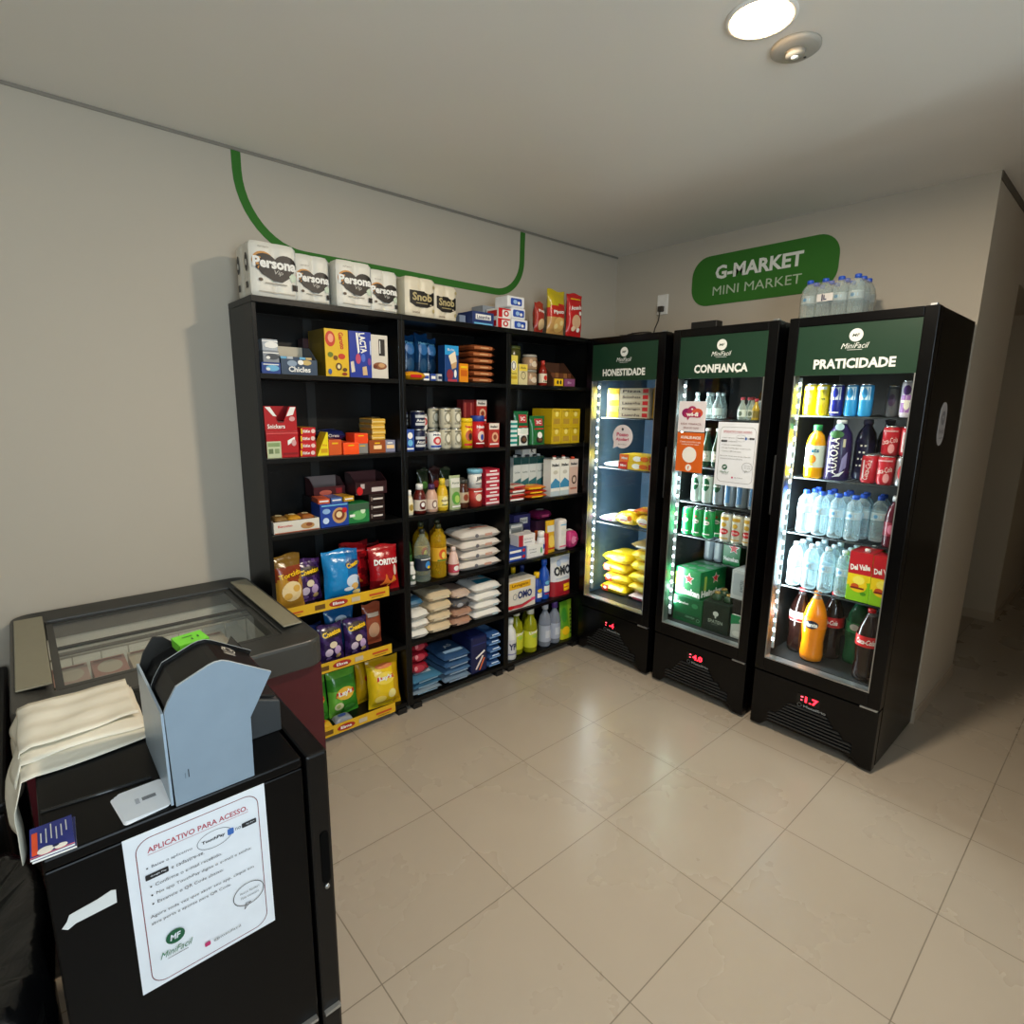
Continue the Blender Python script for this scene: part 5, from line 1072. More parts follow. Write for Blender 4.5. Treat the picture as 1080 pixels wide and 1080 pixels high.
single(pouch(.122, .165, .06, FILM('#1b6b35'), GPA(.122, .165)[2:] + [('e', 0, .055, .02, .018, W_)], 4), 'coffee_pouch', 'shorter green coffee pouch beside the yellow boxes', 'coffee', (-.955, -.225, Z2))
YX = M('#c8a814', .4)
YXA = [('e', -.0, .072, .014, .016, M('#e8d878', .4)), ('r', -.025, .025, .014, .045, M('#b08c30', .4)), ('t', 0, .09, .009, 'Polvilho', M('#6a5208', .4), {'w': .05})]
for r_ in range(2):
    for c_ in range(3):
        for q_ in range(2):
            x0 = -.872+.082*c_
            B('yellow_carton', 'yellow carton, '+('front', 'rear')[q_]+' '+('lower', 'upper')[r_]+' one, '+('beside the green pouch', 'middle of the three', 'nearest the fridge')[c_], 'carton', x0, x0+.080, Z2+.104*r_, .1037, YX, .085, -.268+.087*q_, YXA, group='yellow cartons stacked on the second shelf')
# third shelf: milk
MLK = M('#e9e8e2', .4)
def milk(x0, x1, z, h, front, body, art, label, cap=None, group=None, d=.065, name='milk_carton'):
    b = carton(x1-x0, d, h, body, art)
    parts = [('carton', b, .002)]
    if cap: parts.append(('cap', MB().lathe([(.012, h+.0002), (.012, h+.011), (.010, h+.013)], cap, 12, cx=.008, cy=-.01)))
    return multi(name, label, 'milk', ((x0+x1)/2, front+d/2, z), 0, parts, group)
TM = M('#cfd6d2', .4); TD = M('#12504c', .4)
for k in range(4):
    x0 = -1.082+.0635*k
    milk(x0, x0+.062, Z3, .238, -.165, TM, [('r', -.031, .031, .195, .238, TD), ('r', -.031, .031, .0, .09, M('#2d6a70', .4)), ('p', [(-.031, .09), (.031, .09), (.031, .115)], M('#2d6a70', .4)), ('t', 0, .15, .012, 'Leite', M('#3a5a5a', .4), {'w': .04})], ORD[k]+' teal topped milk carton, counting from the middle unit', W_, 'teal topped milk cartons', d=.08)
MA = [('t', 0, .19, .018, 'Italac', INK, {'w': .06, 'b': .05}), ('p', [(-.039, .075), (.0, .11), (.039, .085), (.039, .05), (-.039, .05)], M('#3a8ab8', .4)), ('r', -.039, .039, .0, .03, M('#b8c8d0', .4)), ('e', 0, .145, .02, .012, M('#c8c4b8', .4))]
milk(-.872, -.794, Z3, .222, -.27, MLK, MA, 'white milk carton with a blue wave, beside the teal topped cartons', W_, 'white milk cartons'); milk(-.790, -.712, Z3, .222, -.27, MLK, MA, 'white milk carton with a blue wave, beside the pink carton', W_, 'white milk cartons')
milk(-.708, -.632, Z3, .218, -.27, M('#d8b8a8', .4), [('r', -.038, .038, .17, .218, M('#e0d2c8', .4)), ('t', 0, .19, .016, 'Italac', INK, {'w': .058, 'b': .05}), ('e', .004, .09, .022, .028, M('#4a3028', .4)), ('e', .004, .09, .013, .018, M('#e0c8b4', .4)), ('r', -.03, .03, .03, .04, M('#b86a50', .4))], 'pinkish milk carton next to the fridge', M('#c8401c', .4))
for k in range(2): milk(-.79+.08*k, -.712+.08*k, Z3, .222, -.19, MLK, MA, ('white milk carton in the rear row behind the blue wave cartons', 'white milk carton in the rear row behind the pinkish carton')[k], M('#c8301c', .4), 'white milk cartons')
B('white_box', 'white box with a black sign lying on top of the teal topped cartons', 'box', -1.0, -.89, Z3+.2515, .044, M('#d4d8d8', .4), .07, -.155, [('r', .0, .045, .004, .040, W_), ('t', .022, .022, .026, 'K', INK, {'w': .024, 'b': .03})])
for k in range(4): single(lying(.13, .10, .024, FILM('#c8b8a8' if k % 2 else '#b83a34', .35), [('r', -.04, .04, -.03, .0, RED), ('e', 0, .02, .03, .012, W_)], [('r', -.05, .05, .006, .016, RED if k % 2 else W_)], 140+k), 'seasoning_packet', ORD[k]+' red and white flat packet from the bottom, in front of the teal topped cartons', 'seasoning', (-1.145+.004*k, -.222, Z3+.0235*k), .05*k, 'flat red and white packets')
for k in range(3): single(lying(.17, .09, .026, FILM(('#c8501c', '#a82418', '#d8781e')[k], .3), [('e', 0, 0, .04, .025, YEL), ('e', .04, .01, .02, .02, RED)], [('r', -.05, .04, .008, .016, YEL)], 150+k), 'seasoning_packet', ('lowest', 'middle', 'topmost')[k]+' orange red flat packet in front of the teal topped cartons', 'seasoning', (-.978-.006*k, -.225, Z3+.0255*k), -.06*k, 'orange red flat packets')
# fourth shelf: toiletries
for k in range(2): B('soap_box', ('lower', 'upper')[k]+' blue toothpaste box at the end of the fourth shelf', 'toothpaste', -1.20, -1.062, Z4, .038, M('#2a4aa0', .35), .10, -.268, [('r', -.06, .03, .012, .026, W_), ('e', .05, .019, .012, .01, RED)], group='blue toothpaste boxes').location.z += .0385*k
B('medicine_box', 'white box with a small green print, in front on the fourth shelf', 'medicine', -1.056, -.925, Z4, .078, M('#e8e8e8', .4), .08, -.272, [('t', -.02, .05, .010, 'Colgate', INK, {'w': .06}), ('r', -.045, .01, .03, .034, GRY), ('e', .05, .035, .008, .02, M('#5ab07a', .4))])
B('medicine_box', 'red and white box lying on the white box of the fourth shelf', 'medicine', -1.118, -.985, Z4+.0785, .068, M('#e8e4e4', .4), .075, -.262, [('r', -.066, -.03, .0, .068, M('#b02030', .4)), ('t', .012, .04, .010, 'Sensodyne', INK2, {'w': .07}), ('r', -.02, .04, .018, .022, GRY)])
for k in range(2):
    b = carton(.052, .02, .16, M('#b8bcbc', .35), [('r', -.018, .018, .02, .11, M('#6f7678', .35)), ('r', -.006, -.002, .02, .12, W_), ('r', .006, .01, .02, .12, M('#c8a86a', .4)), ('r', -.02, .02, .13, .15, W_)])
    single(b, 'toothbrush_pack', ('grey toothbrush pack at the end of the fourth shelf', 'grey toothbrush pack behind the red and white box')[k], 'toothbrush', (-1.165+.062*k, -.150+.012*k, Z4), 0, 'toothbrush packs')
B('razor_pack', 'wide grey pack standing at the back of the fourth shelf', 'pack', -1.07, -.96, Z4, .185, M('#8d9292', .35), .02, -.125, [('r', -.04, .04, .02, .15, M('#70777a', .35)), ('r', -.045, .045, .16, .178, W_)])
B('nappy_pack', 'purple blue box at the back of the fourth shelf', 'pack', -1.0, -.862, Z4, .225, M('#3c3a78', .35), .06, -.085, [('r', -.02, .045, .165, .205, W_), ('t', .012, .185, .018, 'Baby', NAVY, {'w': .05}), ('r', -.06, .06, .0, .14, M('#2c2a5a', .35))])
for k in range(2): multi('deodorant_bottle', ('white deodorant bottle beside the red and white box', 'white deodorant bottle in front of the yellow pack')[k], 'deodorant', (-.965+.056*k, -.222-.012*k, Z4+(.0785 if k == 0 and False else 0)), 0, bottle_parts([(.022, 0), (.025, .006), (.026, .08), (.023, .105)], M('#e6e8ea', .3), W_, .022, .105, .142, (.0264, .02, .075, M('#cfd6e0', .35)), [('e', 0, .05, .012, .016, BLU)]), 'white deodorant bottles')
bpy.data.objects['deodorant_bottle'].location.y = -.168
single(pouch(.078, .20, .045, FILM('#d8a81a', .3), [('r', -.03, .03, .13, .17, M('#d4d6d2', .4)), ('e', 0, .07, .026, .04, M('#e8c85a', .4)), ('r', -.028, .028, .02, .03, RED)], 6), 'shampoo_pouch', 'yellow pouch with a pale top on the fourth shelf', 'shampoo', (-.835, -.235, Z4))
B('wipes_pack', 'white upright pack on the fourth shelf between yellow and pink packs', 'wipes', -.775, -.705, Z4, .198, M('#e6e2e0', .4), .06, -.262, [('r', -.03, .03, .02, .03, PNK), ('e', .0, .12, .02, .03, M('#dcdad8', .4)), ('r', -.025, .025, .16, .168, LBL)], bevel=.014)
single(lying(.088, .09, .115, FILM('#c83a78', .3), [('e', 0, 0, .03, .02, W_)], [('t', 0, .06, .03, 'c', W_, {'w': .03}), ('e', -.01, .058, .02, .026, M('#e88ab0', .3))], 9), 'wipes_pack', 'pink puffy pack next to the fridge on the fourth shelf', 'wipes', (-.655, -.235, Z4))
single(lying(.13, .10, .06, FILM('#7a1c4c', .3), [('e', 0, 0, .03, .02, W_)], [('r', -.03, .03, .02, .035, PNK)], 10), 'wipes_pack', 'magenta pack lying high at the back of the fourth shelf', 'wipes', (-.785, -.09, Z4+.181))
B('soap_box', 'dark box under the magenta pack at the back of the fourth shelf', 'soap', -.852, -.715, Z4, .18, M('#3a1c34', .4), .08, -.13)
for k in range(2): single(carton(.02, .05, .13, (RED, ORG)[k]), 'toothpaste_tube_box', ('red', 'orange')[k]+' slim box beside the yellow pouch', 'toothpaste', (-.888+.0, -.245+.055*k, Z4), 0, 'slim boxes on the fourth shelf')
# fifth shelf: detergent
B('detergent_box', 'large white and yellow washing powder box at the end of the fifth shelf', 'washing powder', -1.205, -.985, Z5, .178, M('#e2dccf', .4), .11, -.272,
  [('r', -.10, .07, .128, .168, M('#e8b01c', .4)), ('t', -.015, .148, .022, 'Lavagem', M('#7a4a08', .4), {'w': .13, 'b': .02}), ('t', .025, .085, .048, 'OMO', M('#1c2c6a', .4), {'w': .115, 'b': .05}), ('o', ell(-.055, .08, .014, .018, 14), .003, M('#3a4a6a', .4)), ('p', [(-.11, .03), (.0, .02), (.11, .05), (.11, .036), (.0, .004), (-.11, .012)], M('#d83a4a', .4)), ('e', -.085, .018, .022, .012, RED), ('e', .09, .04, .02, .01, PNK)],
  [('r', -.05, .05, .02, .16, M('#a8806c', .45))])
def cleaner(h, r, body, cap, label, x, y, z, lm, art, group=None, name='cleaner_bottle', caph=.035):
    return multi(name, label, 'cleaner', (x, y, z), 0, bottle_parts([(r*.92, 0), (r, .008), (r, h*.55), (r*.8, h*.7), (r*.38, h*.8), (r*.36, h-caph)], body, cap, r*.5, h-caph, h, (r+.0007, h*.12, h*.5, lm), art), group)
cleaner(.185, .036, M('#1e3f94', .3), YEL, 'blue cleaner bottle with a yellow cap beside the washing powder', -.940, -.235, Z5, M('#31509c', .35), [('r', -.02, .02, .03, .06, W_), ('e', 0, .075, .02, .012, YEL)])
cleaner(.255, .037, M('#1a4fb4', .3), M('#1c5cc8', .3), 'tall bright blue cleaner bottle beside the washing powder pouch', -.868, -.225, Z5, M('#1c4aa8', .35), [('r', -.025, .025, .05, .09, W_), ('e', 0, .11, .02, .012, LBL), ('r', -.02, .02, .035, .042, RED)])
for k in range(3): cleaner(.205, .030, (M('#5a6a2a', .3), M('#8a9a34', .3), M('#243a6a', .3))[k], (M('#9aa83c', .4), YEL, M('#20306a', .4))[k], ('olive', 'lime', 'navy')[k]+' cleaner bottle standing behind the washing powder box', -1.10+.075*k, -.11, Z5, M('#8a8a6a', .4), [], 'cleaner bottles at the back of the fifth shelf')
single(pouch(.178, .272, .08, lambda u, v: FILM('#a01c2a', .3) if v < .36 else FILM('#dcdde0', .3), [('t', .0, .165, .062, 'OMO', M('#1a2030', .4), {'w': .145, 'b': .05}), ('e', .02, .23, .05, .02, M('#c4d0e4', .4)), ('e', -.03, .215, .02, .02, M('#a8bcdc', .4)), ('r', .0, .058, .03, .075, YEL), ('r', .006, .05, .05, .056, RED), ('r', -.06, .05, .112, .120, M('#b8c4d8', .4))], 7), 'washing_powder_pouch', 'white and red stand up washing powder pouch on the fifth shelf', 'washing powder', (-.735, -.235, Z5))
# bottom shelf
cleaner(.258, .038, M('#e4e4e2', .35), W_, 'white bleach bottle at the end of the bottom shelf', -1.158, -.242, Z6, M('#d6d6da', .4), [('t', 0, .085, .040, 'YPE', M('#1e2450', .4), {'w': .068, 'b': .05}), ('r', -.038, .038, .034, .042, M('#8a8ab0', .4))])
LIM = CLEAR('#d8d83a', .5, '#b4b81e', .12, .75)
LB = [('t', 0, .135, .026, 'Limpol', W_, {'w': .075, 'b': .03, 'rot': .2}), ('e', 0, .11, .02, .012, M('#a8c84a', .4))]
def lime(x, y, lb): cleaner(.285, .045, LIM, M('#dedfd2', .35), lb, x, y, Z6, M('#c8cc30', .3), LB, 'yellow green cleaner bottles', caph=.04)
lime(-.99, -.238, 'yellow green cleaner bottle in front, middle of the bottom shelf'); lime(-1.078, -.205, 'yellow green cleaner bottle set back, beside the white bleach bottle'); lime(-.925, -.150, 'yellow green cleaner bottle set back, beside the clear bottles')
CLC = CLEAR('#dfe4ee', .35, '#b8c0d0', .1, .7)
cleaner(.285, .041, CLC, M('#c8ccd8', .35), 'clear grey bottle beside the yellow green cleaner bottles', -.862, -.238, Z6, M('#aab2c4', .35), [('r', -.025, .025, .06, .11, M('#c8ced8', .4))], 'clear cleaner bottles', caph=.04); cleaner(.275, .041, CLC, M('#5a3a8a', .35), 'clear grey bottle with a purple cap, next to the green bag', -.776, -.238, Z6, M('#a8b0c2', .35), [('r', -.025, .025, .06, .11, M('#c8ced8', .4))], 'clear cleaner bottles', caph=.04)
GY1, GY2, GY3 = FILM('#5c9a22', .3), FILM('#c8c81e', .3), FILM('#8ab02a', .3)
o = single(pouch(.118, .255, .07, lambda u, v: GY2 if v < .32 and u < .6 else GY1 if u < .55 else GY3, [('r', .02, .058, .03+.026*k, .042+.026*k, M('#2c4a1a', .4)) for k in range(7)]+[('e', -.03, .17, .022, .05, M('#3a8a2a', .4)), ('e', -.02, .06, .03, .03, YEL)], 8), 'pet_food_pouch', 'green and yellow bag leaning at the fridge end of the bottom shelf', 'bag', (-.674, -.235, Z6), .06)

# ------------------------------------------------------------------ goods in the fridges
R90 = -pi/2
def FP(i, lx, ly, z): return (FX+ly, FYC[i]-lx, z+.0006)
BT0, = (.374,)
# === fridge beside the pier: drinks
def drinkcan(r, h, m, art, label, i, lx, ly, z, group=None, lid=None, rz=0):
    return multi('drink_can', label, 'drink can', FP(i, lx, ly, z), R90+rz, can_parts(r, h, m, art, lid), group)
YCN = M('#e8d010', .3); z = 1.545
YA = [('r', -.02, .02, .115, .128, M('#d8dcd8', .3)), ('e', 0, .075, .016, .03, M('#f4e23a', .3)), ('t', 0, .075, .012, 'Tonica', DGRN, {'w': .034, 'b': .02})]
yc = [(-.203, .13), (-.147, .13), (-.203, .20), (-.147, .20)]
for k, (lx, ly) in enumerate(yc): drinkcan(.0265, .142, YCN, YA, 'slim yellow can on the top fridge shelf, '+('first in front by the light strip', 'second in front', 'rear by the light strip', 'rear, behind the second one')[k], 2, lx, ly, z, 'slim yellow cans')
NVB = M('#1a2488', .3); 
EA = [('r', -.022, .022, .07, .125, M('#c4ccd8', .25)), ('e', 0, .1, .012, .02, M('#2434a8', .3)), ('r', -.02, .02, .012, .018, W_)]
drinkcan(.027, .138, NVB, EA, 'navy and silver slim can between yellow and sky blue cans', 2, -.088, .13, z)
for k, (lx, ly) in enumerate(((-.030, .135), (.028, .13), (-.028, .20))): drinkcan(.027, .138, M('#2f9ad8', .3), [('r', -.022, .022, .07, .126, M('#c8e2f0', .25)), ('e', 0, .098, .012, .02, M('#3aa0e0', .3))], 'slim sky blue and silver can, '+('beside the navy can', 'at the end of the slim cans', 'in the rear row')[k], 2, lx, ly, z, 'slim sky blue cans')
drinkcan(.024, .13, M('#55585e', .3), [('e', 0, .07, .014, .025, M('#3a2a4a', .3))], 'dark grey slim can beside the purple and white cans', 2, .125, .15, z)
for k in range(2): drinkcan(.026, .15, M('#e4dfee', .3), [('r', -.02, .02, .02, .09, M('#a878c8', .3)), ('e', 0, .11, .014, .02, PUR), ('r', -.02, .02, .06, .07, W_), ('e', .004, .05, .01, .02, W_)], ('purple and white slim can in front at the frame end of the top shelf', 'purple and white slim can in the rear at the frame end')[k], 2, .182, .13+.075*k, z, 'purple and white cans')
z = 1.26
OJ = M('#f0a810', .22)
multi('juice_bottle', 'orange juice bottle with a green cap and a white label', 'juice', FP(2, -.155, .135, z), R90, bottle_parts([(.036, 0), (.040, .008), (.040, .16), (.030, .195), (.016, .212), (.016, .218)], OJ, M('#2a8a4a', .35), .019, .216, .243, (.0408, .05, .15, M('#dce8d8', .4)), [('t', 0, .128, .020, 'Prats', M('#1a6a8a', .4), {'w': .058, 'b': .04}), ('e', 0, .088, .020, .020, M('#f0941c', .4)), ('e', 0, .062, .010, .006, M('#f4c858', .4))]))
GJ = M('#2c2350', .25)
AUR = [('t', -.002, .108, .036, 'AURORA', W_, {'w': .165, 'b': .012, 'rot': pi/2}), ('e', .010, .238, .018, .016, M('#b8d8e0', .35)), ('p', [(.026, .03), (.054, .06), (.054, .13), (.032, .10)], M('#8a86b8', .35)), ('p', [(.0, .015), (.03, .02), (.05, .045), (.02, .03)], M('#e0e4ec', .35)), ('r', .030, .040, .15, .185, M('#c8c0a0', .35)), ('e', 0, .205, .03, .016, M('#3a6a3a', .35))]
P = bottle_parts([(.048, 0), (.052, .008), (.052, .17), (.045, .21), (.026, .242), (.020, .252)], GJ, M('#d8dcd8', .35), .021, .252, .268, None, AUR)
o1 = multi('grape_juice_bottle', 'large purple grape juice bottle with white upright lettering', 'juice', FP(2, -.060, .145, z), R90, P)
for k, (lx, ly) in enumerate(((.008, .272), (.070, .36))):
    multi('grape_juice_bottle', ('dark purple bottle right behind the lettered grape juice bottle', 'dark purple bottle farthest back behind the red cans')[k], 'juice', FP(2, lx, ly, z), R90,
          bottle_parts([(.040, 0), (.044, .008), (.044, .17), (.036, .21), (.018, .24), (.018, .25)], M('#1c1c3c', .25), M('#2a2a4a', .35), .02, .25, .27, None, [('r', -.02+.004*q, -.012+.004*q, .06+.03*(q % 4), .068+.03*(q % 4), W_) for q in range(8)]), 'dark purple bottles at the back')
RDC = M('#b81c2c', .28)
CA = [('t', 0, .062, .022, 'Coca-Cola', W_, {'w': .064, 'rot': .25, 'sh': .3}), ('e', .012, .03, .012, .02, M('#e8a0a4', .3)), ('r', -.03, .03, .100, .106, M('#d8a8ac', .3))]
CB = [('t', 0, .058, .020, 'Coca-Cola', W_, {'w': .085, 'rot': pi/2.2, 'sh': .3}), ('r', -.02, -.012, .02, .1, M('#d8d0d2', .3))]
for k, (lx, ly, zz, a) in enumerate(((.072, .145, 0, CB), (.137, .135, 0, CA), (.075, .215, 0, CB), (.142, .205, 0, CA), (.165, .145, .1245, CA), (.165, .22, .1245, CB))):
    if k >= 4: lx = .139
    drinkcan(.0325, .124, RDC, a, 'red soda can, '+('in front beside the purple bottle', 'in front beside the silver can', 'rear, behind the can beside the purple bottle', 'rear, behind the can beside the silver one', 'stacked on top, in front', 'stacked on top, in the rear')[k], 2, lx, ly, z+zz, 'red soda cans')
drinkcan(.0325, .124, M('#b4b8bc', .28, .4), [('e', 0, .06, .02, .03, M('#c83a44', .3))], 'silver soda can at the frame end beside the red cans', 2, .206, .135, z)
drinkcan(.0325, .124, RDC, CB, 'red soda can standing on the silver can at the frame end', 2, .207, .137, z+.1245, 'red soda cans')
# water
WTR = CLEAR('#f2fafc', .16, '#d4e6ec', .06, .62); CAPB = M('#2a58c8', .35); WLB = CLEAR('#e4f0f6', .55, '#d8e8f0', .3, .8)
def waterproto(h, cap, name='water_bottle'):
    r = .0325
    prof = [(.024, 0), (.030, .004), (r, .012)]
    for q in range(6): prof += [(r, .02+.012*q), (r*.965, .026+.012*q)]
    prof += [(r, .095), (r, .135), (r*.93, .150), (r*.98, .157), (r*.75, h-.034), (.0125, h-.020), (.0125, h-.012)]
    return bottle_parts(prof, WTR, cap, .0145, h-.018, h, (r+.0006, .098, .132, WLB), [('r', -.015, .018, .108, .122, M('#a8c8dc', .4)), ('e', -.005, .115, .008, .008, M('#5a90b8', .4))], seg=16)
t0 = multi('water_bottle', 'x', 'water', (0, 0, 0), R90, waterproto(.205, CAPB), 'blue capped water bottles on the third fridge shelf')
sp = []; lb = []
for r_ in range(3):
    for c_ in range(5 if r_ else 4):
        sp.append(FP(2, -.172+.070*c_+(.01 if r_ == 1 else 0), .135+.072*r_, .995)); lb.append('blue capped water bottle, '+('front', 'second', 'third')[r_]+' row, '+ORD[c_]+' from the light strip')
row(t0, sp, lb)
t0 = multi('water_bottle', 'x', 'water', (0, 0, 0), R90, waterproto(.215, M('#c8d4dc', .35)), 'pale capped water bottles on the lowest fridge shelf')
sp = []; lb = []
for r_ in range(3):
    for c_ in range(4):
        sp.append(FP(2, -.190+.072*c_, .135+.073*r_, .73)); lb.append('pale capped water bottle, '+('front', 'second', 'third')[r_]+' row, '+ORD[c_]+' from the light strip')
row(t0, sp, lb)
for k in range(2):
    multi('grape_soda_bottle', ('dark red bottle with a pale cap, in front at the frame end beside the water', 'dark red bottle with a pale cap, behind another at the frame end')[k], 'soda', FP(2, .195, .14+.085*k, .995), R90, bottle_parts([(.034, 0), (.037, .008), (.037, .13), (.028, .17), (.016, .19), (.016, .2)], M('#4a1220', .2), M('#c8ccd0', .35), .0185, .198, .222, (.0377, .05, .11, M('#7a1c30', .35)), [('e', 0, .08, .016, .02, M('#b86a80', .35))]), 'dark red bottles with pale caps')
DVM = M('#c0202a', .35)
def delvalle(label, lx, ly):
    b = carton(.092, .085, .225, M('#8ac020', .35), [('r', -.046, .046, .125, .225, DVM), ('p', [(-.046, .125), (.046, .125), (.046, .095), (-.046, .07)], M('#f0d020', .35)), ('t', 0, .158, .026, 'Del Valle', W_, {'w': .078, 'b': .04, 'rot': .12}), ('e', .0, .075, .036, .032, M('#f0c81c', .35)), ('e', .0, .098, .024, .02, M('#f4e05a', .35)), ('e', -.012, .07, .016, .012, M('#c8501c', .35)), ('r', -.03, .025, .058, .066, M('#7a1a1c', .35)), ('e', .024, .04, .012, .008, M('#4a8a1c', .35))], topp=[('r', -.046, .046, -.0425, .0425, DVM)])
    return multi('juice_carton', label, 'juice', FP(2, lx, ly, .73), R90, [('carton', b, .002), ('cap', MB().lathe([(.012, .2255), (.012, .236), (.010, .238)], W_, 12, cx=.01, cy=-.005))], 'red and green juice cartons')
delvalle('red and green juice carton beside the water bottles, in front', .101, .145); delvalle('red and green juice carton at the frame end, partly cut off by the door frame', .196, .14); delvalle('red and green juice carton in the rear row', .101, .235)
# lower compartment: large soda bottles
def soda(name, label, i, lx, ly, liquid, cap, lm, lart, h=.335, r=.050, group=None, z=.374, top=None, rz=0):
    prof = [(r*.6, 0), (r*.92, .006), (r*.98, .03), (r*.88, .095), (r*.92, .11), (r, .16), (r*.98, .21), (r*.78, .255)]
    prof += [(r*.4, h-.035), (.0135, h-.022), (.0135, h-.014)]
    bands = [liquid]*8 + [top or liquid]*2
    k = h/.335
    prof = [(a, b*k if j < 8 else b) for j, (a, b) in enumerate(prof)]
    return multi(name, label, 'soda', FP(i, lx, ly, z), R90+rz, bottle_parts(prof, liquid, cap, .0165, h-.018, h, (r*1.006, .165*k, .215*k, lm), lart, 20, bands=bands), group)
FAN = M('#f08a10', .16); CLT = CLEAR('#f4f0e4', .25, '#e8dcc0', .06, .7)
soda('orange_soda_bottle', 'large orange soda bottle with an orange cap standing in front in the lower fridge compartment', 2, -.075, .086+.065, FAN, M('#f07a1c', .35), M('#f0881a', .3), [('e', .004, .19, .032, .020, M('#1c2440', .35)), ('t', .004, .19, .022, 'Fanta', W_, {'w': .056, 'b': .05, 'sh': .1}), ('e', -.03, .188, .008, .012, M('#e84a3a', .35))], .345, .053, None, .3745, CLT)
COK = M('#1c0c0a', .14); CKT = CLEAR('#e0e0e0', .25, '#8a8488', .06, .7)
CKL = [('t', 0, .19, .024, 'Coca-Cola', W_, {'w': .078, 'sh': .3, 'b': .02})]
soda('cola_bottle', 'large cola bottle with a white and red label, at the back by the light strip', 2, -.166, .212, COK, RED, M('#d8d4d4', .35), [('r', -.05, .05, .165, .178, RED)], .33, .05, 'large cola bottles', .374, CKT)
soda('cola_bottle', 'large cola bottle with a red label, behind the orange soda bottle', 2, -.030, .252, COK, RED, M('#b0161e', .35), CKL, .335, .05, 'large cola bottles', .374, CKT)
soda('cola_bottle', 'large cola bottle with a red label and red cap, at the frame end in front', 2, .165, .125, COK, RED, M('#c0161e', .35), CKL, .335, .05, 'large cola bottles', .374, CKT)
soda('lime_soda_bottle', 'green lime soda bottle at the back of the lower fridge compartment', 2, .075, .272, CLEAR('#7acba0', .5, '#2a7a54', .08, .75), M('#2a8a4a', .35), M('#2f8a58', .35), [('e', 0, .19, .02, .016, W_)], .33, .05, None, .374)
soda('clear_soda_bottle', 'clear soda bottle with a grey label between the green and the cola bottles', 2, .145, .362, CLEAR('#e4ecec', .3, '#a8b4b4', .08, .7), M('#c8ccd0', .35), M('#98a4a8', .35), [], .30, .045, None, .374)

# === middle fridge
z = 1.515
SB_ = lambda r, h: [(r*.9, 0), (r, .004), (r, h*.5), (r*.8, h*.62), (r*.42, h*.78), (r*.38, h*.92)]
for k, (lx, ly) in enumerate(((.066, .135), (.112, .145), (.07, .2), (.118, .21))):
    multi('soda_water_bottle', 'small clear bottle with a red cap, '+('front, towards the middle of the shelf', 'front, beside the amber bottle', 'rear, towards the middle of the shelf', 'rear, beside the amber bottle')[k], 'drink', FP(1, lx, ly, z), R90, bottle_parts(SB_(.021, .108), CLEAR('#eef6f0', .35, '#dbe8e0', .08, .7), M('#d84a5a', .35), .011, .098, .112, (.0216, .014, .05, M('#dce4dc', .4)), [('e', 0, .03, .01, .012, M('#6a7a6a', .4))]), 'small clear bottles with red caps')
multi('liqueur_bottle', 'tall amber bottle with a white label and a gold cap at the frame end', 'bottle', FP(1, .158, .175, z), R90, bottle_parts([(.032, 0), (.036, .006), (.036, .10), (.026, .13), (.014, .15), (.014, .19)], M('#6a4a1a', .2), M('#b8963a', .3), .0165, .185, .215, (.0366, .05, .095, M('#d8dce0', .35)), [('e', 0, .072, .016, .016, M('#8aa0b0', .35))]))
multi('liqueur_bottle', 'short yellow bottle in front of the amber bottle', 'bottle', FP(1, .148, .112, z), R90, bottle_parts(SB_(.018, .10), M('#c8a83a', .2), M('#c83a4a', .35), .0095, .09, .104, (.0186, .012, .045, M('#8a7a3a', .35))))
GLS = CLEAR('#eef4f2', .22, '#d0dcda', .05, .75)
for k, (lx, ly) in enumerate(((-.205, .16), (-.145, .17), (-.09, .17), (-.17, .25), (-.105, .25))):
    multi('clear_spirit_bottle', 'clear glass bottle behind the wireless notice, '+('first in front by the light strip', 'second in front', 'third in front', 'rear by the light strip', 'rear, farther from the strip')[k], 'bottle', FP(1, lx, ly, z), R90, bottle_parts([(.022, 0), (.025, .005), (.025, .07), (.012, .10), (.010, .125)], GLS, M('#b8c4c4', .3, .5), .0125, .12, .138, (.0256, .02, .055, M('#b8c8c4', .4))), 'clear glass bottles')
z = 1.26
GRB = M('#1c3a2a', .18)
for k, (lx, ly) in enumerate(((-.115, .14), (-.055, .14), (.005, .15), (.065, .15), (-.085, .205), (-.025, .21), (.125, .15), (.185, .15))):
    multi('beer_bottle', 'dark green beer bottle on the second fridge shelf, '+('first', 'second', 'third', 'fourth', 'fifth, set back', 'sixth, set back', 'seventh', 'eighth')[k]+' from the light strip', 'beer', FP(1, lx, ly, z), R90,
          bottle_parts([(.024, 0), (.0275, .005), (.0275, .10), (.018, .135), (.012, .165), (.0115, .192)], GRB, M('#c8ccc8', .3, .4), .0135, .19, .205, (.0281, .03, .085, M('#9ab0a8', .35)), [('e', 0, .058, .014, .016, M('#e0e8e4', .35)), ('r', -.02, .02, .055, .061, M('#3a6a5a', .35))]), 'dark green beer bottles')
z = 1.065
SVC = M('#aebac4', .28, .3)
for k, lx in enumerate((-.155, -.090, -.025, .040, .105, .170)):
    drinkcan(.031, .15, SVC if k > 1 else M('#b8ccc4', .28, .2), [('e', 0, .10, .022, .034, M('#1f5a3a', .3)), ('r', -.025, .025, .095, .103, W_)] if k < 3 else [('r', -.012, .012, .02, .13, M('#6a9ac8', .3))], ('silver can with a dark green oval' if k < 3 else 'silver can with a blue stripe')+' on the third shelf, '+ORD[k]+' from the light strip', 1, lx, .14, z, 'silver cans with a dark green oval' if k < 3 else 'silver cans with a blue stripe')
z = .875
HGR = M('#15904a', .28)
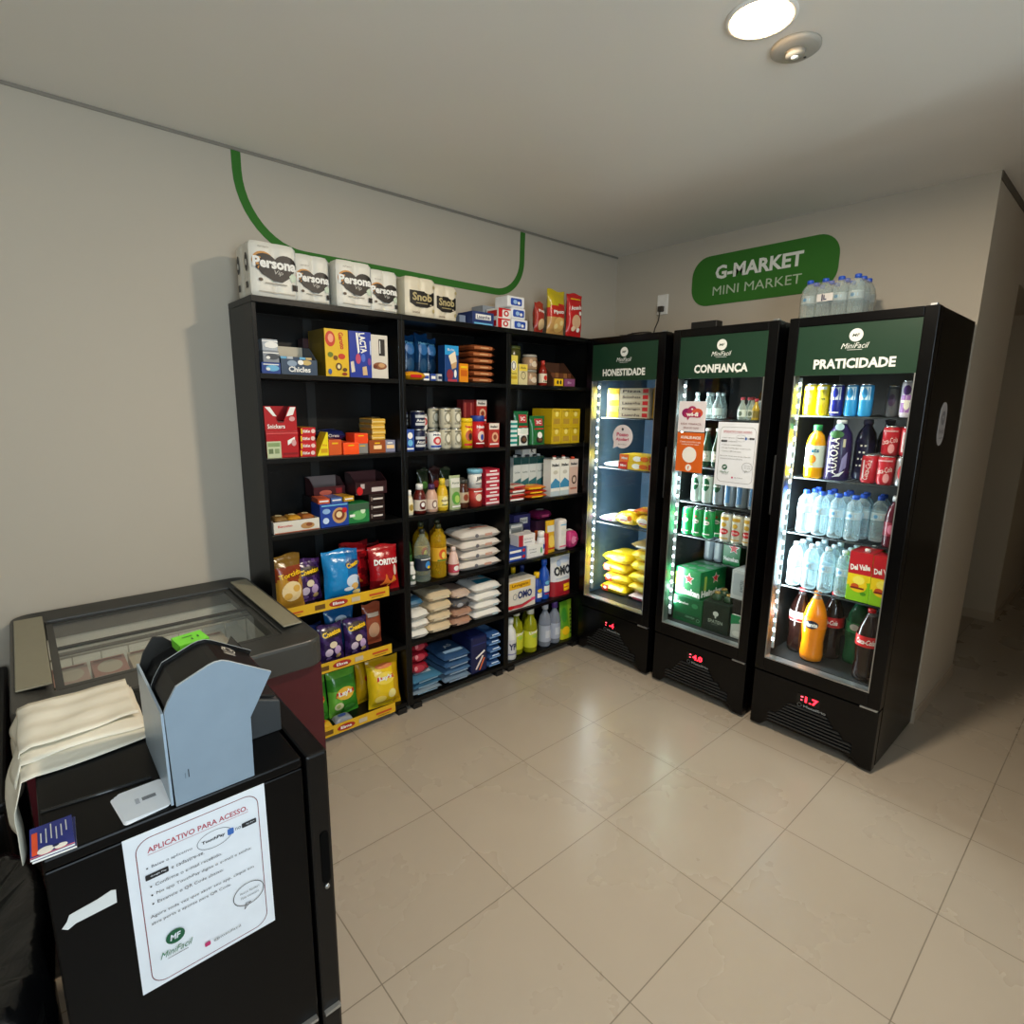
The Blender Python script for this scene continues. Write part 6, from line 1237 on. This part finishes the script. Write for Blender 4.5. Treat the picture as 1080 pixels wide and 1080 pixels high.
HA = [('e', 0, .085, .018, .012, W_), ('t', 0, .085, .009, 'Heineken', DGRN, {'w': .03, 'b': .02}), ('p', star(0, .112, .010), RED), ('r', -.022, .022, .02, .026, W_)]
for k, (lx, ly) in enumerate(((-.195, .135), (-.130, .135), (-.065, .135), (-.175, .205), (-.11, .205), (-.045, .205))):
    drinkcan(.031, .155, HGR, HA, 'green beer can, '+('front, first from the light strip', 'front, second from the light strip', 'front, third, closest to the white and gold cans', 'rear, first from the light strip', 'rear, second from the light strip', 'rear, third from the light strip')[k], 1, lx, ly, z, 'green beer cans')
WGC = M('#d8d8cc', .28, .2)
WA = [('r', -.024, .024, .118, .136, M('#c8a03a', .28)), ('e', 0, .058, .026, .016, M('#c01c24', .3)), ('t', 0, .058, .009, 'ITAIPAVA', W_, {'w': .034, 'b': .02}), ('e', 0, .094, .014, .012, M('#c8a03a', .3)), ('r', -.026, .026, .018, .024, M('#c8a03a', .3))]
for k, (lx, ly) in enumerate(((.035, .135), (.098, .135), (.161, .135), (.04, .205), (.105, .205))):
    drinkcan(.0305, .155, WGC, WA, 'white and gold beer can with a red oval, '+('front, closest to the green cans', 'front, middle of three', 'front, at the frame end', 'rear, closest to the green cans', 'rear, second from the green cans')[k], 1, lx, ly, z, 'white and gold beer cans')
# lower compartment of the middle fridge: multipacks
z = .3745
HG2 = M('#13703a', .32)
single(carton(.180, .20, .148, M('#0f5a32', .35), [('t', -.03, .112, .014, 'Heineken', W_, {'w': .07, 'b': .02}), ('e', .045, .108, .02, .014, M('#3a8a5a', .35)), ('r', -.08, .08, .022, .05, M('#0c4426', .35)), ('t', .02, .036, .014, 'CERVEJA', M('#8ab89a', .35), {'w': .06}), ('o', ell(.07, .03, .009, .009, 12), .002, M('#8ab89a', .35))]), 'beer_carton', 'plain green beer carton under the carton with red stars', 'beer', FP(1, -.130, .19, z), R90, None, .002)
HF = [('p', star(.01, .105, .036), W_), ('p', star(.01, .105, .030), RED), ('t', .005, .030, .040, 'Heineken', W_, {'w': .165, 'b': .05}), ('r', -.086, -.062, .055, .13, M('#9ab04a', .35)), ('r', -.086, .086, .008, .012, M('#5aa06a', .35))]
HS = [('p', star(.02, .110, .034), W_), ('p', star(.02, .110, .028), RED), ('t', .0, .032, .040, 'Heineken', W_, {'w': .20, 'b': .05}), ('r', -.08, -.06, .05, .13, M('#9ab04a', .35))]
b = carton(.172, .23, .16, HG2, HF)
b.art(lambda u, zz, o: (.086+o, u, zz), HS)
b.art(top(.16), [('e', -.055+.055*(k % 3), -.075+.075*(k//3), .022, .022, M('#7a8a80', .3, .5)) for k in range(9)])
single(b, 'beer_carton', 'green beer carton with red stars and white lettering stacked on a plain green carton', 'beer', FP(1, -.135, .215, z+.1485), R90-.12, None, .002)
single(carton(.150, .20, .165, M('#14261d', .4), [('t', 0, .060, .020, 'SPATEN', M('#9aa89a', .4), {'w': .085, 'b': .02}), ('e', 0, .105, .016, .014, M('#c8d0c8', .4)), ('r', -.004, .004, .08, .092, M('#c8d0c8', .4)), ('r', -.02, .02, .042, .045, M('#5a6a5e', .4))]), 'beer_carton', 'nearly black green beer carton with a small emblem', 'beer', FP(1, .045, .185, z), R90, None, .002)
for k, (lx, ly) in enumerate(((.01, .15), (.08, .15), (.01, .225), (.08, .225))): multi('beer_bottle', 'gold topped small bottle standing on the nearly black carton, '+('front, by the starred carton', 'front, by the white pack', 'rear, by the starred carton', 'rear, by the white pack')[k], 'beer', FP(1, lx, ly, z+.1655), R90, bottle_parts([(.026, 0), (.028, .004), (.028, .02), (.02, .03), (.014, .036)], M('#2f4a34', .25), M('#b89a5a', .3, .4), .016, .034, .044), 'gold topped bottles on the dark carton')
single(carton(.085, .16, .13, M('#cfd8d8', .35), [('p', [(-.0425, .075), (.0425, .10), (.0425, .13), (-.0425, .13)], M('#1f8a5a', .35)), ('t', .01, .105, .016, 'S', W_, {'w': .014, 'b': .04}), ('e', 0, .03, .03, .016, M('#e8eeee', .35))]), 'beer_carton', 'white and green beer carton at the frame end under the white pack', 'beer', FP(1, .172, .17, z), R90, None, .006)
t_ = single(carton(.120, .15, .155, M('#c8d2d8', .35), [('p', rrect(-.05, .05, .02, .14, .012, 4), M('#b2c0ca', .35)), ('t', .0, .075, .024, 'AMSTEL', M('#3a4a5a', .4), {'w': .07, 'rot': pi/2}), ('r', .034, .036, .03, .13, M('#5a6a78', .4))]), 'beer_carton', 'white beer pack with dark upright lettering above the nearly black carton', 'beer', FP(1, .165, .185, z+.2105), R90, None, .008)
b = carton(.16, .16, .08, M('#1a1c1c', .4)); single(b, 'drinks_crate', 'dark crate carrying the white beer pack in the lower fridge compartment', 'crate', FP(1, .1505, .19, z+.1305), R90, None, .002)
bpy.data.objects['drinks_crate'].location = FP(1, .172, .18, z+.1302); bpy.data.objects['drinks_crate'].scale = (.55, 1, 1)
for k, (lx, ly) in enumerate(((-.20, .41), (-.137, .41), (-.20, .48), (-.137, .48))):
    drinkcan(.0305, .155, SVC, [('r', -.012, .012, .02, .13, M('#c8d0d4', .3))], 'silver can at the back of the lower compartment, '+('front', 'rear')[k//2]+' row, '+ORD[k % 2]+' from the light strip', 1, lx, ly, z+.3, 'silver cans at the back of the lower compartment')
b = carton(.30, .16, .299, M('#12241a', .4)); single(b, 'drinks_crate', 'dark green crate at the back carrying the silver cans', 'crate', FP(1, -.080, .455, z), R90, None, .003)

b = carton(.105, .14, .165, HG2, [('p', star(.012, .105, .036), W_), ('p', star(.012, .105, .030), RED), ('t', 0, .04, .026, 'Heineken', W_, {'w': .09, 'b': .04})])
single(b, 'beer_carton', 'small green beer carton with one big red star at the back of the lower compartment', 'beer', FP(1, -.045, .45, z+.2995), R90, None, .002)

# === fridge nearest the shelves: frozen goods
z = 1.505
LZ = M('#d8c42a', .38)
for k in range(5):
    b = carton(.30, .22, .034, M('#c4b49c', .38), [('r', -.15, -.06, .0, .034, (YEL, M('#c8d05a', .4), YEL, M('#e8c890', .4), YEL)[k]), ('t', .03, .017, .016, ('Lasanha', 'Frango', 'Lasanha', 'Bolonhesa', 'Pizza')[k], M('#4a3a3a', .4), {'w': .13, 'b': .02}), ('r', .11, .148, .006, .028, RED)])
    single(b, 'frozen_meal_box', ORD[k]+' flat frozen meal box from the bottom of the stack on the top shelf', 'frozen meal', FP(0, -.04, .215, z+.0345*k), R90, 'stacked frozen meal boxes', .001)
b = carton(.088, .05, .175, M('#e8b01c', .38), [('t', 0, .155, .016, 'Sadia', RED, {'w': .06, 'b': .03}), ('e', .004, .095, .030, .038, M('#c8641c', .4)), ('e', .0, .10, .016, .02, M('#f0d8a0', .4)), ('r', -.035, .035, .02, .04, W_), ('t', 0, .03, .014, '500g', RED, {'w': .03})])
single(b, 'frozen_meal_box', 'upright yellow frozen meal box with an orange picture on the top shelf', 'frozen meal', FP(0, .165, .16, z), R90, None, .001)
single(carton(.088, .05, .16, M('#d89a1c', .38)), 'frozen_meal_box', 'yellow frozen meal box standing behind the upright yellow one', 'frozen meal', FP(0, .165, .225, z), R90, None, .001)
z = 1.20
for k in range(2):
    b = carton(.25, .16, .044, M('#e8c02a', .38), [('r', -.125, -.06, .0, .044, (M('#c8281c', .4), ORG)[k]), ('e', .0, .022, .03, .016, W_), ('e', .05, .022, .03, .014, M('#d8641c', .4)), ('r', .085, .12, .006, .038, M('#c8281c', .4)), ('t', -.09, .022, .014, 'Mini', W_, {'w': .04, 'b': .03})])
    single(b, 'frozen_meal_box', ('lower', 'upper')[k]+' yellow and red flat box on the second shelf of the frozen food fridge', 'frozen meal', FP(0, .04+.006*k, .19, z+.0445*k), R90+.06, 'yellow and red flat boxes', .001)
single(lying(.122, .14, .03, FILM('#b8c8d8', .3), [('e', 0, 0, .03, .02, W_)], [], 200), 'frozen_bag', 'pale flat bag lying at the light strip side of the second shelf', 'frozen food', FP(0, -.162, .20, z), R90)
z = .85
YF = FILM('#e8c818', .3)
for k, (lx, c, w) in enumerate(((-.02, '#e8c818', .15), (.125, '#d8b010', .13))):
    single(lying(w, .18, .085, FILM(c, .3), [('e', 0, 0, .04, .04, W_)], [('e', -.01, .045, .035, .02, W_), ('r', -.03, .02, .03, .036, RED), ('e', .04, .05, .018, .016, M('#e0701c', .4))], 202+k), 'frozen_bag', ('yellow frozen bag with a white patch, in the middle of the third shelf', 'yellow frozen bag at the frame end of the third shelf')[k], 'frozen food', FP(0, lx, .20, z), R90, 'yellow bags on the third shelf')
single(lying(.12, .14, .03, FILM('#d86a1c', .3), [('r', -.03, .03, -.02, .02, YEL)], [('r', -.03, .03, .008, .02, YEL)], 206), 'frozen_bag', 'orange frozen bag lying on the yellow bags of the third shelf', 'frozen food', FP(0, .08, .20, z+.083), R90+.2)
single(lying(.12, .16, .04, FILM('#c8ccd8', .3), [('e', 0, 0, .03, .02, W_)], [('r', -.04, .04, .012, .024, M('#8a2a5a', .4))], 205), 'frozen_bag', 'silvery frozen bag at the light strip side of the third shelf', 'frozen food', FP(0, -.165, .20, z), R90)
z = .3745
for k in range(8):
    c_ = k % 2; r_ = k//2
    lx = (-.106, .104)[c_] + (.006 if r_ % 2 else -.004)
    m = FILM(('#f0d41c', '#e8c414', '#f4dc30')[k % 3], .3)
    fr = [('e', .02, .036, .05, .016, M('#f6e878', .35))]
    if k in (0, 2, 4): fr = [('r', -.085, -.035, .012, .054, M('#d8401c', .4)), ('e', -.06, .034, .014, .010, W_), ('r', .0, .06, .028, .034, M('#d8a010', .4))]
    elif k == 5: fr.append(('r', .03, .07, .022, .044, M('#d8501c', .4)))
    single(lying(.196, .22, .066, m, [('e', -.03, -.05, .04, .02, M('#f4e68a', .4)), ('r', -.06, .05, -.09, -.075, M('#d8a010', .4))], fr, 210+k, puff=.3), 'frozen_snack_bag', 'yellow frozen bag in the heap, '+('lowest', 'second', 'third', 'topmost')[r_]+' layer, '+('light strip side', 'door frame side')[c_], 'frozen food', FP(0, lx, .25+.008*(k % 3), z+.0695*r_+(.0505 if c_ else .0)), R90+.02*((k % 3)-1), 'yellow frozen bags in the heap')
single(lying(.19, .22, .047, FILM('#d0b8b4', .35), [('e', 0, 0, .04, .03, PNK)], [('r', -.06, .06, .014, .028, M('#a84a5a', .4)), ('e', .03, .026, .02, .012, W_)], 230, puff=.45), 'frozen_snack_bag', 'pink and white frozen bag at the bottom, under the yellow bags by the frame', 'frozen food', FP(0, .106, .258, z), R90)
single(lying(.20, .20, .045, FILM('#a08a5a', .35), [('e', 0, 0, .05, .03, M('#c8b8a0', .4))], [('r', -.06, .06, .012, .024, W_)], 231, puff=.45), 'frozen_snack_bag', 'brownish frozen bag lying on top of the yellow heap', 'frozen food', FP(0, .10, .26, z+.333), R90+.05)

# ------------------------------------------------------------------ papers on the fridge glass
GXO = FX+.0112
o = notice(.210, .315, 1, False)
tag(o.build('paper_notice', None, (GXO-.0002, -1.2965, 1.347), R90), 'white printed app notice taped on the glass of the middle fridge', 'notice', 'app access notices')
b = MB(); b.box(-.079, .079, 0, .0008, -.078, .078, M('#e2dcdf', .45))
VI = M('#a82a5a', .45)
b.art(flat(0), [('e', -.03, .018, .030, .024, M('#8a1c5a', .45)), ('e', .0, .028, .028, .026, VI), ('e', .030, .018, .032, .024, M('#d0583a', .45)), ('r', -.045, .05, -.004, .02, VI), ('p', [(-.03, -.002), (-.01, -.002), (-.024, -.02)], VI), ('t', .002, .012, .022, 'wi-fi', W_, {'w': .07, 'b': .05}), ('e', .0, .038, .006, .004, W_),
                ('t', 0, -.038, .010, 'REDE: MINIFACIL', MAR, {'w': .12}), ('t', 0, -.058, .010, 'SENHA NO CAIXA', MAR, {'w': .09})])
tag(b.build('wifi_notice', None, (GXO-.0002, -1.039, 1.526), R90), 'pale square notice with a purple cloud on the glass of the middle fridge', 'notice')
b = MB(); b.box(-.079, .079, 0, .0008, -.103, .103, M('#d8641e', .45))
b.art(flat(0), [('t', 0, .078, .016, 'AVALIE-NOS', W_, {'w': .12, 'b': .03}), ('t', 0, .056, .010, 'Conte como foi a sua', W_, {'w': .12}), ('t', 0, .042, .010, 'compra por aqui', W_, {'w': .10}), ('e', 0, -.012, .042, .042, W_), ('e', 0, -.080, .018, .018, W_), ('t', 0, -.080, .020, 'f', M('#d8641e', .45), {'w': .010, 'b': .04})])
tag(b.build('review_notice', None, (GXO-.0002, -1.040, 1.340), R90), 'orange notice with a white disc on the glass of the middle fridge', 'notice')
b = MB(); BUB = M('#e6dde0', .45)
b.prism(ell(0, 0, .072, .068, 32), 0, .0008, BUB); b.prism([(-.062, -.03), (-.03, -.058), (-.066, -.072)], .0001, .0007, BUB)
b.art(flat(0), [('t', 0, .012, .022, 'Posso', M('#c02a5a', .45), {'w': .085, 'b': .03}), ('t', 0, -.018, .022, 'Ajudar?', M('#c02a5a', .45), {'w': .095, 'b': .03}), ('t', 0, -.046, .008, '@minifacil', INK2, {'w': .06}), ('e', 0, .042, .008, .008, INK2)])
tag(b.build('help_sticker', None, (GXO-.0002, -.596, 1.400), R90), 'round pale speech bubble sticker with pink lettering on the fridge glass nearest the shelves', 'sticker')

# water multipack on top of the last fridge
t = thing('water_multipack', 'shrink wrapped pack of blue capped water bottles on top of the fridge at the end', 'water pack', (FX+.33, -1.565, 1.9625), R90)
pr = None
for r_ in range(3):
    for c_ in range(4):
        x, y = -.102+.068*c_, -.068+.068*r_
        if pr is None:
            P = waterproto(.205, CAPB); pr = P[0][1].build('bottle', t); pr.location = (x, y, 0)
            P[1][1].build('label', pr); P[2][1].build('cap', pr)
        else:
            c = pr.copy(); COL.objects.link(c); c.location = (x, y, 0); c.parent = t
            for g in pr.children: e = g.copy(); COL.objects.link(e); e.parent = c
b = MB(); WRP = CLEAR('#f6f6f2', .10, '#e8e4da', .12, .5)
def wr(u, v):
    a = 2*pi*u; ex = abs(cos(a))**.35*(1 if cos(a) > 0 else -1); ey = abs(sin(a))**.35*(1 if sin(a) > 0 else -1)
    q = 1-.16*max(0, v-.75)/.25
    k = 1+.012*sin(24*a+8*v)
    return (.141*ex*q*k, .106*ey*q*k, .002+.186*v)
b.grid(wr, 64, 10, WRP)
b.art(flat(-.1085), [('r', -.05, .02, .098, .132, M('#e0dcd8', .4)), ('t', -.015, .115, .022, 'L', NAVY, {'w': .014, 'b': .05}), ('r', -.03, -.024, .10, .13, NAVY)])
b.build('shrink_wrap', t)

# ------------------------------------------------------------------ light
w = bpy.data.worlds.new('sky'); SC.world = w; w.use_nodes = True
bg = w.node_tree.nodes['Background']; bg.inputs[0].default_value = (.62, .78, 1, 1); bg.inputs[1].default_value = .6
def area(name, loc, tgt, sx, sy, e, col, shape='RECTANGLE', spread=pi):
    l = bpy.data.lights.new(name, 'AREA'); l.shape = shape; l.size = sx; l.size_y = sy; l.energy = e; l.color = col; l.spread = spread
    o = bpy.data.objects.new(name, l); COL.objects.link(o); o.location = loc
    o.rotation_euler = (Vector(tgt)-Vector(loc)).to_track_quat('-Z', 'Y').to_euler()
    return o
area('downlight_beam', (-1.67, -1.80, H-.02), (-1.67, -1.80, 0), .14, .14, 37, (1, .86, .67), 'DISK')
area('window_daylight', (-3.2, -4.13, 1.68), (-3.1, 0, 2.2), 1.4, 1.25, 62, (.76, .88, 1))

# ------------------------------------------------------------------ camera
cam = bpy.data.cameras.new('camera'); co = bpy.data.objects.new('camera', cam); COL.objects.link(co)
yaw, pitch, roll = .840406537, -.193830527, .0145851873
Fv = Vector((cos(pitch)*cos(yaw), cos(pitch)*sin(yaw), sin(pitch))); Rv = Vector((sin(yaw), -cos(yaw), 0)); Uv = Rv.cross(Fv)
R2 = cos(roll)*Rv + sin(roll)*Uv; U2 = -sin(roll)*Rv + cos(roll)*Uv
mw = Matrix((R2, U2, -Fv)).transposed().to_4x4(); mw.translation = (-3.25787175, -2.65101844, 1.57841347)
co.matrix_world = mw
cam.sensor_fit = 'HORIZONTAL'; cam.sensor_width = 36; cam.lens = 36*591.9627/1080
cam.shift_x = -7.38/1080; cam.shift_y = 2.08/1080
cam.clip_start = .05
SC.camera = co
SC.view_settings.view_transform = 'Standard'; SC.view_settings.look = 'None'; SC.view_settings.gamma = 1; SC.view_settings.exposure = 0
SC.view_settings.use_curve_mapping = False
SC.cycles.transparent_max_bounces = 32; SC.cycles.max_bounces = 10; SC.cycles.use_denoising = True
